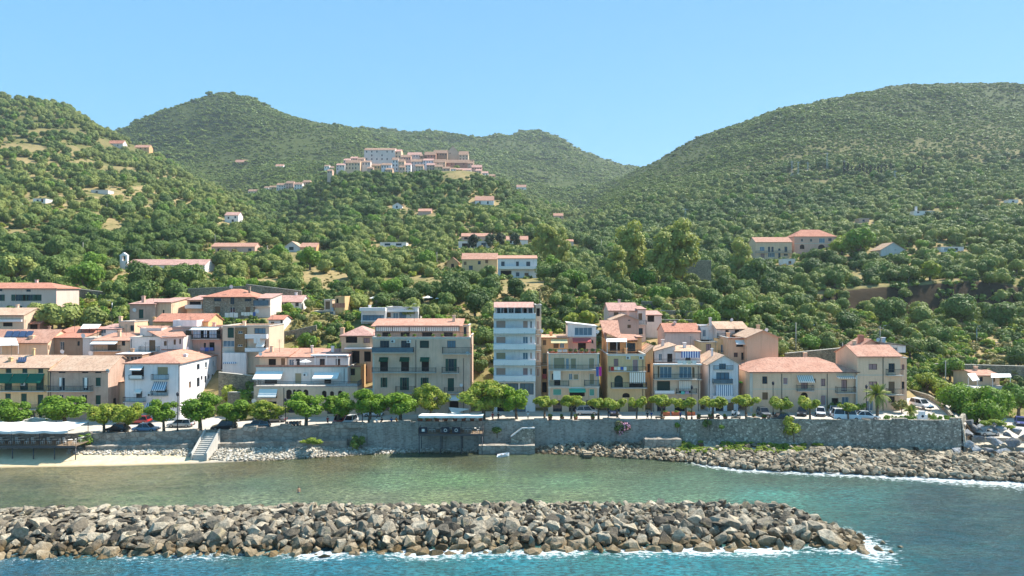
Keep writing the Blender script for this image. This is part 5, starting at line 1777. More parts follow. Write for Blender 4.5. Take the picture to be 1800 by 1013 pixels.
VIL = [  # columns, eaves row, distance, wall, roof kind, ridge row, window rows, columns, depth, what it is
    (640, 694, 263.5, 722, 'pinkwhite', 'gx', 260.5, 3, 6, 16, 'long white palace crowning the hilltop village'),
    (694.4, 705, 266, 724, 'cream', 'gx', 263, 2, 2, 14, 'cream wing at the right end of the palace'),
    (570, 579, 292, 0, 'white', 'gx', 290, 2, 2, 8, 'leftmost white house of the hilltop village'),
    (580, 587, 295, 0, 'beige', 'gx', 292.5, 1, 2, 8, 'small beige house second from the left in the village'),
    (591, 606, 290, 694, 'pinkwhite', 'gx', 287.5, 2, 3, 9, 'white house left of the village stair of roofs'),
    (604, 615, 281.5, 706, 'pinkwhite', 'gx', 279, 2, 3, 9, 'white upper house at the left of the village'),
    (607, 633, 286, 698, 'cream', 'gx', 281.5, 2, 5, 9, 'broad cream house below the left end of the palace'),
    (636, 651, 285, 704, 'pinkwhite', 'gx', 282.5, 1, 3, 8, 'pinkish house under the left corner of the palace'),
    (653, 668, 291, 692, 'ochre', 'gx', 288, 2, 3, 8, 'ochre house under the middle of the palace'),
    (670, 688, 290, 694, 'bluewhite', 'gx', 287, 2, 4, 8, 'blue-white house under the right of the palace'),
    (689, 700, 281, 700, 'white', 'gx', 277, 3, 2, 8, 'tall white house right below the palace corner'),
    (700.5, 711, 284, 696, 'cream', 'gx', 280, 2, 2, 8, 'cream house right of the tall white one'),
    (705, 722, 276, 714, 'rose', 'gx', 272.5, 1, 4, 9, 'rosy house between palace and white gable'),
    (716, 740, 272, 722, 'pinkwhite', 'gx', 268, 1, 5, 9, 'white gabled house in the dip of the village skyline'),
    (712, 722, 290, 692, 'white', 'gx', 287, 3, 2, 8, 'narrow white house low in the middle of the village'),
    (722, 743, 284, 702, 'grey', 'gx', 280, 2, 4, 9, 'grey house in the middle of the village'),
    (746, 766, 272, 716, 'rust', 'gx', 267, 2, 4, 9, 'rust-brown house left of the church'),
    (762, 786, 269, 724, 'brown', 'gx', 264, 1, 5, 9, 'brown-roofed house high left of the church'),
    (744, 762, 282, 702, 'bluewhite', 'gx', 279, 2, 4, 8, 'blue-grey house below the rust-brown one'),
    (762, 783, 285, 698, 'cream', 'gx', 280, 2, 4, 9, 'cream house left of the big red wall'),
    (783, 826, 286, 704, 'rust', 'gx', 281, 1, 6, 9, 'long rust-red house below the church'),
    (786, 806, 267, 736, 'beige', 'gy', 257, 1, 2, 22, 'pale gabled church at the top of the village'),
    (806.5, 823, 272, 730, 'beige', 'gx', 266, 2, 3, 12, 'peach house against the right of the church'),
    (792, 801, 297, 676, 'white', 'gx', 295, 4, 2, 8, 'white left half of the tall twin house at the village foot'),
    (801.5, 813, 298, 676, 'ochre', 'gx', 296, 4, 2, 8, 'ochre right half of the tall twin house at the village foot'),
    (813.5, 828, 299, 680, 'white', 'gx', 296, 2, 3, 8, 'white house right of the tall twin house'),
    (828, 833, 281, 712, 'cream', 'flat', None, 1, 1, 4, 'slim tower at the right shoulder of the village'),
    (829, 847, 294, 690, 'pinkstone', 'gx', 290, 2, 4, 8, 'stone house at the right end of the village'),
    (848, 858, 304, 676, 'white', 'gx', 301.5, 1, 2, 7, 'first white cottage right below the village'),
    (860, 870, 309, 668, 'rose', 'gx', 306.5, 1, 2, 7, 'last rosy cottage right below the village'),
    (575, 584, 300, 684, 'stonegrey', 'gx', 298, 1, 2, 7, 'low grey house at the left foot of the village'),
    (616, 628, 278, 712, 'beige', 'gx', 275.5, 1, 3, 8, 'beige house just left of the palace'),
    (628, 640, 280, 710, 'stonegrey', 'gx', 277, 2, 3, 8, 'grey house touching the left end of the palace'),
    (645, 656, 296, 686, 'pinkstone', 'gx', 293.5, 1, 2, 7, 'faded pink house low under the palace'),
    (678, 690, 298, 684, 'cream', 'gx', 295.5, 1, 3, 7, 'cream cottage low under the palace'),
    (702, 712, 294, 688, 'stonegrey', 'gx', 291, 2, 2, 7, 'grey house low right of the palace'),
    (730, 744, 292, 690, 'beige', 'gx', 289, 2, 3, 7, 'beige house low in the village middle'),
    (738, 750, 274, 716, 'brown', 'gx', 271, 1, 2, 8, 'brown house beside the white gable'),
    (750, 764, 290, 690, 'pinkstone', 'gx', 287, 2, 3, 7, 'faded pink house below the blue-grey one'),
    (764, 778, 293, 686, 'yellow', 'gx', 290, 1, 3, 7, 'yellow house left of the tall twin house'),
    (778, 791, 296, 682, 'stonegrey', 'gx', 293, 2, 2, 7, 'grey house touching the tall twin house'),
    (822, 832, 287, 702, 'stonegrey', 'gx', 284, 2, 2, 7, 'grey house under the slim tower'),
    (836, 846, 300, 682, 'beige', 'gx', 297.5, 1, 2, 7, 'beige cottage under the right end of the village'),
    (464, 472, 330, 0, 'white', 'gx', 328, 1, 2, 7, 'leftmost white cottage of the lower row left of the village'),
    (473, 485, 329, 0, 'beige', 'gx', 326.5, 1, 3, 8, 'beige house of the lower row left of the village'),
    (486, 502, 325, 0, 'pinkwhite', 'gx', 322, 2, 4, 8, 'pinkish house in the lower row left of the village'),
    (502.5, 516, 322, 0, 'rose', 'gx', 318.5, 2, 3, 8, 'rosy house in the lower row left of the village'),
    (517, 531, 324, 0, 'white', 'gx', 320.5, 2, 3, 8, 'white house in the lower row left of the village'),
    (532, 545, 320, 0, 'cream', 'gx', 317, 1, 3, 8, 'rightmost cream house of the lower row left of the village'),
    (436, 452, 336, 0, 'pinkwhite', 'gx', 333, 1, 3, 8, 'lone pinkish house further left of the lower row'),
]
for (x0, x1, yt, Y, wl, rf, rp, rows, cols, d, lab) in VIL:
    it = grid(x0, x1, yt, rows, cols, 3.2 if 'palace' in lab else 2.5, 2.0 if 'palace' in lab else 1.6, 6.6 if 'palace' in lab else 4.6)
    if Y:
        HILLH.append((x0 - 1, x1 + 1, yt - 3, yt + rows * 4.6 - 0.5, Y))
        house('village_house' if 'church' not in lab or 'against' in lab or 'left' in lab or 'below' in lab else 'church', lab, x0, x1, Y, yt, d=d, roof=rf, rp=rp, wall=wl, rmat=RNG.choice(('rosy', 'old', 'old')), items=it, group='houses of the hilltop village', auto=False, zb=min(H(wx(x0, Y), Y), H(wx(x1, Y), Y)) - 9)
    else:
        house('village_house', lab, x0, x1, 600, yt, d=d, roof=rf, rp=rp, wall=wl, rmat='old', items=it, group='houses of the lower row' if x1 < 560 else 'houses of the hilltop village')
# ------------------------------------------------------------------ plants
LEAF = {
    'olive': leafmat('olive_leaves', (90, 108, 52), (150, 158, 84), trans=0.22),
    'dark': leafmat('evergreen_leaves', (66, 90, 44), (114, 134, 66), trans=0.22),
    'broad': leafmat('broad_leaves', (78, 114, 42), (138, 166, 66), trans=0.3, hue_var=0.3),
    'lime': leafmat('yellow_green_leaves', (110, 132, 44), (176, 180, 74), trans=0.3, hue_var=0.3),
    'tall': leafmat('poplar_leaves', (134, 142, 70), (182, 184, 100), trans=0.32, hue_var=0.3),
    'maquis': leafmat('maquis_leaves', (88, 110, 52), (132, 148, 74), trans=0.26),
    'conifer': leafmat('conifer_needles', (34, 50, 32), (62, 80, 50), trans=0.05),
    'palm': leafmat('palm_fronds', (90, 108, 44), (146, 152, 70), trans=0.2),
    'street': leafmat('street_tree_leaves', (82, 118, 34), (140, 168, 56), trans=0.34, hue_var=0.25),
    'streety': leafmat('yellowing_street_leaves', (104, 128, 42), (164, 176, 66), warm=(188, 184, 84), trans=0.34, hue_var=0.25),
    'pinkfl': leafmat('oleander_flowers', (196, 110, 140), (232, 170, 190), trans=0.2),
    'grass': leafmat('shore_grass', (112, 136, 44), (160, 172, 70), trans=0.25),
    'dryshrub': leafmat('dry_scrub', (116, 116, 62), (164, 150, 92), trans=0.15),
}
BARK = plaster('grey_bark', (122, 108, 92), (92, 80, 66), 2.0, 0.6, 0.3)


def ico(sub):
    bm = bmesh.new()
    bmesh.ops.create_icosphere(bm, subdivisions=sub, radius=1.0)
    v = np.array([q.co[:] for q in bm.verts])
    f = np.array([[q.index for q in p.verts] for p in bm.faces])
    bm.free()
    return v, f


ICO1, ICO2 = ico(1), ico(2)


def crown(name, seed, rx, rz, cz, nl, nq, leaf, mat, spread=0.62, lobe=0.5, core=True, up=0.35, ry=None, sh=(0.72, 1.16, 0.70)):
    """a crown of leaf clumps: nl lobes filled with nq small leaf faces round a dark inner mass"""
    g = np.random.default_rng(seed)
    ry = ry or rx
    d = g.normal(size=(nl, 3))
    d /= np.linalg.norm(d, axis=1)[:, None]
    rad = g.uniform(0.35, 1.0, nl) ** 0.5 * spread
    lc = d * rad[:, None] * np.array([rx, ry, rz])
    lr = lobe * g.uniform(0.7, 1.15, nl) * min(rx, rz * 1.2)
    which = g.choice(nl, nq * 2, p=lr ** 2 / (lr ** 2).sum())
    n = g.normal(size=(nq * 2, 3))
    n[:, 2] += up
    n /= np.linalg.norm(n, axis=1)[:, None]
    pos = lc[which] + n * (lr[which] * g.uniform(sh[0], sh[1], nq * 2))[:, None] * np.array([1, 1, 0.9])
    inside = np.zeros(len(pos), bool)
    for k in range(nl):
        dd = np.linalg.norm((pos - lc[k]) / lr[k], axis=1)
        inside |= (dd < 0.8) & (which != k)
    keep = np.where(~inside)[0][:nq]
    pos, n = pos[keep], n[keep]
    m = len(pos)
    nn = n * 0.95 + g.normal(size=(m, 3)) * 0.33 + np.array([0, 0, .12])
    nn /= np.linalg.norm(nn, axis=1)[:, None]
    t = np.cross(nn, g.normal(size=(m, 3)))
    t /= np.linalg.norm(t, axis=1)[:, None]
    b = np.cross(nn, t)
    s = leaf * g.uniform(0.6, 1.25, m)
    t *= (s * 0.5)[:, None]
    b *= (s * 0.36)[:, None]
    quads = np.stack([pos - t, pos - b * 0.9 + t * .1, pos + t, pos + b * 1.1], 1).reshape(-1, 3)
    faces = np.arange(m * 4).reshape(-1, 4).tolist()
    vs = [quads]
    off = m * 4
    if core:
        iv, if_ = ICO1
        for k in range(nl):
            w = iv * (lr[k] * sh[2]) * (1 + 0.18 * g.normal(size=(len(iv), 1))) + lc[k]
            vs.append(w)
            faces += (if_ + off).tolist()
            off += len(iv)
    v = np.concatenate(vs)
    v[:, 2] += cz
    return np_mesh(name, v, faces, mat)


def trunk_mesh(name, h, r, seed, limbs=3, fork=0.5, spread=1.2, mat=None):
    rr = random.Random(seed)
    m = MB()
    lean = (rr.uniform(-.15, .15) * h * .3, rr.uniform(-.1, .1) * h * .3)
    top = (lean[0], lean[1], h * fork)
    m.tube((0, 0, -0.6), (lean[0] * .4, lean[1] * .4, h * fork * .5), r * 1.25, r, 7)
    m.tube((lean[0] * .4, lean[1] * .4, h * fork * .5), top, r, r * .8, 7)
    for k in range(limbs):
        a = 6.283 * k / limbs + rr.uniform(-.4, .4)
        e = (top[0] + spread * math.cos(a), top[1] + spread * math.sin(a), h * rr.uniform(.85, 1.05))
        m.tube(top, e, r * .6, r * .25, 5)
    return m.mesh(name, mat or BARK)


OL_HI = [crown('olive_crown', 100 + k, 3.2 + .25 * (k % 3), 2.0 + .2 * (k % 2), 2.6, 9, 1200, .52, LEAF['olive'], lobe=.56, spread=.55, sh=(.82, 1.1, .8)) for k in range(6)]
OL_LO = [crown('olive_crown_far', 200 + k, 3.4, 2.4, 2.5, 6, 480, .7, LEAF['olive'], lobe=.62, spread=.5, sh=(.86, 1.08, .84)) for k in range(5)]
LM_LO = [crown('lime_crown_far', 250 + k, 3.3, 2.3, 2.8, 6, 460, .7, LEAF['broad'], lobe=.6, spread=.52, sh=(.84, 1.1, .82)) for k in range(2)]
DK_LO = [crown('evergreen_crown_far', 230 + k, 3.4, 2.6, 2.8, 6, 480, .7, LEAF['dark'], lobe=.6, spread=.52, sh=(.86, 1.08, .84)) for k in range(3)]
OL_TR = trunk_mesh('olive_trunk', 2.6, .28, 3)
DK_HI = [crown('evergreen_crown', 300 + k, 3.6, 2.7, 3.1, 11, 1400, .52, LEAF['dark'], lobe=.53, spread=.58, sh=(.8, 1.12, .78)) for k in range(4)]
BR_HI = [crown('broadleaf_crown', 340 + k, 3.0, 2.3, 3.4, 12, 1200, .55, LEAF['broad']) for k in range(4)]
LM_HI = [crown('lime_crown', 360 + k, 2.8, 2.0, 2.8, 11, 1000, .55, LEAF['lime']) for k in range(3)]
TL_HI = [crown('poplar_crown', 380 + k, 3.3, 6.0, 7.2, 26, 2400, .55, LEAF['tall'], lobe=.42, spread=.75) for k in range(3)]
SHRUB = [crown('maquis_clump', 400 + k, 1.0, .62, .3, 6, 70, .5, LEAF['maquis'], spread=.75, lobe=.55) for k in range(5)]
BUSH = {k: [crown(k + '_bush', 450 + i, 1.0, .75, .55, 7, 260, .32, LEAF[k], spread=.7) for i in range(3)] for k in ('dark', 'broad', 'lime', 'dryshrub', 'grass')}


def tree(name, label, cat, loc, crown_me, trunk_me, s=(1, 1, 1), rz=0.0, group=None):
    t = bpy.data.objects.new(name, None)
    COL.objects.link(t)
    t.empty_display_size = .3
    t.location = loc
    t.rotation_euler = (0, 0, rz)
    t.scale = s
    BASE[t.name] = Vector((0, 0, 0))
    tag(t, label, cat, group)
    link('trunk', trunk_me, t)
    link('crown', crown_me, t)
    return t


def scatter(name, label, pts, meshes, kind='stuff'):
    """one mass of plants: pts rows are x, y, z, rotation, scale x/y, scale z, which mesh"""
    pts = np.asarray(pts, float)
    src = bpy.data.collections.new(name + '_source')
    for i, me in enumerate(meshes):
        o = bpy.data.objects.new('%s_src_%02d' % (name, i), me)
        src.objects.link(o)
    me = bpy.data.meshes.new(name)
    me.from_pydata(pts[:, :3].tolist(), [], [])
    rot = np.zeros((len(pts), 3), np.float32)
    rot[:, 2] = pts[:, 3]
    scl = np.stack([pts[:, 4], pts[:, 4], pts[:, 5]], 1).astype(np.float32)
    a = me.attributes.new('rot', 'FLOAT_VECTOR', 'POINT')
    a.data.foreach_set('vector', rot.reshape(-1))
    a = me.attributes.new('scl', 'FLOAT_VECTOR', 'POINT')
    a.data.foreach_set('vector', scl.reshape(-1))
    a = me.attributes.new('pick', 'INT', 'POINT')
    a.data.foreach_set('value', pts[:, 6].astype(np.int32))
    o = link(name, me)
    ng = bpy.data.node_groups.new(name + '_nodes', 'GeometryNodeTree')
    ng.interface.new_socket('Geometry', in_out='INPUT', socket_type='NodeSocketGeometry')
    ng.interface.new_socket('Geometry', in_out='OUTPUT', socket_type='NodeSocketGeometry')
    gi, go = ng.nodes.new('NodeGroupInput'), ng.nodes.new('NodeGroupOutput')
    ci = ng.nodes.new('GeometryNodeCollectionInfo')
    ci.inputs['Collection'].default_value = src
    ci.inputs['Separate Children'].default_value = True
    ci.inputs['Reset Children'].default_value = True
    ip = ng.nodes.new('GeometryNodeInstanceOnPoints')
    ip.inputs['Pick Instance'].default_value = True

    def attr(nm, typ):
        nd = ng.nodes.new('GeometryNodeInputNamedAttribute')
        nd.data_type = typ
        nd.inputs['Name'].default_value = nm
        return nd.outputs['Attribute']
    ng.links.new(gi.outputs[0], ip.inputs['Points'])
    ng.links.new(ci.outputs[0], ip.inputs['Instance'])
    ng.links.new(attr('pick', 'INT'), ip.inputs['Instance Index'])
    e2r = ng.nodes.new('FunctionNodeEulerToRotation')
    ng.links.new(attr('rot', 'FLOAT_VECTOR'), e2r.inputs[0])
    ng.links.new(e2r.outputs[0], ip.inputs['Rotation'])
    ng.links.new(attr('scl', 'FLOAT_VECTOR'), ip.inputs['Scale'])
    ng.links.new(ip.outputs[0], go.inputs[0])
    md = o.modifiers.new('plants', 'NODES')
    md.node_group = ng
    return tag(o, label, None, None, kind)


# bare or grassy places seen between the trees: photo column, row, half width, half height
BARE = [(95, 233, 55, 6), (40, 262, 45, 7), (140, 262, 26, 6), (150, 290, 40, 6), (30, 287, 30, 5), (60, 318, 30, 4), (170, 305, 22, 5), (30, 415, 22, 12), (200, 402, 26, 11),
        (155, 378, 30, 6), (255, 400, 14, 8), (290, 320, 18, 5), (250, 330, 18, 4), (515, 462, 14, 20), (565, 492, 42, 22), (470, 497, 40, 8), (720, 500, 60, 12), (880, 508, 30, 16), (930, 505, 30, 14),
        (1560, 487, 90, 7), (1525, 522, 40, 16), (1625, 512, 40, 9), (1440, 320, 22, 5), (1400, 395, 18, 5), (1390, 375, 14, 4), (1545, 372, 20, 3), (1735, 350, 25, 3), (190, 345, 30, 5), (110, 372, 20, 4), (215, 300, 20, 6), (420, 395, 20, 4), (50, 170, 10, 4)]


def covered(px, py, y, w, hgt):
    """true where a plant would stand in a house, on bare ground or in front of a house front"""
    for (a, b, t, f, hy) in HILLH:
        if y < hy + 12 and a - w * .6 < px < b + w * .6 and t - 2 < py - hgt * .5 and py - hgt < f - 1:
            if y > hy - 60 or (py - hgt) < f - 3:
                return True
    return False


HB = np.array([(a - 1.2, b + 1.2, c - 1.6, d + 1.2) for a, b, c, d, _ in HOUSES])


def in_house(x, y, m=0.0):
    return bool(((HB[:, 0] - m < x) & (x < HB[:, 1] + m) & (HB[:, 2] - m < y) & (y < HB[:, 3] + m)).any())


def is_bare(px, py):
    return any(((px - a) / c) ** 2 + ((py - b) / d) ** 2 < 1 for a, b, c, d in BARE)


# which ground can be seen at all: the lowest row so far along each bearing
_pyg = 506.5 - (ZG - CAM_Z) * F / YS[None, :]
_pyg[:, YS < 150] = 760
_sky = np.minimum.accumulate(_pyg, axis=1)


def hidden(px, y, slack):
    i = int(min(max((px + 700) / 3200.0 * (NU - 1), 0), NU - 1))
    j = int(min(np.searchsorted(YS, y), NY - 1))
    return _pyg[i, j] - slack > _sky[i, max(j - 1, 0)]


TREES = []      # x, y, z, rot, sxy, sz, kind, size in the picture
# trees one can point to: column, foot row, crown width in photo pixels, kind, distance
NAMED = [
    (200, 548, 62, 'D', 205), (250, 545, 58, 'D', 203), (310, 548, 62, 'D', 206), (240, 500, 60, 'D', 225), (330, 508, 60, 'D', 226), (285, 505, 55, 'O', 232), (105, 590, 85, 'O', 172), (165, 588, 70, 'O', 174),
    (75, 570, 46, 'O', 180), (150, 512, 62, 'B', 215), (115, 512, 40, 'D', 220), (30, 490, 70, 'O', 240), (90, 480, 60, 'D', 236), (185, 535, 30, 'B', 212),
    (545, 548, 30, 'O', 193), (628, 548, 46, 'O', 195), (755, 565, 46, 'O', 182), (720, 566, 40, 'O', 180), (780, 563, 36, 'O', 186), (590, 608, 40, 'D', 168), (540, 612, 36, 'B', 160), (520, 615, 30, 'L', 157),
    (835, 560, 60, 'D', 188), (850, 620, 52, 'D', 165), (845, 660, 34, 'D', 152), (860, 560, 44, 'O', 185), (967, 575, 40, 'D', 172), (970, 600, 32, 'O', 160), (1000, 565, 34, 'L', 178), (1030, 563, 36, 'L', 178), (1015, 585, 26, 'B', 170),
    (1045, 545, 30, 'D', 190), (905, 520, 44, 'D', 210), (800, 520, 60, 'D', 205), (760, 525, 46, 'D', 208), (720, 530, 44, 'D', 205), (690, 520, 38, 'B', 215),
    (1240, 572, 52, 'B', 172), (1285, 560, 74, 'D', 185), (1330, 590, 50, 'O', 172), (1360, 620, 48, 'O', 160), (1345, 560, 60, 'O', 192), (1395, 550, 46, 'D', 210), (1250, 545, 50, 'D', 200),
    (1485, 590, 56, 'D', 190), (1455, 625, 52, 'O', 170), (1425, 632, 40, 'B', 168), (1565, 572, 60, 'D', 215), (1620, 578, 62, 'O', 213), (1690, 572, 72, 'D', 214), (1760, 572, 70, 'D', 212), (1640, 640, 52, 'O', 172), (1600, 640, 54, 'O', 168),
    (1655, 605, 44, 'D', 184), (1710, 600, 22, 'O', 188), (1790, 700, 60, 'B', 142), (1790, 640, 50, 'D', 168), (1670, 660, 44, 'B', 160), (1655, 690, 44, 'L', 150), (1630, 680, 40, 'L', 152),
    (1160, 510, 54, 'P', 240), (1195, 500, 62, 'P', 243), (1110, 500, 52, 'P', 250), (1085, 515, 40, 'P', 240), (955, 470, 40, 'P', 300), (985, 478, 34, 'P', 300), (1130, 525, 50, 'B', 235), (1060, 530, 50, 'D', 222), (1010, 525, 50, 'B', 225),
    (1480, 432, 52, 'L', 320), (1510, 436, 60, 'B', 318), (1635, 482, 40, 'L', 258), (1300, 462, 40, 'P', 290), (1270, 480, 50, 'O', 275), (1430, 462, 50, 'D', 285), (1400, 470, 40, 'D', 280), (1545, 470, 50, 'D', 270), (1470, 480, 60, 'O', 268),
    (1375, 625, 30, 'D', 165), (1330, 470, 60, 'D', 265), (1310, 500, 44, 'D', 240), (1350, 510, 46, 'D', 238), (1270, 520, 46, 'D', 225), (1190, 535, 44, 'D', 215), (1100, 545, 44, 'D', 205), (1160, 545, 40, 'B', 208),
    (660, 500, 42, 'O', 250), (620, 495, 44, 'O', 252), (570, 480, 42, 'O', 262), (600, 470, 42, 'O', 275), (690, 478, 46, 'O', 270), (545, 470, 40, 'B', 270), (460, 480, 44, 'O', 262), (425, 470, 42, 'O', 272), (390, 475, 50, 'O', 268),
    (490, 455, 36, 'B', 290), (860, 500, 40, 'D', 240), (965, 505, 50, 'D', 245), (1000, 500, 46, 'D', 250), (430, 545, 26, 'B', 190), (505, 556, 22, 'B', 185), (415, 505, 26, 'B', 215),
]
KIND = {'D': ('evergreen_tree', 'dense dark evergreen', DK_HI, 3.6, 5.6), 'O': ('olive_tree', 'rounded grey-green olive', OL_HI, 3.4, 4.7), 'B': ('broadleaf_tree', 'fresh green leafy', BR_HI, 3.0, 5.6),
        'L': ('fruit_tree', 'yellow-green', LM_HI, 2.8, 4.8), 'P': ('poplar_tree', 'tall pale yellow-green', TL_HI, 3.0, 12.0)}


MARKS = [(50, 520, 'by the long pink house'), (240, 520, 'above the square stone house'), (120, 575, 'behind the brown stone house'), (290, 470, 'beside the chapel'), (520, 545, 'by the white bungalow'),
             (620, 540, 'beside the roofless ruin'), (750, 555, 'behind the five-storey block'), (845, 600, 'left of the white tower'), (985, 570, 'right of the white tower'), (730, 505, 'on the bank above the town'),
             (1240, 560, 'behind the pale pink barn house'), (1340, 600, 'behind the tall peach house'), (1450, 615, 'behind the long cream house'), (1600, 560, 'under the earth bank on the right'), (1640, 650, 'on the slope beside the corner house'),
             (1780, 670, 'at the right edge beside the bungalow'), (1150, 490, 'in the valley mouth'), (960, 480, 'beside the white gallery villa'), (1500, 430, 'beside the rose villa'), (1300, 490, 'in the ravine below the cream villa'), (1470, 480, 'on top of the earth bank'),
             (600, 480, 'on the dry slope above the ruin'), (430, 475, 'on the slope right of the chapel'), (1080, 530, 'on the slope above the pinkish two-storey house'), (900, 510, 'on the bank below the white gallery villa')]


def nearest_mark(px, py):
    return min(MARKS, key=lambda m: (m[0] - px) ** 2 + 2 * (m[1] - py) ** 2)[2]


_named_lab = {}
for (px, py, w, k, Y) in NAMED:
    nm, adj, crowns, r0, h0 = KIND[k]
    x = wx(px, Y)
    z = min(H(x, Y), wz(py, Y) + 1.0)
    s = w * Y / F / 2 / r0
    key = (nm, nearest_mark(px, py))
    _named_lab.setdefault(key, []).append((px, Y, x, z, s, k))
for (nm, mark), lst in _named_lab.items():
    lst.sort()
    words = {1: [''], 2: ['left-hand ', 'right-hand '], 3: ['left ', 'middle ', 'right ']}.get(len(lst)) or ['%s ' % w for w in ('leftmost', 'second', 'third', 'fourth', 'fifth', 'sixth', 'seventh', 'eighth')]
    for q, (px, Y, x, z, s, k) in enumerate(lst):
        _, adj, crowns, r0, h0 = KIND[k]
        w = words[q] if q < len(words) else 'further '
        lab = '%s%s tree %s' % (w, adj, mark)
        if len(lst) > 3:
            lab = '%s%s tree, counting from the left, %s' % (w, adj, mark)
        tree(nm, lab, 'tree', (x, Y, z), RNG.choice(crowns), OL_TR, (s, s, s * RNG.uniform(.92, 1.1)), RNG.uniform(0, 6.28))
        HB = np.vstack([HB, [x - s * 1.5, x + s * 1.5, Y - s * 1.5, Y + s * 1.5]])

# the groves: a jittered grid over the slopes
rs = np.random.default_rng(5)
y = 186.0
while y < 1000:
    sp = 6.3 if y < 330 else 7.0
    x = -0.83 * y
    while x < 0.83 * y:
        jx, jy = x + rs.uniform(-2.3, 2.3), y + rs.uniform(-2.3, 2.3)
        x += sp
        px = px_of(jx, jy)
        if hidden(px, jy, 3):
            continue
        z = H(jx, jy)
        py = 506.5 - (z - CAM_Z) * F / jy
        right_hill = px > 1020 and jy > 640
        if right_hill and (jy > 760 or rs.random() < 0.6):
            continue
        if jy > 760 and 200 < px < 1020 and py < 330 and jy > 830:
            continue
        den = mnoise.fractal((jx * 0.013, jy * 0.013, 4.0), 1.0, 2.0, 3)
        keep = 0.90
        if px < 420 and jy > 270:
            keep = 0.66 + 0.5 * den
        if jy < 215:
            keep = 0.45 if px < 1000 else 0.75
        if 1480 < px < 1830 and jy < 235:
            keep = 0.3
        if is_bare(px, py) or rs.random() > keep:
            continue
        s = (0.72 + 0.7 * rs.random() ** 1.6 if jy < 330 else 0.85 + 0.75 * rs.random() ** 1.4) * (1.0 if jy > 240 else 0.85)
        hgt = 4.7 * s * F / jy
        wpx = 6.6 * s * F / jy
        if in_house(jx, jy, 2.0) or covered(px, py, jy, wpx, hgt):
            continue
        dk = mnoise.noise((jx * 0.008, jy * 0.008, 9.0)) + rs.normal() * 0.22
        thr = 0.28 if px < 420 else 0.1
        if 440 < px < 700 and jy > 480:
            thr = -0.5
        kind = 1 if dk > thr else 0
        if rs.random() < 0.03:
            kind = 2
        TREES.append((jx, jy, z - 0.25, rs.uniform(0, 6.28), s, s * rs.uniform(.85, 1.2), kind, s / jy if -40 < px < 1840 else 0))
    y += sp
TREES.sort(key=lambda t: -t[7])
MARKS2 = [(60, 200, 'near the crest of the left hill'), (90, 290, 'high on the left hill'), (60, 360, 'by the white hut of the left grove'), (200, 360, 'by the pale cottage on the left hillside'), (330, 400, 'on the left hillside below the tower house'), (60, 430, 'low on the left hillside'), (200, 430, 'above the chapel'), (460, 420, 'above the long rose farmhouse'), (560, 440, 'by the teal-gabled farmhouse'), (640, 450, 'below the flat white villa'), (700, 400, 'above the flat white villa'), (800, 400, 'above the farmhouse with the arbour'), (920, 440, 'beside the cottage right of the conifers'), (1010, 450, 'at the valley bottom'), (1080, 440, 'right of the valley bottom'), (1180, 440, 'on the slope left of the cream villa'), (1260, 420, 'on the slope further left of the cream villa'), (1370, 400, 'above the cream villa'), (1480, 400, 'above the rose villa'), (1560, 410, 'by the grey gabled cottage'), (1640, 450, 'below the blue and white cottage'), (1720, 420, 'right of the blue and white cottage'), (1760, 470, 'at the right end of the earth bank'), (1620, 400, 'below the umbrella pine')]
cnt = {0: 0, 1: 0, 2: 0}
rest = []
for t in TREES:
    k = t[6]
    lim = {0: 300, 1: 180, 2: 40}[k]
    if cnt[k] < lim and t[7] > 0:
        cnt[k] += 1
        tpx, tpy = px_of(t[0], t[1]), 506.5 - (t[2] + 2 - CAM_Z) * F / t[1]
        zone = min(MARKS2 + MARKS, key=lambda m: (m[0] - tpx) ** 2 + 3 * (m[1] - tpy) ** 2)[2]
        nm, adj, ms = (('olive_tree', 'round olive tree', OL_HI), ('evergreen_tree', 'dark bushy evergreen tree', DK_HI), ('broadleaf_tree', 'light green leafy tree', BR_HI))[k]
        tree(nm, 'grove %s %s' % (adj, zone), 'tree', t[:3], ms[int(t[0] * 13) % len(ms)], OL_TR, (t[4], t[4], t[5]), t[3], 'grove trees ' + zone)
    else:
        rest.append((t[0], t[1], t[2], t[3], t[4], t[5], 8 + int(abs(t[0]) * 7) % 2 if (k == 2 or (int(abs(t[0]) * 31) % 23 == 0)) else (int(abs(t[0]) * 7) % 5) if k != 1 else 5 + int(abs(t[0]) * 7) % 3))
scatter('distant_olive_grove', 'mass of distant round olive and evergreen trees covering the hillsides', rest, OL_LO + DK_LO + LM_LO)

# maquis on the far slopes and scrub between the trees
pts = []
y = 560.0
while y < 2700:
    sp = max(4.2, y * 0.0047)
    x = -0.82 * y
    while x < 0.82 * y:
        jx, jy = x + rs.uniform(-.5, .5) * sp, y + rs.uniform(-.5, .5) * sp
        x += sp * 0.92
        px = px_of(jx, jy)
        if hidden(px, jy, 1.5):
            continue
        if jy < 760 and px < 1020:
            continue
        if jy < 950 and px < 330:
            continue
        z = H(jx, jy)
        py = 506.5 - (z - CAM_Z) * F / jy
        den = mnoise.fractal((jx * 0.006, jy * 0.006, 2.0), 1.0, 2.0, 4)
        if rs.random() > 0.86 + 0.5 * den or is_bare(px, py):
            continue
        s = sp * (0.45 + 0.7 * rs.random() ** 2) * (1 + 0.5 * den)
        if rs.random() < 0.05:
            s *= 1.5
        pts.append((jx, jy, z - .3, rs.uniform(0, 6.28), s, s * rs.uniform(.4, .8), rs.integers(0, 5)))
    y += sp * 0.92
y = 235.0
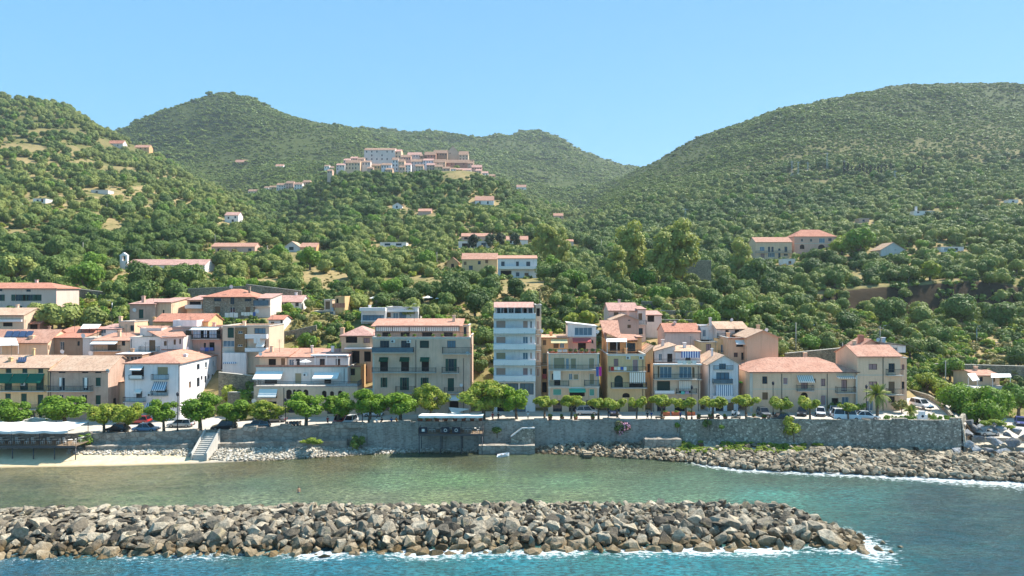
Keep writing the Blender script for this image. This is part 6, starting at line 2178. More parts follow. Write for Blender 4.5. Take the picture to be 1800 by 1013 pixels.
while y < 800:
    x = -0.8 * y
    while x < 0.8 * y:
        jx, jy = x + rs.uniform(-2, 2), y + rs.uniform(-2, 2)
        x += 4.3
        px = px_of(jx, jy)
        if hidden(px, jy, 1.5):
            continue
        z = H(jx, jy)
        py = 506.5 - (z - CAM_Z) * F / jy
        if is_bare(px, py) or in_house(jx, jy, 1.5) or covered(px, py, jy, 5, 2) or rs.random() < (0.72 if px < 430 else 0.22):
            continue
        s = rs.uniform(1.0, 2.7)
        pts.append((jx, jy, z - .2, rs.uniform(0, 6.28), s, s * rs.uniform(.6, 1.1), rs.integers(0, 5)))
    y += 4.3
scatter('maquis', 'unbroken dark green scrub covering the far mountain slopes', pts, SHRUB)
pts = []
y = 150.0
while y < 420:
    sp = 2.4 if y < 240 else 4.2
    x = -0.8 * y
    while x < 0.8 * y:
        jx, jy = x + rs.uniform(-.6, .6) * sp, y + rs.uniform(-.6, .6) * sp
        x += sp
        px = px_of(jx, jy)
        if px < -60 or px > 1860 or hidden(px, jy, 2):
            continue
        z = H(jx, jy)
        py = 506.5 - (z - CAM_Z) * F / jy
        if in_house(jx, jy, 0.6) or (jy < 156 and 1560 < px < 1672):
            continue
        b = is_bare(px, py)
        if rs.random() > (0.25 if b else 0.95):
            continue
        s = rs.uniform(.7, 1.9) * (0.45 if b else 1.0)
        dry = mnoise.noise((jx * .05, jy * .05, 3)) + rs.normal() * .3
        pick = 9 + rs.integers(0, 3) if (dry > .25 or b) else (rs.integers(0, 3) if dry < -0.05 else (3 + rs.integers(0, 6)))
        pts.append((jx, jy, z - .1, rs.uniform(0, 6.28), s, s * rs.uniform(.7, 1.2), pick))
    y += sp
for _ in range(420):
    jy = rs.uniform(151, 182)
    px = rs.uniform(1592, 1700)
    jx = wx(px, jy)
    if not in_house(jx, jy, .5):
        s = rs.uniform(.6, 1.5)
        pts.append((jx, jy, H(jx, jy) - .1, rs.uniform(0, 6.28), s, s * rs.uniform(.7, 1.2), (3, 4, 6, 7, 8, 6, 5, 10)[rs.integers(0, 8)]))
scatter('undergrowth', 'tangled shrubs and dry scrub between the houses and trees', pts, BUSH['dark'] + BUSH['broad'] + BUSH['lime'] + BUSH['dryshrub'])
pts = []
for _ in range(520):
    px = rs.uniform(1190, 1415)
    yw = wall_y(px)
    yy = yw - rs.uniform(0.6, 5.6)
    if mnoise.noise((px * .03, yy * .4, 0)) < -0.12:
        continue
    x = wx(px, yy)
    s = rs.uniform(.25, .6)
    pts.append((x, yy, beach_z(x, yy) + .25, rs.uniform(0, 6), s, s * .7, rs.integers(0, 3)))
for px, py in ((1745, 742), (1760, 745), (1735, 745), (1775, 752), (548, 775), (555, 778), (540, 778), (1440, 782)):
    yy = 122.0
    s = rs.uniform(.4, .8)
    for _ in range(5):
        pp = P(px + rs.uniform(-8, 8), py, yy + rs.uniform(-1, 1))
        pts.append((pp.x, pp.y, pp.z - .2, 0, s, s * .7, rs.integers(0, 3)))
scatter('shore_grass', 'bright green grass tufts growing over the rocks below the right wall', pts, BUSH['grass'])
# ------------------------------------------------------------------ street, walls and the waterfront
def make_road():
    n = NT('road_surface')
    p = n.pos()
    g = n.noise(p, 0.5, 5, 0.65)
    c = n.mix(n.ramp(g, [(0.35, (0, 0, 0, 1)), (0.7, (1, 1, 1, 1))]), srgb(206, 197, 184), srgb(184, 175, 163))
    c = n.mix(0.2, c, n.ramp(n.noise(p, 18, 2), [(0.3, (0.3, 0.3, 0.3, 1)), (0.7, (1, 1, 1, 1))]), 'MULTIPLY')
    road = n.done(n.bsdf(c, 0.9, None, 0.3))
    pave = plaster('pavement_slabs', (196, 186, 172), (172, 162, 150), 0.8)
    pxs = np.linspace(-300, 1698, 120)

    def strip(f0, f1, dz0, dz1, mat, name, label):
        m = MB()
        for a, b in zip(pxs[:-1], pxs[1:]):
            q = []
            for px, fn, dz in ((a, f0, dz0), (b, f0, dz0), (b, f1, dz1), (a, f1, dz1)):
                y = fn(px)
                q.append((wx(px, y), y, road_z(px) + dz))
            m.face(q, 0, True)
        o = m.build(name, mat)
        return tag(o, label, kind='structure')
    strip(lambda p: wall_y(p) + .3, lambda p: 139.2, 0, 0, road, 'road', 'pale sun-bleached street along the waterfront')
    # raised seaside pavement with its kerb
    m = MB()
    for a, b in zip(pxs[:-1], pxs[1:]):
        for y0, y1, z0, z1 in ((.45, 2.6, .14, .14), (2.6, 2.62, .14, 0.0)):
            q = []
            for px, dy, dz in ((a, y0, z0), (b, y0, z0), (b, y1, z1), (a, y1, z1)):
                y = wall_y(px) + dy
                q.append((wx(px, y), y, road_z(px) + dz))
            m.face(q)
    tag(m.build('pavement', pave), 'narrow paved walk between the street trees and the sea wall', kind='structure')
    # the street turns the corner and climbs behind the corner house
    m = MB()
    pts = [P(1640, 738, 124.5), P(1632, 722, 131), P(1622, 708, 138), P(1606, 698, 144.5), P(1580, 691, 150), P(1548, 684, 155)]
    left, right = [], []
    for i, q in enumerate(pts):
        d = (pts[min(i + 1, len(pts) - 1)] - pts[max(i - 1, 0)])
        d.z = 0
        d.normalize()
        nrm = Vector((-d.y, d.x, 0))
        z = road_z(1650) + .02 + i * .12
        left.append(Vector((q.x, q.y, z)) + nrm * 3.2)
        right.append(Vector((q.x, q.y, z)) - nrm * 3.0)
    for i in range(len(pts) - 1):
        m.face([right[i], right[i + 1], left[i + 1], left[i]])
        m.face([left[i], left[i + 1], left[i + 1] - Vector((0, 0, 4)), left[i] - Vector((0, 0, 4))])
        m.face([right[i + 1], right[i], right[i] - Vector((0, 0, 4)), right[i + 1] - Vector((0, 0, 4))])
    tag(m.build('road_bend', road), 'street bending uphill round the corner house', kind='structure')
    stone = stonewall('bend_wall_stone', [(190, 178, 154), (168, 156, 134), (150, 140, 122)], 3.0)
    t = thing('roadside_wall', right[0], 'low curved stone wall on the outside of the road bend', 'wall')
    for i in range(len(pts) - 1):
        m = MB()
        a, b = right[i], right[i + 1]
        d = (b - a).normalized()
        nn = Vector((-d.y, d.x, 0)) * .22
        for q in ([a + nn, b + nn, b + nn + Vector((0, 0, .95)), a + nn + Vector((0, 0, .95))], [b - nn, a - nn, a - nn + Vector((0, 0, .95)), b - nn + Vector((0, 0, .95))],
                  [a + nn + Vector((0, 0, .95)), b + nn + Vector((0, 0, .95)), b - nn + Vector((0, 0, .95)), a - nn + Vector((0, 0, .95))]):
            m.face(q)
        m.build('wall_section', stone, t)
    # car park by the shore on the right
    m = MB()
    q = [P(1694, 0, 124), P(1960, 0, 121), P(1960, 0, 146), P(1690, 0, 146)]
    m.face([(v.x, v.y, 2.95) for v in q])
    m.face([(q[0].x, q[0].y, 0), (q[1].x, q[1].y, 0), (q[1].x, q[1].y, 2.95), (q[0].x, q[0].y, 2.95)])
    tag(m.build('car_park', road), 'sunlit car park on the shore below the street', kind='structure')


make_road()

SW1 = stonewall('concrete_sea_wall', [(168, 158, 145), (182, 172, 158), (150, 141, 129)], 0.9, (140, 131, 120), 1.6, weeds=0.2)
SW2 = stonewall('dressed_sea_wall', [(172, 165, 154), (190, 183, 171), (152, 145, 135)], 2.4, (178, 171, 159), 2.0, weeds=0.15)
SW3 = stonewall('rubble_sea_wall', [(156, 147, 132), (188, 177, 158), (126, 119, 106), (214, 204, 184)], 2.6, (134, 127, 114), 1.3, weeds=0.35)
TOPROW = [(-300, 768), (140, 763), (330, 758), (400, 756), (460, 751), (560, 749), (640, 744), (735, 741.5), (850, 741), (938, 740), (1000, 740), (1100, 737), (1190, 738), (1300, 737), (1400, 737), (1500, 738), (1690, 739)]


def top_z(px):
    return wz(lerp_tab(TOPROW, px), wall_y(px))


def sea_wall(label, a, b, mat, blocks=(), batter=0.0, steps=26):
    pxs = np.linspace(a, b, steps)
    y0 = wall_y(a)
    t = thing('sea_wall', (wx((a + b) / 2, wall_y((a + b) / 2)), wall_y((a + b) / 2), 0), label, 'sea wall')
    m, cp = MB(), MB()
    for p, q in zip(pxs[:-1], pxs[1:]):
        r = []
        for px in (p, q):
            yw = wall_y(px)
            zt = top_z(px) + 0.03 * math.sin(px * .3)
            r.append(((wx(px, yw - batter), yw - batter, -1.2), (wx(px, yw), yw, zt), (wx(px, yw + .45), yw + .45, zt), (wx(px, yw + .45), yw + .45, road_z(px) - .6)))
        for k in range(3):
            m.face([r[0][k], r[1][k], r[1][k + 1], r[0][k + 1]])
    for px, e in ((a, -1), (b, 1)):
        yw = wall_y(px)
        m.face([(wx(px, yw - batter), yw - batter, -1.2), (wx(px, yw), yw, top_z(px)), (wx(px, yw + .45), yw + .45, top_z(px)), (wx(px, yw + .45), yw + .45, -1.2)])
    m.build('masonry', mat, t)
    for (p0, p1, up) in blocks:
        ya, yb = wall_y(p0), wall_y(p1)
        z0 = min(top_z(p0), top_z(p1))
        MB().box(wx(p0, ya), wx(p1, yb), min(ya, yb) - .03, max(ya, yb) + .5, z0 - .5, z0 + up * ya / F).build('parapet_block', mat, t)
    return t


t = sea_wall('low grey concrete sea wall above the sandy beach at left', -300, 645, SW1, ((336, 348, 3), (428, 452, 4), (492, 512, 4), (584, 640, 4), (148, 160, 3)), steps=40)
for e0, e1 in ((150, 341), (378, 610)):
    m = MB()
    pxs = np.linspace(e0, e1, 12)
    for p, q in zip(pxs[:-1], pxs[1:]):
        ya, yb = wall_y(p) - 1.3, wall_y(q) - 1.3
        zl = 2.15
        m.face([(wx(p, ya), ya, zl), (wx(q, yb), yb, zl), (wx(q, yb + 1.4), yb + 1.4, zl + .15), (wx(p, ya + 1.4), ya + 1.4, zl + .15)])
        m.face([(wx(p, ya), ya, 0), (wx(q, yb), yb, 0), (wx(q, yb), yb, zl), (wx(p, ya), ya, zl)])
    m.build('ledge', SW1, t)
sea_wall('tall dressed stone sea wall behind the restaurant deck', 645.5, 938, SW2, ((650, 656, 5), (700, 722, 3)))
sea_wall('tall smooth grey sea wall right of the stone stairway', 938.5, 1195, SW2, ((939, 962, 4), (984, 1006, 2.5), (1060, 1090, 3)))
sea_wall('long rough rubble stone sea wall on the right, dotted with weeds', 1195.5, 1690, SW3, ((1196, 1204, 3), (1312, 1336, 3), (1570, 1596, 3), (1672, 1690, 4)), batter=.9, steps=34)
# its return round the corner
t = thing('sea_wall', P(1690, 800, 120), 'short corner return of the rubble sea wall beside the boulders', 'sea wall')
m = MB()
c0, c1 = P(1690.4, 0, 120.0), P(1705, 0, 135)
zc = top_z(1690)
m.face([(c0.x + .9, c0.y - .9, -1), (c1.x + .9, c1.y, -1), (c1.x, c1.y, zc), (c0.x, c0.y, zc)])
m.face([(c0.x, c0.y, zc), (c1.x, c1.y, zc), (c1.x - .5, c1.y, zc), (c0.x - .5, c0.y + .45, zc)])
m.face([(c0.x, c0.y - .9, -1.2), (c0.x + .9, c0.y - .9, -1), (c0.x, c0.y, zc)])
m.build('masonry', SW3, t)
# concrete landing block
t = thing('concrete_block', P(1166, 776, 124), 'long low concrete block among the rocks below the middle wall', 'block')
y = 123.2
m = MB().box(wx(1134, y), wx(1198, y), y, y + 2.2, wz(779, y) - 1, wz(772.5, y))
m.build('slab', SW1, t)


def steps(label, name, xa, xb, ya, za, yb, zb, k, mat, rails=True):
    t = thing(name, ((xa + xb) / 2, yb, zb), label, 'steps')
    for i in range(k):
        y0, y1 = yb + (ya - yb) * i / k, yb + (ya - yb) * (i + 1) / k
        z = zb + (za - zb) * (i + 1) / k
        MB().box(xa, xb, y0, y1, zb - 1.0, z).build('step', mat, t)
    if rails:
        for s, xx in ((-1, xa - .24), (1, xb + .04)):
            m = MB()
            m.prism([(ya, za), (ya, za + .7), (yb - .2, zb + .6), (yb - .2, zb - .6), (ya, zb - .6)], lambda a, z, q, xx=xx: (xx + .2 * q, a, z))
            m.build('side_wall', M_SLAB, t)
    return t


steps('white concrete steps from the street down to the beach', 'beach_steps', wx(349, 120), wx(372, 120), 123.0, road_z(355) + .25, 117.8, 0.95, 12, M_SLAB)
steps('worn stone steps climbing between the terrace house and the apartment block', 'alley_steps', wx(629, 139), wx(651, 139), 143.2, 9.0, 138.4, 5.2, 10, M_STONETRIM, False)
# stone stairway against the middle wall
t = thing('stone_stairway', P(918, 780, 125), 'dark stone stairway with a white edge leading down to the water', 'stairway')
y = 124.8
A = [P(897, 782, y), P(940, 782, y), P(940, 753, y), P(918, 753, y), P(898, 768, y)]
m = MB()
m.prism([(v.x, v.z - (1.2 if i < 2 else 0)) for i, v in enumerate(A)], lambda a, z, s: (a, y + s * 2.1, z))
m.build('flank_wall', SW3, t)
m = MB()
for v, w in ((A[4], A[3]), (A[3], A[2])):
    m.tube(v + Vector((0, -.02, .05)), w + Vector((0, -.02, .05)), .14, .14, 4)
m.build('coping', M_WHITE, t)
MB().box(wx(842, 124), wx(940, 124), 123.2, 124.75, -1, wz(783, 123.5)).build('landing', SW1, t)


# ------------------------------------------------------------------ restaurants over the water
M_CANVAS = AWN['w']
M_DECK = flat('deck_planks', (150, 128, 104), .8)
M_POST = flat('deck_steel', (84, 84, 86), .5)
M_CHAIR = flat('white_plastic_chair', (232, 230, 224), .5)
M_TABLE = flat('white_table_cloth', (224, 218, 206), .8)


def canopy(label, name, xa, xb, y0, y1, zf, zb, zdeck, posts, sag=.16, bays=4):
    t = thing(name, ((xa + xb) / 2, (y0 + y1) / 2, zdeck), label, 'canopy')
    m = MB()
    nx, ny = bays * 4, 6
    P_ = lambda i, j: (xa + (xb - xa) * i / nx, y0 + (y1 - y0) * j / ny, zf + (zb - zf) * j / ny - sag * math.sin(math.pi * ((i % 4) / 4)) - .05 * math.sin(math.pi * j / ny))
    for i in range(nx):
        for j in range(ny):
            m.face([P_(i, j), P_(i + 1, j), P_(i + 1, j + 1), P_(i, j + 1)], 0, True)
        a, b = P_(i, 0), P_(i + 1, 0)
        m.face([(a[0], a[1] - .02, a[2] - .38 - .06 * (i % 2)), (b[0], b[1] - .02, b[2] - .38 - .06 * ((i + 1) % 2)), b, a])
    m.build('awning', M_CANVAS, t)
    for k in range(posts):
        x = xa + .1 + (xb - xa - .2) * k / (posts - 1)
        for yy, zz in ((y0 + .1, zf - .1), (y1 - .1, zb - .1)):
            MB().tube((x, yy, zdeck), (x, yy, zz), .05, .05, 6).build('post', M_POST, t)
    return t


def deck(label, name, xa, xb, y0, y1, z, legs, rail=True, zlow=-1.0):
    t = thing(name, ((xa + xb) / 2, (y0 + y1) / 2, z - .3), label, 'deck')
    w = (xb - xa) / 24
    for k in range(24):
        MB().box(xa + k * w, xa + (k + .94) * w, y0, y1, z - .1, z).build('plank', M_DECK, t)
    MB().box(xa, xb, y0 - .06, y0 - .005, z - .35, z + .02).box(xa, xb, y0 + .2, y0 + .35, z - .4, z - .105).build('beam', M_POST, t)
    for k in range(legs):
        x = xa + .15 + (xb - xa - .3) * k / (legs - 1)
        for yy in (y0 + .27, y1 - .4):
            MB().tube((x, yy, zlow), (x, yy, z - .41), .09, .09, 7).build('leg', M_POST, t)
    if rail:
        m = MB()
        railing(m, [(xa + .05, y1 - .1, z), (xa + .05, y0 + .08, z), (xb - .05, y0 + .08, z), (xb - .05, y1 - .1, z)], .95, .3)
        m.build('railing', M_POST, t)
    return t


def chair_meshes():
    out = {}
    out['seat'] = MB().box(-.22, .22, -.22, .22, .42, .46).mesh('chair_seat', M_CHAIR)
    m = MB().box(-.22, -.17, .19, .23, .46, .9).box(.17, .22, .19, .23, .46, .9).box(-.17, .17, .19, .23, .78, .9).box(-.17, .17, .195, .225, .6, .68)
    out['backrest'] = m.mesh('chair_back', M_CHAIR)
    out['leg'] = MB().box(-.02, .02, -.02, .02, 0, .42).mesh('chair_leg', M_CHAIR)
    return out


CH = chair_meshes()
TB = {'top': MB().lathe((0, 0, .7), [(.42, 0), (.42, .05)], 12, 0, False).mesh('table_top', M_TABLE), 'leg': MB().tube((0, 0, 0), (0, 0, .7), .04, .04, 6).mesh('table_leg', M_POST)}


def chair(loc, rz, label, group=None):
    t = thing('chair', loc, label, 'chair', group)
    t.rotation_euler = (0, 0, rz)
    link('seat', CH['seat'], t)
    link('backrest', CH['backrest'], t)
    for sx in (-.2, .2):
        for sy in (-.2, .2):
            link('leg', CH['leg'], t, (sx, sy, 0))


def table(loc, label, group=None):
    t = thing('table', loc, label, 'table', group)
    link('table_top', TB['top'], t)
    link('leg', TB['leg'], t)


xa, xb = wx(-130, 116.5), wx(112, 116.5)
dz = wz(784, 116.5)
deck('planked beach restaurant deck on posts at the far left', 'restaurant_deck', xa, xb + 2.0, 116.5, 121.4, dz, 8, zlow=0)
canopy('big white canvas roof over the beach restaurant at the left', 'restaurant_canopy', xa, xb + .6, 116.6, 122.5, wz(757, 116.6), wz(741, 122.5), dz, 6, bays=6)
for i in range(9):
    x = xa + 1.6 + i * 2.75
    if x > xb + 1:
        break
    lab = 'seaward row under the left restaurant canopy'
    od = ('first', 'second', 'third', 'fourth', 'fifth', 'sixth', 'seventh', 'eighth', 'ninth')[i]
    table((x, 118.0, dz), od + ' round table from the left in the ' + lab, 'tables under the left canopy')
    for s in (-1, 1):
        chair((x + .75 * s, 118.0, dz), -s * math.pi / 2, 'white chair on the %s of the %s table, ' % ('left' if s < 0 else 'right', od) + lab, 'chairs under the left canopy')
    table((x + .9, 120.2, dz), od + ' round table from the left in the landward row under the left canopy', 'inner tables under the left canopy')
    chair((x + .9, 119.4, dz), math.pi, 'white chair before the %s table of the landward row, left canopy' % od, 'inner chairs under the left canopy')
c = P(58, 739, 128)
t = thing('tent_roof', (c.x, c.y, c.z - 3), 'small white pyramid tent roof behind the left restaurant canopy', 'tent')
m = MB()
q = [(c.x - 3, c.y - 2, c.z - .2), (c.x + 3, c.y - 2, c.z - .2), (c.x + 3, c.y + 2, c.z - .2), (c.x - 3, c.y + 2, c.z - .2)]
for i in range(4):
    m.face([q[i], q[(i + 1) % 4], (c.x, c.y, c.z + .6)])
m.build('awning', M_CANVAS, t)
for v in q:
    MB().tube((v[0], v[1], c.z - 3.2), v, .05, .05, 5).build('post', M_POST, t)
xa, xb = wx(735, 123), wx(849, 123)
dz = wz(763, 123)
deck('dark steel restaurant deck standing over the water at mid wall', 'pier_deck', xa, xb, 123, 126.8, dz, 4, zlow=-1.2)
canopy('flat white canopy with scalloped edge over the pier restaurant', 'pier_canopy', xa, xb, 123.1, 128.2, wz(730.5, 123.1), wz(726.5, 128.2), dz, 4, sag=.08)
M_SIGN = flat('signboard_blue_black', (38, 46, 60), .6)
for k, (px, mark) in enumerate(((742, 'square'), (781, 'ring'), (800, 'ring'))):
    t = thing('signboard', P(px, 757, 122.9), 'dark signboard with a white %s, %s on the pier railing' % (mark, ('leftmost', 'middle one', 'rightmost')[k]), 'sign')
    cc = P(px + 2, 756.5, 122.88)
    MB().box(cc.x - .75, cc.x + .75, cc.y - .05, cc.y, cc.z - .55, cc.z + .55).build('panel', M_SIGN, t)
    m = MB()
    y_ = cc.y - .056
    if mark == 'ring':
        for i in range(14):
            a, b = 6.2832 * i / 14, 6.2832 * (i + 1) / 14
            m.face([(cc.x + .2 * math.cos(a), y_, cc.z + .2 * math.sin(a)), (cc.x + .2 * math.cos(b), y_, cc.z + .2 * math.sin(b)), (cc.x + .3 * math.cos(b), y_, cc.z + .3 * math.sin(b)), (cc.x + .3 * math.cos(a), y_, cc.z + .3 * math.sin(a))])
    else:
        m.face([(cc.x - .26, y_, cc.z - .24), (cc.x + .26, y_, cc.z - .24), (cc.x + .26, y_, cc.z + .24), (cc.x - .26, y_, cc.z + .24)])
    m.build('emblem', M_FRAME, t)
for i in range(5):
    x = xa + 1.2 + i * 2.2
    od = ('first', 'second', 'third', 'fourth', 'fifth')[i]
    table((x, 124.6, dz), '%s table from the left under the pier restaurant canopy' % od, 'pier tables')
    for s in (-1, 1):
        chair((x + .75 * s, 124.6, dz), -s * math.pi / 2, 'white chair on the %s of the %s table under the pier canopy' % ('left' if s < 0 else 'right', od), 'pier chairs')
t = thing('shade_sail', P(805, 724, 132), 'white triangular shade sail behind the pier canopy', 'shade sail')
m = MB()
m.face([P(788, 716, 132), P(826, 719, 134), P(795, 728, 130)])
m.face([P(788, 716, 132), P(795, 728, 130), P(812, 727, 131)])
m.build('sail', M_CANVAS, t)
for a in ((788, 716, 132), (826, 719, 134)):
    q = P(*a)
    MB().tube((q.x, q.y, road_z(800)), q, .05, .05, 5).build('post', M_POST, t)


def umbrella(px, py, Y, w, label, mat=M_CANVAS, foot=None):
    c = P(px, py, Y)
    r = w * Y / F / 2
    zf = foot if foot is not None else c.z - 2.3
    t = thing('parasol', (c.x, c.y, zf), label, 'parasol')
    m = MB()
    for i in range(8):
        a, b = 6.2832 * i / 8, 6.2832 * (i + 1) / 8
        m.face([(c.x + r * math.cos(a), c.y + r * math.sin(a), c.z - r * .38), (c.x + r * math.cos(b), c.y + r * math.sin(b), c.z - r * .38), (c.x, c.y, c.z)])
    m.build('canopy', mat, t)
    MB().tube((c.x, c.y, zf), (c.x, c.y, c.z), .035, .035, 5).build('pole', M_POST, t)


umbrella(537, 632, 143, 21, 'white parasol on the upper terrace of the stepped house', foot=wz(646, 141) - .4)
umbrella(660, 520, 200, 24, 'white parasol dome in the garden behind the modern villa')
umbrella(752, 520, 202, 20, 'left cream parasol on the slope above the five-storey block')
umbrella(775, 521, 203, 22, 'right cream parasol on the slope above the five-storey block')

# ------------------------------------------------------------------ street trees
PLANE = [crown('street_crown', 500 + k, 3.0, 2.3, 4.0, 20, 3000, .40, LEAF['street'], lobe=.36, spread=.78) for k in range(3)]
PLANEY = [crown('yellow_street_crown', 520 + k, 3.0, 2.2, 4.0, 20, 2600, .38, LEAF['streety'], lobe=.36, spread=.78) for k in range(3)]
SMALLY = [crown('pollard_crown', 540 + k, 2.1, 1.25, 3.6, 15, 1700, .32, LEAF['streety'], lobe=.42, spread=.78) for k in range(3)]
TRK = trunk_mesh('street_trunk', 3.8, .24, 11, 4, .55, 1.3)
TRK2 = trunk_mesh('pollard_trunk', 3.3, .17, 12, 4, .7, .9)
ST = [  # column, crown top row, width, kind, metres behind the wall
    (22, 703, 60, 'g', 6), (115, 694, 74, 'g', 7), (183, 708, 50, 'y', 3), (224, 708, 56, 'y', 3), (288, 703, 52, 'g', 2.4), (352, 694, 66, 'g', 2.4), (410, 701, 58, 'g', 2.4), (468, 706, 56, 'y', 2.6),
    (538, 691, 62, 'g', 2.2), (593, 692, 56, 'g', 2.2), (649, 687, 62, 'g', 2.2), (704, 691, 60, 'g', 2.2), (757, 678, 60, 'y', 4), (850, 672, 72, 'y', 3), (908, 681, 58, 'g', 3),
    (957, 697, 40, 's', 1.8), (1004, 697, 40, 's', 1.8), (1052, 701, 38, 's', 1.8), (1086, 698, 40, 's', 1.8), (1119, 695, 34, 's', 1.8), (1163, 695, 46, 's', 1.8), (1207, 697, 38, 's', 1.8),
    (1252, 694, 46, 's', 1.8), (1312, 695, 44, 's', 1.8), (1371, 699, 42, 's', 1.8), (1424, 697, 36, 's', 1.8), (1491, 709, 26, 's', 1.8)]
MARK = ['before the green-awning house, partly behind the canopy', 'in front of the pink stone house', 'left of the white house, nearest the canopy', 'at the left corner of the white house', 'in front of the white house, left one', 'at the right corner of the white house, tallest there',
        'right of the beach steps', 'before the left end of the stepped terrace house', 'before the middle of the stepped terrace house', 'before the right arches of the stepped terrace house', 'at the foot of the alley steps', 'before the left part of the five-storey block',
        'before the right part of the five-storey block', 'left of the white tower, biggest of the row', 'at the foot of the white tower', 'right of the white tower beside the pole', 'before the left of the cream apartment house', 'before the right of the cream apartment house',
        'in the gap left of the orange-yellow house', 'before the orange-yellow house', 'before the left of the double-balcony beige house', 'before the right of the double-balcony beige house', 'before the small gabled house', 'before the left corner of the long low house',
        'before the left windows of the long low house', 'before the arched door of the long low house', 'beside the white van, smallest of the row']
for (px, top, w, k, back), mk in zip(ST, MARK):
    y = wall_y(px) + back
    zr = road_z(px) + (.14 if back < 2.6 else 0)
    mesh, tr, r0, h0 = {'g': (RNG.choice(PLANE), TRK, 3.0, 6.1), 'y': (RNG.choice(PLANEY), TRK, 3.0, 6.0), 's': (RNG.choice(SMALLY), TRK2, 2.1, 4.75)}[k]
    sw = w * y / F / 2 / r0 * (1.1 if k != 's' else 1.2)
    sh = (wz(top, y) - zr) / h0
    tr_o = tree('street_tree', ('bright green street tree ' if k == 'g' else 'yellowing street tree ' if k == 'y' else 'pollarded small street tree ') + mk, 'tree', (wx(px, y), y, zr), mesh, tr, (sw * RNG.uniform(.92, 1.14), sw * RNG.uniform(.85, 1.1), sh), RNG.choice((0, math.pi)) + RNG.uniform(-.5, .5), 'street trees along the sea wall')
    tr_o.rotation_euler.x, tr_o.rotation_euler.y = RNG.uniform(-.06, .06), RNG.uniform(-.1, .1)
# other plants by the street
BIGC = crown('wide_crown', 600, 6.6, 3.4, 4.4, 42, 7500, .46, LEAF['street'], lobe=.40, spread=.8)
c = P(1715, 760, 131)
tree('wide_tree', 'broad bright green tree shading the car park below the road bend', 'tree', (c.x, c.y, 2.9), BIGC, trunk_mesh('wide_trunk', 5, .4, 4, 5, .5, 2.6), (1.06, 1.0, 1.12), .3)
for px, py, w, k, lab, Y in ((1380, 712, 22, 'broad', 'clipped round green tree at the wall of the long house', 132), (1468, 722, 24, 'dark', 'dark small tree beside the silver car', 131.5), (1513, 724, 24, 'broad', 'round glossy tree left of the palm', 131), (1585, 724, 30, 'dryshrub', 'brownish tree before the corner house', 131),
                             (1395, 768, 34, 'lime', 'fig bush growing out of the rubble sea wall', 122.2), (1385, 748, 26, 'lime', 'upper fig bush on top of the rubble sea wall', 122.9), (150, 780, 26, 'broad', 'leafy bush at the end of the restaurant deck', 120.4), (628, 784, 30, 'dark', 'dark green bush at the foot of the left sea wall', 124.4),
                             (1191, 752, 14, 'broad', 'small tuft of weed on the wall joint', 125.4), (1243, 748, 18, 'dark', 'left weed clump hanging on the rubble sea wall', 124.6), (1268, 755, 12, 'broad', 'right weed clump hanging on the rubble sea wall', 124.0), (874, 763, 18, 'dark', 'weed clump on the wall left of the stairway', 126.4),
                             (430, 712, 40, 'broad', 'garden bush on the slope right of the white house', 141), (405, 705, 44, 'lime', 'yellow-green shrub beside the white house', 142), (440, 690, 30, 'dark', 'dark shrub under the rubble garden wall', 144), (548, 600, 44, 'lime', 'vine arbour in the garden below the blue veranda', 178)):
    y = Y
    c = P(px, py, y)
    s = w * y / F / 2
    t = thing('shrub', c, lab, 'shrub')
    tm = MB().tube((0, 0, -.8), (0, 0, s), .06 * s + .03, .04, 5).mesh('stem', BARK)
    link('stem', tm, t)
    link('foliage', RNG.choice(BUSH[k]), t, None, (0, 0, RNG.uniform(0, 6)), (s, s, s * 1.05))
c = P(1094, 768, 126.2)
t = thing('oleander', c, 'pink flowering oleander spilling over the sea wall', 'shrub')
link('foliage', crown('oleander_crown', 610, 1.7, 1.4, 1.6, 9, 500, .35, LEAF['dark']), t)
link('flowers', crown('oleander_flowers', 611, 1.75, 1.45, 1.6, 9, 330, .4, LEAF['pinkfl'], core=False), t)
c = P(486, 588, 168)
t = thing('bougainvillea', c, 'pink bougainvillea beside the tiny white garden house', 'shrub')
link('foliage', crown('bougainvillea_crown', 612, 1.7, 1.1, .9, 7, 250, .35, LEAF['dark']), t)
link('flowers', crown('bougainvillea_flowers', 613, 1.75, 1.15, .9, 7, 300, .4, LEAF['pinkfl'], core=False), t)


def frond_mesh(L, droop, seed, wide=.42):
    rr = random.Random(seed)
    m = MB()
    pts = []
    for i in range(9):
        u = i / 8
        pts.append(Vector((L * u * (1 - .18 * u), 0, L * (.42 * u - droop * u * u))))
    for i in range(8):
        a, b = pts[i], pts[i + 1]
        m.tube(a, b, .03 * (1 - i / 9), .03 * (1 - (i + 1) / 9), 3, 0, False)
        for s in (-1, 1):
            for q in (0, .5):
                c = a.lerp(b, q)
                w = wide * math.sin(math.pi * min(1, (i + q + 1.2) / 9.5)) * rr.uniform(.8, 1.1)
                m.face([c, c + (b - a) * .45, c + (b - a) * .9 + Vector((0, s * w, -w * .55)), c + (b - a) * .55 + Vector((0, s * w * .85, -w * .5))])
    return m.mesh('frond', LEAF['palm'])


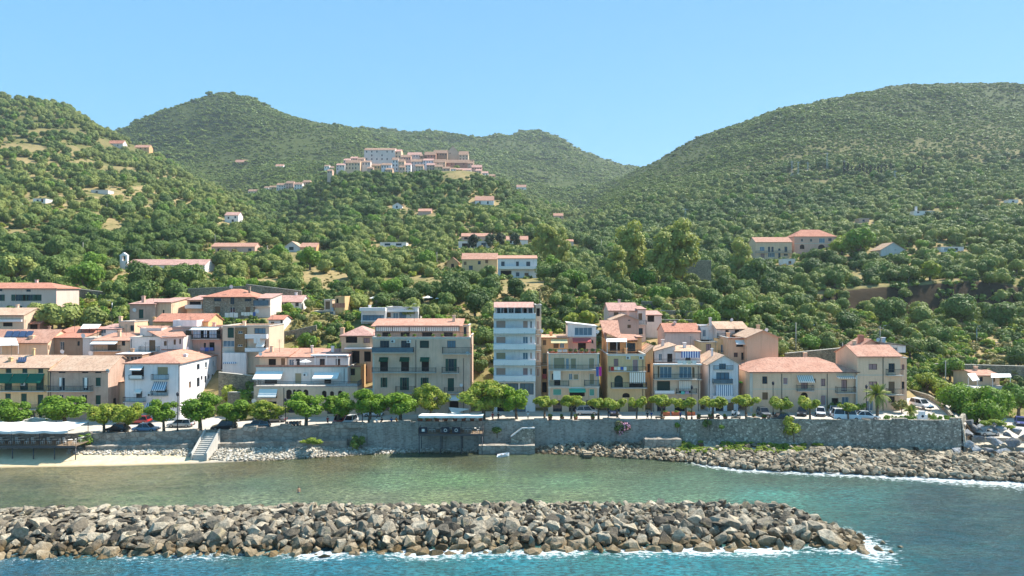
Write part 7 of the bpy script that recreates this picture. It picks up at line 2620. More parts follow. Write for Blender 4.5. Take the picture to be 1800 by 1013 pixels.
def palm(loc, h, L, n, label, r=.28, droop=.62, name='palm_tree'):
    t = thing(name, loc, label, 'palm')
    m = MB()
    for i in range(8):
        m.tube((0, 0, h * i / 8 - .3), (0, 0, h * (i + 1) / 8 - .28), r * (1.06 - .02 * i), r * (.92 - .02 * i), 9)
    if h > 2:
        m.lathe((0, 0, h - 1.0), [(r, 0), (r * 1.5, .3), (r * 1.6, .7), (r * .8, 1.2)], 9)
    link('trunk', m.mesh('palm_trunk', BARK), t)
    fm = [frond_mesh(L, droop * k, 40 + i) for i, k in enumerate((.35, .7, 1.05, 1.4))]
    for i in range(n):
        k = i % 4
        link('frond', fm[k], t, (0, 0, h), (RNG.uniform(-.2, .2), (-.65, -.25, .1, .4)[k] + RNG.uniform(-.1, .1), i * 2.399), (1, 1, 1))


c = P(1542, 733, 125)
palm((c.x, c.y, road_z(1542)), 4.6, 2.9, 34, 'tall shaggy palm by the street before the corner house')
c = P(1601, 725, 127)
palm((c.x, c.y, road_z(1601)), 1.1, 1.6, 26, 'low spreading sago palm at the road bend', .3, .5, 'sago_palm')
c = P(1637, 735, 124)
palm((c.x, c.y, road_z(1637)), .3, 1.2, 14, 'small agave rosette beside the white pillar', .15, .2, 'agave')
t = thing('hedge', P(1590, 737, 122.5), 'clipped green hedge on top of the right wall end', 'hedge')
for k in range(11):
    px = 1560 + k * 11.5
    if 1612 < px < 1634:
        continue
    y = wall_y(px) + 1.6
    link('bush', BUSH['broad'][k % 3], t, Vector((wx(px, y), y, road_z(px) + .1)) - BASE[t.name], (0, 0, k), (.75, .6, .75))
t = thing('stone_marker', P(1622, 738, 122.6), 'white stone pillar with a round dark emblem by the hedge', 'pillar')
c = P(1622, 733, 122.6)
MB().box(c.x - .9, c.x + .9, c.y, c.y + .5, c.z - 1, c.z + .35).box(c.x - .5, c.x + .5, c.y + .01, c.y + .49, c.z + .35, c.z + 1.0).build('pillar', M_WHITE, t)
MB().tube((c.x, c.y - .004, c.z + .1), (c.x, c.y - .03, c.z + .1), .24, .24, 14).build('emblem', M_SIGN, t)


# ------------------------------------------------------------------ cars
M_TYRE = flat('tyre_rubber', (34, 34, 36), .8)
M_RIM = flat('wheel_rim', (170, 172, 176), .3, .5, .7)
M_CGLASS = glass('car_glass', (24, 28, 34))
M_HEAD = flat('headlight_lens', (232, 234, 236), .15)
M_TAIL = flat('tail_light_red', (170, 30, 28), .3)
M_TRIM = flat('bumper_trim', (48, 48, 50), .6)
PAINT = {}


def paint(c):
    if c not in PAINT:
        n = NT('car_paint_%d_%d_%d' % c)
        b = n.bsdf(srgb(c), .35, None, .5)
        b.inputs['Coat Weight'].default_value = .8
        b.inputs['Coat Roughness'].default_value = .08
        PAINT[c] = n.done(b)
    return PAINT[c]


def car_meshes(kind):
    L, Wd, Ht, hood, cab0, cab1, rear = {'hatch': (3.9, 1.68, 1.5, .95, .95, 3.55, .0), 'suv': (4.4, 1.82, 1.72, 1.05, 1.1, 4.2, 0), 'sedan': (4.5, 1.76, 1.45, 1.15, 1.15, 3.7, .75), 'van': (4.8, 1.9, 2.05, .8, .8, 4.75, 0), 'wagon': (4.6, 1.76, 1.5, 1.15, 1.1, 4.4, 0)}[kind]
    h1 = Ht * .56
    zb = .28
    # body: stations along the length, each a rounded box section
    m = MB()
    st = [(0, .62, .90), (.12, .72, .96), (hood, h1 - .02, 1), (L * .5, h1 + .02, 1), (L - rear - .15 if rear else L - .15, h1 + .02, 1), (L - .06, h1 - .06, .97), (L, h1 - .2, .93)]
    if rear:
        st.insert(5, (L - rear + .1, h1, 1))
    st = sorted(st)
    rings = []
    for x, z1, w in st:
        hw = Wd / 2 * w
        rings.append([(x - L / 2, -hw * .94, zb), (x - L / 2, -hw, zb + .18), (x - L / 2, -hw, z1 - .12), (x - L / 2, -hw * .93, z1), (x - L / 2, hw * .93, z1), (x - L / 2, hw, z1 - .12), (x - L / 2, hw, zb + .18), (x - L / 2, hw * .94, zb)])
    for A_, B_ in zip(rings[:-1], rings[1:]):
        for i in range(8):
            j = (i + 1) % 8
            m.face([A_[i], A_[j], B_[j], B_[i]], 0, True)
    m.face(rings[0], 0)
    m.face(rings[-1][::-1], 0)
    # roof and pillars
    rk = .5 if kind != 'van' else .25
    a0, a1 = cab0 - L / 2, cab1 - L / 2
    r0, r1 = a0 + rk * 1.3, a1 - (.28 if not rear else .55)
    hw, hr = Wd / 2 * .93, Wd / 2 * .78
    top = [(r0, -hr, Ht), (r1, -hr, Ht), (r1, hr, Ht), (r0, hr, Ht)]
    lo = [(a0, -hw, h1), (a1, -hw, h1), (a1, hw, h1), (a0, hw, h1)]
    m.face([(x, y, z + .03) for x, y, z in top])
    for i in range(4):
        j = (i + 1) % 4
        m.face([top[i], top[j], (top[j][0], top[j][1], Ht + .03), (top[i][0], top[i][1], Ht + .03)])
        m.tube(lo[i], top[i], .05, .05, 4)
    for s in (-1, 1):
        m.tube(((a0 + a1) / 2 + .1, s * hw, h1), ((r0 + r1) / 2 + .1, s * hr, Ht), .045, .045, 4)
    body = m.mesh('car_body', paint((200, 200, 200)))
    g = MB()
    e = .985
    for i in range(4):
        j = (i + 1) % 4
        g.face([(lo[i][0] * e, lo[i][1] * e, lo[i][2] - .02), (lo[j][0] * e, lo[j][1] * e, lo[j][2] - .02), (top[j][0] * e, top[j][1] * e, top[j][2]), (top[i][0] * e, top[i][1] * e, top[i][2])])
    glass_m = g.mesh('car_windows', M_CGLASS)
    ty = MB().tube((0, -.1, 0), (0, .1, 0), .32, .32, 14).mesh('tyre', M_TYRE)
    ri = MB().tube((0, -.108, 0), (0, .108, 0), .2, .2, 10).mesh('rim', M_RIM)
    hd = MB().box(-.03, .03, -.2, .2, -.08, .08).mesh('headlight', M_HEAD)
    tl = MB().box(-.03, .03, -.12, .12, -.14, .14).mesh('tail_light', M_TAIL)
    bp = MB().box(-.06, .06, -Wd / 2 * .9, Wd / 2 * .9, -.1, .1).mesh('bumper', M_TRIM)
    return dict(L=L, W=Wd, body=body, glass=glass_m, tyre=ty, rim=ri, head=hd, tail=tl, bump=bp, h1=h1)


CARM = {k: car_meshes(k) for k in ('hatch', 'suv', 'sedan', 'van', 'wagon')}
_painted = {}


def car(px, Y, kind, col, rz, label, z=None):
    k = CARM[kind]
    x = wx(px, Y)
    t = thing('parked_car', (x, Y, road_z(px) if z is None else z), label, 'car' if kind != 'van' else 'van', 'cars and vans by the waterfront')
    t.rotation_euler = (0, 0, math.radians(rz))
    key = (kind, col)
    if key not in _painted:
        me = k['body'].copy()
        me.materials.clear()
        me.materials.append(paint(col))
        _painted[key] = me
    link('body', _painted[key], t)
    link('windows', k['glass'], t)
    L, Wd = k['L'], k['W']
    for sx in (-1, 1):
        for sy in (-1, 1):
            w = link('wheel', k['tyre'], t, (sx * L * .31, sy * (Wd / 2 - .1), .32))
            link('rim', k['rim'], w)
    for sy in (-1, 1):
        link('headlight', k['head'], t, (-L / 2 + .03, sy * Wd * .33, .62))
        link('tail_light', k['tail'], t, (L / 2 - .01, sy * Wd * .38, k['h1'] - .22))
    link('bumper', k['bump'], t, (-L / 2 - .01, 0, .42))
    link('bumper', k['bump'], t, (L / 2 + .01, 0, .42))
    return t


BLK, SIL, WHT, RED, NAVY, TEAL, GRY = (24, 24, 28), (176, 180, 184), (232, 232, 232), (176, 34, 34), (44, 54, 82), (66, 104, 118), (96, 100, 106)
car(207, 125.5, 'hatch', BLK, 0, 'black hatchback parked by the wall before the yellowing trees')
car(257, 125.8, 'sedan', (120, 146, 172), 180, 'pale blue saloon parked by the wall left of the silver estate')
car(243, 133, 'wagon', RED, 0, 'red estate car across the street behind the pale blue saloon')
car(318, 129.5, 'wagon', SIL, 0, 'silver estate car in the middle of the street near the steps')
car(394, 126.3, 'suv', BLK, 14, 'black off-roader beside the street tree right of the steps')
car(452, 127, 'wagon', TEAL, 8, 'teal estate car by the wall before the stepped house')
car(482, 132.5, 'sedan', GRY, 0, 'grey saloon half hidden by a tree behind the teal car')
car(432, 135, 'van', (216, 196, 130), 30, 'cream yellow van at the foot of the garden slope')
car(616, 129, 'hatch', WHT, 80, 'small white hatchback parked nose-on by the tree row')
car(598, 129, 'suv', RED, 85, 'dark red off-roader beside the small white hatchback')
car(656, 136, 'hatch', (214, 220, 228), 180, 'white hatchback across the street at the five-storey block')
car(1031, 134.4, 'suv', SIL, 180, 'silver off-roader parked before the cream apartment house')
car(1078, 134.2, 'hatch', NAVY, 90, 'dark blue hatchback at the corner of the orange-yellow house')
car(1342, 131.2, 'hatch', GRY, 88, 'grey hatchback parked before the left end of the long house')
car(1373, 125.6, 'sedan', BLK, 4, 'long black saloon parked by the rubble wall')
car(1411, 131, 'hatch', BLK, 60, 'black hatchback before the arched door of the long house')
car(1442, 130.6, 'hatch', WHT, 70, 'white hatchback parked before the pink door')
car(1467, 130.4, 'suv', SIL, 66, 'silver off-roader nose-out before the long house')
car(1487, 125.4, 'van', WHT, 172, 'white van by the wall beside the smallest street tree')
car(1522, 125.8, 'sedan', WHT, 165, 'white saloon between the white van and the palm')
car(1507, 131, 'sedan', NAVY, 170, 'dark blue saloon behind the white saloon')
car(1619, 134, 'suv', WHT, 104, 'white off-roader driving round the road bend', 6.5)
car(1736, 125.4, 'hatch', WHT, 4, 'white hatchback at the edge of the shore car park', 2.95)
car(1716, 129.6, 'sedan', TEAL, 12, 'dark teal saloon in the shade of the broad tree', 2.95)
car(1738, 133.4, 'wagon', NAVY, 16, 'navy estate car under the broad tree', 2.95)
car(1794, 135, 'hatch', (64, 72, 140), 60, 'violet-blue hatchback at the right edge of the car park', 2.95)


def scooter(px, Y, col, rz, label):
    t = thing('scooter', (wx(px, Y), Y, road_z(px)), label, 'scooter', 'scooters by the street')
    t.rotation_euler = (0, 0, math.radians(rz))
    w = MB().tube((0, -.06, 0), (0, .06, 0), .25, .25, 12).mesh('wheel', M_TYRE)
    link('wheel', w, t, (-.6, 0, .25))
    link('wheel', w, t, (.6, 0, .25))
    m = MB()
    m.prism([(-.75, .45), (-.1, .3), (.2, .3), (.35, .55), (.8, .6), (.85, .78), (.2, .8), (.05, .42), (-.3, .42), (-.45, 1.0), (-.6, 1.0)], lambda a, z, s: (a, -.16 + .32 * s, z))
    link('body', m.mesh('scooter_body', paint(col)), t)
    link('seat', MB().box(.1, .75, -.14, .14, .8, .88).mesh('scooter_seat', M_TYRE), t)
    link('handlebar', MB().tube((-.5, -.3, 1.05), (-.5, .3, 1.05), .025, .025, 5).mesh('handlebar', M_TRIM), t)


scooter(1290, 132, WHT, 50, 'white scooter before the small gabled house')
scooter(1298, 131, WHT, 60, 'second white scooter, nearer the wall, before the small gabled house')
for k, px in enumerate((508, 514, 520, 526)):
    scooter(px, 127.6, BLK, 70 + k * 6, '%s black scooter of the row under the tree by the wall' % ('leftmost', 'second', 'third', 'rightmost')[k])
scooter(1258, 128, BLK, 10, 'black scooter alone on the street right of the pollard row')


# ------------------------------------------------------------------ lamps, poles, pots, benches
def lamp(px, Y, top, label, z=None, ornate=True):
    x = wx(px, Y)
    z0 = (road_z(px) if z is None else z)
    z1 = wz(top, Y)
    t = thing('street_lamp', (x, Y, z0), label, 'street lamp', 'street lamps' if ornate else 'tall road lamps')
    m = MB().tube((x, Y, z0 - .5), (x, Y, z1 - .6), .09, .06, 7).lathe((x, Y, z0), [(.18, 0), (.18, .5), (.1, .7)], 8)
    m.build('pole', M_TRIM if ornate else M_RIM, t)
    if ornate:
        MB().lathe((x, Y, z1 - .7), [(.1, 0), (.22, .15), (.26, .55), (.05, .78)], 6, 0, False).build('lantern', M_SIGN, t)
    else:
        m = MB().tube((x, Y, z1 - .6), (x - .2, Y - .9, z1), .05, .04, 6).box(x - .45, x + .05, Y - 1.5, Y - .85, z1 - .06, z1 + .08)
        m.build('lamp_head', M_RIM, t)


lamp(312, 124.6, 690, 'ornate lamp at the sea wall before the white house')
lamp(502, 126.5, 700, 'ornate lamp before the stepped terrace house')
lamp(637, 127.5, 716, 'ornate lamp among the trees at the alley steps')
lamp(1069, 128, 716, 'ornate lamp before the cream apartment house')
lamp(1216, 127.6, 678, 'ornate lamp before the double-balcony beige house')
lamp(1359, 131.5, 671, 'ornate lamp before the left windows of the long house')
lamp(1523, 131, 677, 'ornate lamp before the corner house')
for px, base, top, Y, lab in ((113, 545, 506, 198, 'road lamp beside the long pink house'), (197, 560, 528, 190, 'road lamp above the square stone house'), (1717, 612, 573, 183, 'road lamp above the vineyard terraces on the right'), (1428, 602, 571, 185, 'road lamp behind the long house'), (1552, 600, 572, 188, 'road lamp above the corner house roof')):
    lamp(px, Y, top, lab, H(wx(px, Y), Y), False)


def pole(px, py, top, label, Y=None, arms=True):
    Y = Y or ground_at(px, py, 150)
    x = wx(px, Y)
    z1 = wz(top, Y)
    t = thing('utility_pole', (x, Y, H(x, Y)), label, 'utility pole', 'utility poles')
    MB().tube((x, Y, H(x, Y) - .5), (x, Y, z1), .14, .1, 7).build('pole', flat('weathered_pole', (170, 164, 152), .8), t)
    if arms:
        MB().box(x - .6, x + .6, Y - .05, Y + .05, z1 - .5, z1 - .4).build('cross_arm', M_IRON, t)
    return Vector((x, Y, z1))


a = pole(1399, 618, 567, 'wooden utility pole between the peach house and the long house', 165)
b = pole(1481, 628, 603, 'short pole behind the roof of the long house', 160)
c = pole(1662, 680, 634, 'pole on the grassy slope right of the corner house', 152)
d = pole(1547, 610, 574, 'pole behind the glazed roof room of the corner house', 172)
for k, (p, q) in enumerate(((a, b), (b, d), (d, c), (a, d), (c, P(1830, 660, 150)), (c, P(1830, 615, 165)))):
    t = thing('overhead_wire', p, ('overhead wire sagging from the wooden utility pole to the short pole', 'overhead wire from the short pole to the pole behind the glazed room', 'overhead wire descending to the grassy slope pole', 'long overhead wire behind the long house roof',
                                   'lower overhead wire leaving the right edge', 'upper overhead wire leaving the right edge')[k], 'wire')
    m = MB()
    pts = [p.lerp(q, u) - Vector((0, 0, .9 * math.sin(math.pi * u))) for u in np.linspace(0, 1, 9)]
    m.path(pts, .03, 4)
    m.build('cable', M_IRON, t)
for px, py, top, lab in ((470, 458, 432, 'lone pole in the olive grove right of the chapel'), (768, 470, 443, 'right one of two poles on the slope by the orange shed'), (763, 470, 446, 'left one of two poles on the slope by the orange shed'), (1057, 455, 421, 'pole at the bottom of the valley'),
                         (146, 460, 426, 'pole in the grove left of the chapel'), (378, 432, 412, 'pole above the long rose farmhouse'), (40, 372, 358, 'pole by the path on the left hillside'), (188, 372, 358, 'pole in the middle of the left hillside'), (132, 370, 358, 'pole between the two left hillside huts')):
    pole(px, py, top, lab, None, False)
for k, (px, py, top) in enumerate(((1392, 312, 283), (1403, 312, 284), (1420, 310, 285), (1454, 300, 268), (1484, 303, 282), (1573, 318, 300), (1205, 390, 366))):
    Y = ground_at(px, py, 300)
    x, z0, z1 = wx(px, Y), H(wx(px, Y), Y), wz(top, Y)
    t = thing('power_pylon', (x, Y, z0), 'thin lattice pylon on the right hill, %s of six from the left' % ('first', 'second', 'third', 'fourth', 'fifth', 'sixth')[k] if k < 6 else 'thin lattice pylon alone low in the valley', 'pylon', 'power pylons')
    m = MB()
    for sx, sy in ((-1, -1), (1, -1), (1, 1), (-1, 1)):
        m.tube((x + sx * .9, Y + sy * .9, z0), (x + sx * .15, Y + sy * .15, z1), .09, .06, 4)
    for zz in np.linspace(z0 + 1, z1 - 2, 6):
        u = .9 - .75 * (zz - z0) / (z1 - z0)
        m.tube((x - u, Y - u, zz), (x + u, Y - u, zz + 1.2), .04, .04, 3)
    m.build('lattice', M_RIM, t)
    MB().box(x - 2, x + 2, Y - .1, Y + .1, z1 - 1.2, z1 - 1.0).build('cross_arm', M_RIM, t)
M_TERRA = flat('terracotta_pot', (168, 98, 68), .8)
POT = MB().lathe((0, 0, 0), [(.22, 0), (.34, .5), (.38, .55), (.38, .62), (.3, .6)], 10).mesh('pot', M_TERRA)


def pot(loc, label, kind='broad', s=1.0, group=None):
    t = thing('potted_plant', loc, label, 'potted plant', group)
    link('pot', POT, t, None, None, (s, s, s))
    link('foliage', RNG.choice(BUSH[kind]), t, (0, 0, .5 * s), (0, 0, RNG.uniform(0, 6)), (.42 * s, .42 * s, .5 * s))


for k, px in enumerate((967, 988, 1012, 1042, 1228, 1249, 1275, 1326, 1343)):
    y = wall_y(px) + .9
    pot((wx(px, y), y, road_z(px) + .14), '%s potted plant from the left along the sea wall walk' % ('first', 'second', 'third', 'fourth', 'fifth', 'sixth', 'seventh', 'eighth', 'ninth')[k], 'dark', 1.15, 'pots on the sea wall walk')
for k, px in enumerate((738, 752, 768, 783, 800, 815, 830, 845)):
    y = wall_y(px) + 1.0
    pot((wx(px, y), y, road_z(px) + .14), '%s bushy pot from the left behind the pier restaurant' % ('first', 'second', 'third', 'fourth', 'fifth', 'sixth', 'seventh', 'eighth')[k], 'broad', 1.3, 'pots behind the pier')
for k, (px, row, Y) in enumerate(((666, 592, 138.5), (684, 592, 138.5), (712, 592, 138.5), (728, 592, 138.5), (762, 592, 138.5), (778, 592, 138.5), (800, 592, 138.5), (818, 592, 139))):
    pot((wx(px, Y), Y, wz(594, 137) - .45), '%s pot from the left on the roof terrace of the five-storey block' % ('first', 'second', 'third', 'fourth', 'fifth', 'sixth', 'seventh', 'eighth')[k], 'broad', 1.0, 'roof terrace pots of the five-storey block')
for k, px in enumerate((968, 976, 1002, 1012, 1022, 1031, 1042, 1050)):
    pot((wx(px, 138.4), 138.4, wz(622, 137) - .45), '%s pot from the left on the roof terrace of the cream apartment house' % ('first', 'second', 'third', 'fourth', 'fifth', 'sixth', 'seventh', 'eighth')[k], 'lime' if k % 3 == 1 else 'dark', 1.2, 'roof terrace pots of the cream apartment house')
for k, (px, lab) in enumerate(((1170, 'left'), (1188, 'middle'), (1214, 'right'))):
    Y = 132.5
    c = P(px, 727, Y)
    t = thing('flower_trough', (c.x, Y, road_z(px)), '%s terracotta flower trough across the street from the pollard trees' % lab, 'planter')
    MB().box(c.x - .8, c.x + .8, Y - .35, Y + .35, road_z(px), road_z(px) + .7).build('trough', M_TERRA, t)
    link('foliage', BUSH['broad'][k % 3], t, (0, 0, .6), None, (.7, .35, .3))


def bench(px, label):
    y = wall_y(px) + 1.2
    x, z = wx(px, y), road_z(px) + .14
    t = thing('bench', (x, y, z), label, 'bench', 'benches on the walk')
    for k in range(3):
        MB().box(x - .9, x + .9, y - .22 + k * .15, y - .1 + k * .15, z + .42, z + .46).build('seat_slat', M_WOOD, t)
    for k in range(2):
        MB().box(x - .9, x + .9, y - .28, y - .25, z + .55 + k * .17, z + .66 + k * .17).build('back_slat', M_WOOD, t)
    for s in (-.7, .7):
        MB().box(x + s - .04, x + s + .04, y - .24, y + .2, z, z + .415).build('leg', M_TRIM, t)


bench(1237, 'wooden bench between two pots before the small gabled house')
bench(1293, 'wooden bench on the walk left of the long house')
bench(1160, 'wooden bench on the walk under the pollard before the beige house')

# laundry hung out to dry
LAUN = {'white': M_CHAIR, 'blue': flat('blue_cloth', (72, 104, 170), .9), 'red': flat('red_cloth', (190, 50, 48), .9), 'magenta': flat('magenta_cloth', (214, 52, 150), .9), 'teal': flat('teal_cloth', (98, 186, 176), .9), 'lilac': flat('lilac_cloth', (168, 150, 178), .9), 'cream': flat('cream_cloth', (230, 220, 196), .9)}
for (xa, xb, y0, y1, Y, cols, lab) in ((424, 450, 549, 556, 178, ('white', 'white', 'white', 'white', 'blue'), 'white washing hung under the large stone house'), (395, 419, 550, 559, 176, ('white', 'white', 'white'), 'white sheets hung under the blue shutters of the stone house'), (1048, 1058, 645, 662, 135.6, ('blue', 'magenta'), 'magenta towel hung at the corner of the cream apartment house'),
                                 (1074, 1102, 645, 652, 135.8, ('red', 'cream', 'white', 'blue', 'white'), 'coloured washing on the balcony of the orange-yellow house'), (1191, 1225, 634, 641, 135.6, ('white', 'white', 'cream', 'white'), 'white sheets on the top balcony of the beige house'), (1197, 1212, 688, 694, 135.8, ('teal', 'lilac'), 'teal and lilac towels on the lower balcony of the beige house'),
                                 (446, 458, 590, 606, 150.2, ('white', 'white'), 'white sheet on the balcony of the flat-roofed brown house'), (352, 376, 611, 618, 151.6, ('lilac', 'blue', 'blue'), 'blue washing below the pink house awning'), (228, 252, 660, 667, 134.8, ('white',), 'white cloth on the left balcony of the big white house'), (980, 998, 614, 620, 137.8, ('white', 'white'), 'white cloth drying on the cream house terrace')):
    t = thing('laundry', P((xa + xb) / 2, y0, Y), lab, 'laundry')
    MB().tube(P(xa - 1, y0, Y), P(xb + 1, y0, Y), .012, .012, 3).build('line', M_IRON, t)
    k = len(cols)
    for i, cl in enumerate(cols):
        u0, u1 = xa + (xb - xa) * i / k, xa + (xb - xa) * (i + .88) / k
        m = MB()
        lowr = y1 - RNG.uniform(0, .25) * (y1 - y0)
        for q in range(4):
            a, b = u0 + (u1 - u0) * q / 4, u0 + (u1 - u0) * (q + 1) / 4
            m.face([P(a, lowr, Y - .03 * (q % 2)), P(b, lowr, Y - .03 * ((q + 1) % 2)), P(b, y0, Y), P(a, y0, Y)])
        m.build('cloth', LAUN[cl], t)


# ------------------------------------------------------------------ people and the dinghy
def person_mesh(name, pose, skin, top, legs):
    """one continuous figure grown over a skeleton; shirt and trousers are told by face material"""
    if pose == 'sit':
        J = {'hip': (0, 0, .5), 'ch': (0, .05, .95), 'nk': (0, .05, 1.12), 'hd': (0, .03, 1.28), 'lk': (-.1, -.42, .52), 'rk': (.1, -.42, .52), 'lf': (-.1, -.45, .06), 'rf': (.1, -.45, .06), 'lt': (-.1, -.58, .03), 'rt': (.1, -.58, .03),
             'ls': (-.2, .05, 1.02), 'rs': (.2, .05, 1.02), 'le': (-.26, -.05, .76), 're': (.26, -.05, .76), 'lh': (-.15, -.28, .62), 'rh': (.15, -.28, .62)}
    else:
        J = {'hip': (0, 0, .92), 'ch': (0, .0, 1.32), 'nk': (0, 0, 1.48), 'hd': (0, -.01, 1.63), 'lk': (-.11, -.03, .5), 'rk': (.12, .05, .5), 'lf': (-.12, .02, .07), 'rf': (.14, .08, .07), 'lt': (-.12, -.13, .03), 'rt': (.14, -.07, .03),
             'ls': (-.2, 0, 1.4), 'rs': (.2, 0, 1.4), 'le': (-.28, .03, 1.12), 're': (.28, .02, 1.12), 'lh': (-.26, -.08, .88), 'rh': (.26, -.1, .88)}
    R = {'hip': .15, 'ch': .16, 'nk': .06, 'hd': .1, 'lk': .065, 'rk': .065, 'lf': .045, 'rf': .045, 'lt': .04, 'rt': .04, 'ls': .07, 'rs': .07, 'le': .045, 're': .045, 'lh': .04, 'rh': .04}
    E = [('hip', 'ch'), ('ch', 'nk'), ('nk', 'hd'), ('hip', 'lk'), ('lk', 'lf'), ('lf', 'lt'), ('hip', 'rk'), ('rk', 'rf'), ('rf', 'rt'), ('ch', 'ls'), ('ls', 'le'), ('le', 'lh'), ('ch', 'rs'), ('rs', 're'), ('re', 'rh')]
    ks = list(J)
    me = bpy.data.meshes.new(name)
    me.from_pydata([J[k] for k in ks], [(ks.index(a), ks.index(b)) for a, b in E], [])
    o = bpy.data.objects.new(name, me)
    COL.objects.link(o)
    md = o.modifiers.new('skin', 'SKIN')
    o.modifiers.new('sub', 'SUBSURF').levels = 1
    for i, k in enumerate(ks):
        me.skin_vertices[0].data[i].radius = (R[k], R[k] * .85)
    me.skin_vertices[0].data[0].use_root = True
    dg = bpy.context.evaluated_depsgraph_get()
    out = bpy.data.meshes.new_from_object(o.evaluated_get(dg))
    bpy.data.objects.remove(o)
    for c in (skin, top, legs):
        out.materials.append(c)
    hipz, nz = J['hip'][2], J['nk'][2]
    for p in out.polygons:
        c = p.center
        p.use_smooth = True
        arm = abs(c.x) > .24
        if c.z > nz - .05 or (arm and c.z < J['le'][2] + .1):
            p.material_index = 0
        elif c.z > hipz + .02:
            p.material_index = 1
        elif c.z > J['lf'][2] + (.25 if pose != 'sit' else .2):
            p.material_index = 2
        else:
            p.material_index = 0
    return out, Vector(J['hd'])


M_SKIN = flat('skin', (206, 156, 126), .6)
M_HAIR = flat('dark_hair', (44, 34, 28), .7)
HAIR = MB().lathe((0, .02, -.02), [(.11, 0), (.125, .05), (.1, .11), (.03, .14)], 8).mesh('hair', M_HAIR)


def person(loc, pose, top, legs, rz, label):
    me, hd = person_mesh('person_body', pose, M_SKIN, flat('cloth_%s' % top, {'white': (228, 226, 222), 'blue': (60, 84, 140), 'red': (170, 50, 46), 'black': (36, 36, 40), 'orange': (214, 120, 50), 'skin': (206, 156, 126)}[top], .9),
                         flat('trousers_%s' % legs, {'navy': (44, 50, 70), 'beige': (180, 164, 136), 'black': (34, 34, 38), 'blue': (50, 80, 140)}[legs], .9))
    t = thing('person', loc, label, 'person')
    t.rotation_euler = (0, 0, rz)
    link('body', me, t)
    link('hair', HAIR, t, hd)


for px, dy, pose, top, legs, lab in ((662, .5, 'sit', 'white', 'navy', 'person in white sitting on the wall under the trees'), (671, .6, 'sit', 'black', 'black', 'person in black sitting beside the one in white'), (688, .5, 'sit', 'blue', 'beige', 'person in blue sitting on the wall'), (697, .6, 'sit', 'orange', 'navy', 'person in orange sitting on the wall'),
                                     (866, 1.2, 'stand', 'red', 'navy', 'person in red standing left of the stairway'), (876, 1.0, 'stand', 'black', 'black', 'person in black standing left of the stairway'), (928, 1.4, 'stand', 'white', 'beige', 'person in white shirt at the head of the stairway'), (576, 1.4, 'stand', 'red', 'black', 'person in a red top walking under the trees'),
                                     (1138, 1.0, 'stand', 'black', 'navy', 'person in black leaning at the wall near the oleander'), (1145, 1.1, 'stand', 'blue', 'beige', 'person in blue at the wall near the oleander'), (1196, 1.3, 'stand', 'blue', 'navy', 'person in blue walking along the sea wall')):
    y = wall_y(px) + dy
    z = road_z(px) + .14
    if pose == 'sit':
        y = wall_y(px) + .35
        z = top_z(px) - .42
    person((wx(px, y), y, z), pose, top, legs, RNG.uniform(-.6, .6) + (math.pi if pose == 'sit' else 0), lab)
c = P(525, 866, 30 * F / (866 - 506.5))
person((c.x, c.y, -.85), 'stand', 'skin', 'blue', .5, 'bather standing waist-deep in the shallow lagoon')
c = P(884, 803, 30 * F / (803 - 506.5))
t = thing('dinghy', (c.x, c.y, 0), 'small white dinghy with an outboard motor moored near the wall', 'boat')
t.rotation_euler = (0, 0, math.radians(28))
m = MB()
st = [(-1.15, .42, .42), (-.4, .5, .44), (.4, .46, .48), (.95, .26, .55), (1.25, .02, .62)]
rg = []
for x, w, z in st:
    rg.append([(x, -w, z), (x, -w * .75, .02), (x, 0, -.1), (x, w * .75, .02), (x, w, z), (x, w * .8, z - .02), (x, w * .55, .12), (x, -w * .55, .12), (x, -w * .8, z - .02)])
for A_, B_ in zip(rg[:-1], rg[1:]):
    for i in range(9):
        j = (i + 1) % 9
        m.face([A_[i], A_[j], B_[j], B_[i]])
m.face(rg[0])
link('hull', m.mesh('hull', flat('boat_white', (226, 232, 236), .4)), t)
link('thwart', MB().box(-.3, -.05, -.36, .36, .3, .34).mesh('thwart', M_WOOD), t)
link('thwart', MB().box(.35, .55, -.3, .3, .33, .37).mesh('thwart', M_WOOD), t)
m = MB().box(-1.42, -1.16, -.1, .1, .35, .75).tube((-1.3, 0, .4), (-1.3, 0, -.3), .05, .04, 6)
link('outboard_motor', m.mesh('outboard', M_TRIM), t)
link('oar', MB().tube((-.8, .5, .5), (1.3, .75, .35), .02, .02, 5).box(1.2, 1.6, .68, .84, .33, .36).mesh('oar', M_WOOD), t)
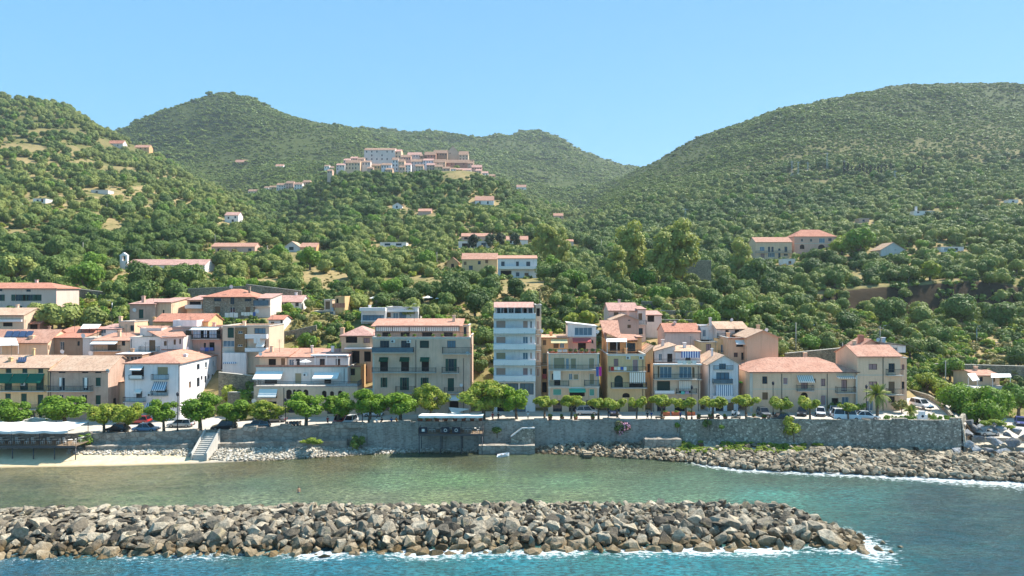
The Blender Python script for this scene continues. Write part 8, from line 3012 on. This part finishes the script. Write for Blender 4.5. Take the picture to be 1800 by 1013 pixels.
# ------------------------------------------------------------------ garden walls and special trees
GW = stonewall('garden_wall_stone', [(158, 146, 124), (180, 166, 142), (136, 124, 106)], 2.8, (126, 116, 100), 1.5, weeds=.3)
for (a, ta, b, tb, low, Y, lab) in ((384, 655, 452, 662, 700, 145, 'rubble garden wall between the white house and the stepped house'), (400, 690, 448, 690, 730, 140, 'lower garden wall beside the stepped house'), (432, 500, 530, 512, 530, 203, 'stepped field wall above the white bungalow'), (475, 590, 556, 572, 612, 166, 'slanting stone wall below the tiny garden house'),
                                   (545, 585, 640, 588, 612, 170, 'terrace wall below the blue veranda'), (1128, 530, 1236, 533, 548, 200, 'upper stone terrace wall above the pinkish house'), (1160, 546, 1236, 548, 562, 190, 'middle stone terrace wall above the barn house'), (1150, 562, 1232, 563, 580, 180, 'lower stone terrace wall above the barn house'),
                                   (1380, 622, 1482, 612, 640, 158, 'roadside wall behind the long house'), (1580, 601, 1830, 603, 612, 187, 'long road wall above the vineyard at the right'), (330, 508, 440, 503, 522, 205, 'terrace wall above the large stone house'), (135, 508, 205, 516, 540, 207, 'shaded garden wall under the big evergreens'), (1205, 458, 1250, 458, 480, 262, 'old stone viaduct in the valley'),
                                   (1640, 640, 1830, 645, 660, 163, 'low vineyard terrace wall beside the bungalow')):
    t = thing('garden_wall', P((a + b) / 2, low, Y), lab, 'wall')
    pa, pb = P(a, ta, Y), P(b, tb, Y)
    zl = min(P(a, low, Y).z, H(pa.x, Y) - .5, H(pb.x, Y) - .5)
    m = MB()
    m.face([(pa.x, Y, zl), (pb.x, Y, zl), pb, pa])
    m.face([pa, pb, pb + Vector((0, .5, 0)), pa + Vector((0, .5, 0))])
    m.face([(pb.x, Y + .5, zl), (pa.x, Y + .5, zl), pa + Vector((0, .5, 0)), pb + Vector((0, .5, 0))])
    m.face([(pa.x, Y + .5, zl), (pa.x, Y, zl), pa, pa + Vector((0, .5, 0))])
    m.face([(pb.x, Y, zl), (pb.x, Y + .5, zl), pb + Vector((0, .5, 0)), pb])
    m.build('masonry', GW, t)
    m = MB()
    k = max(2, int((pb - pa).length / 2.2))
    for i in range(k):
        q, r = pa.lerp(pb, i / k), pa.lerp(pb, (i + .96) / k)
        slope_slab(m, q + Vector((0, -.05, .1)), r + Vector((0, -.05, .1)), r + Vector((0, .55, .1)), q + Vector((0, .55, .1)), .097)
    m.build('coping', M_STONETRIM, t)
CYP = crown('cypress_crown', 700, 1.1, 6.5, 6.6, 14, 500, .7, LEAF['conifer'], lobe=.7, spread=.8)
CONE = crown('conifer_crown', 701, 2.6, 4.2, 4.6, 16, 1000, .6, LEAF['conifer'], lobe=.5, spread=.7)
PINE = crown('umbrella_crown', 702, 7.5, 1.5, 8.5, 16, 1500, .8, LEAF['broad'], lobe=.75, spread=.85)
CT = trunk_mesh('conifer_trunk', 6, .25, 8, 0, .9)
PT = trunk_mesh('pine_trunk', 8.5, .45, 9, 5, .75, 3.2)
words = ('first', 'second', 'third', 'fourth', 'fifth', 'sixth', 'seventh', 'eighth', 'ninth', 'tenth', 'eleventh', 'twelfth', 'thirteenth', 'fourteenth', 'fifteenth', 'sixteenth')
for k, px in enumerate((1484, 1491, 1497, 1503, 1511, 1518, 1524, 1531, 1538, 1543, 1549, 1557, 1566, 1609, 1615, 1622)):
    Y = ground_at(px, 308, 400)
    s = RNG.uniform(.8, 1.25)
    tree('cypress_tree', '%s dark cypress from the left in the row on the right hill' % words[k], 'tree', (wx(px, Y), Y, H(wx(px, Y), Y) - .5), CYP, CT, (s, s, s * RNG.uniform(.85, 1.15)), k, 'row of cypresses')
for k, (px, py) in enumerate(((832, 440), (862, 438), (880, 436), (905, 436))):
    Y = ground_at(px, py, 250)
    tree('conifer_tree', '%s dark conifer from the left before the farmhouse with the arbour' % words[k], 'tree', (wx(px, Y), Y, H(wx(px, Y), Y) - .3), CONE, CT, (1.05, 1.05, 1.1), k)
Y = ground_at(1668, 380, 300)
tree('umbrella_pine', 'spreading umbrella pine on the right slope beside the white bungalow', 'tree', (wx(1668, Y), Y, H(wx(1668, Y), Y) - .5), PINE, PT, (1.0, 1.0, 1.0), 0)
# ------------------------------------------------------------------ the air between the town and the mountains
def make_haze():
    n = NT('sea_air')
    v = n.n('ShaderNodeVolumePrincipled')
    v.inputs['Color'].default_value = (0.80, 0.90, 1.0, 1)
    v.inputs['Density'].default_value = 0.0001
    v.inputs['Anisotropy'].default_value = 0.2
    n.l(v.outputs[0], n.out.inputs['Volume'])
    o = MB().box(-3500, 3500, -40, 4000, -12, 760).build('haze', n.m)
    tag(o, 'thin blue summer haze over the bay and hills', kind='stuff')


make_haze()
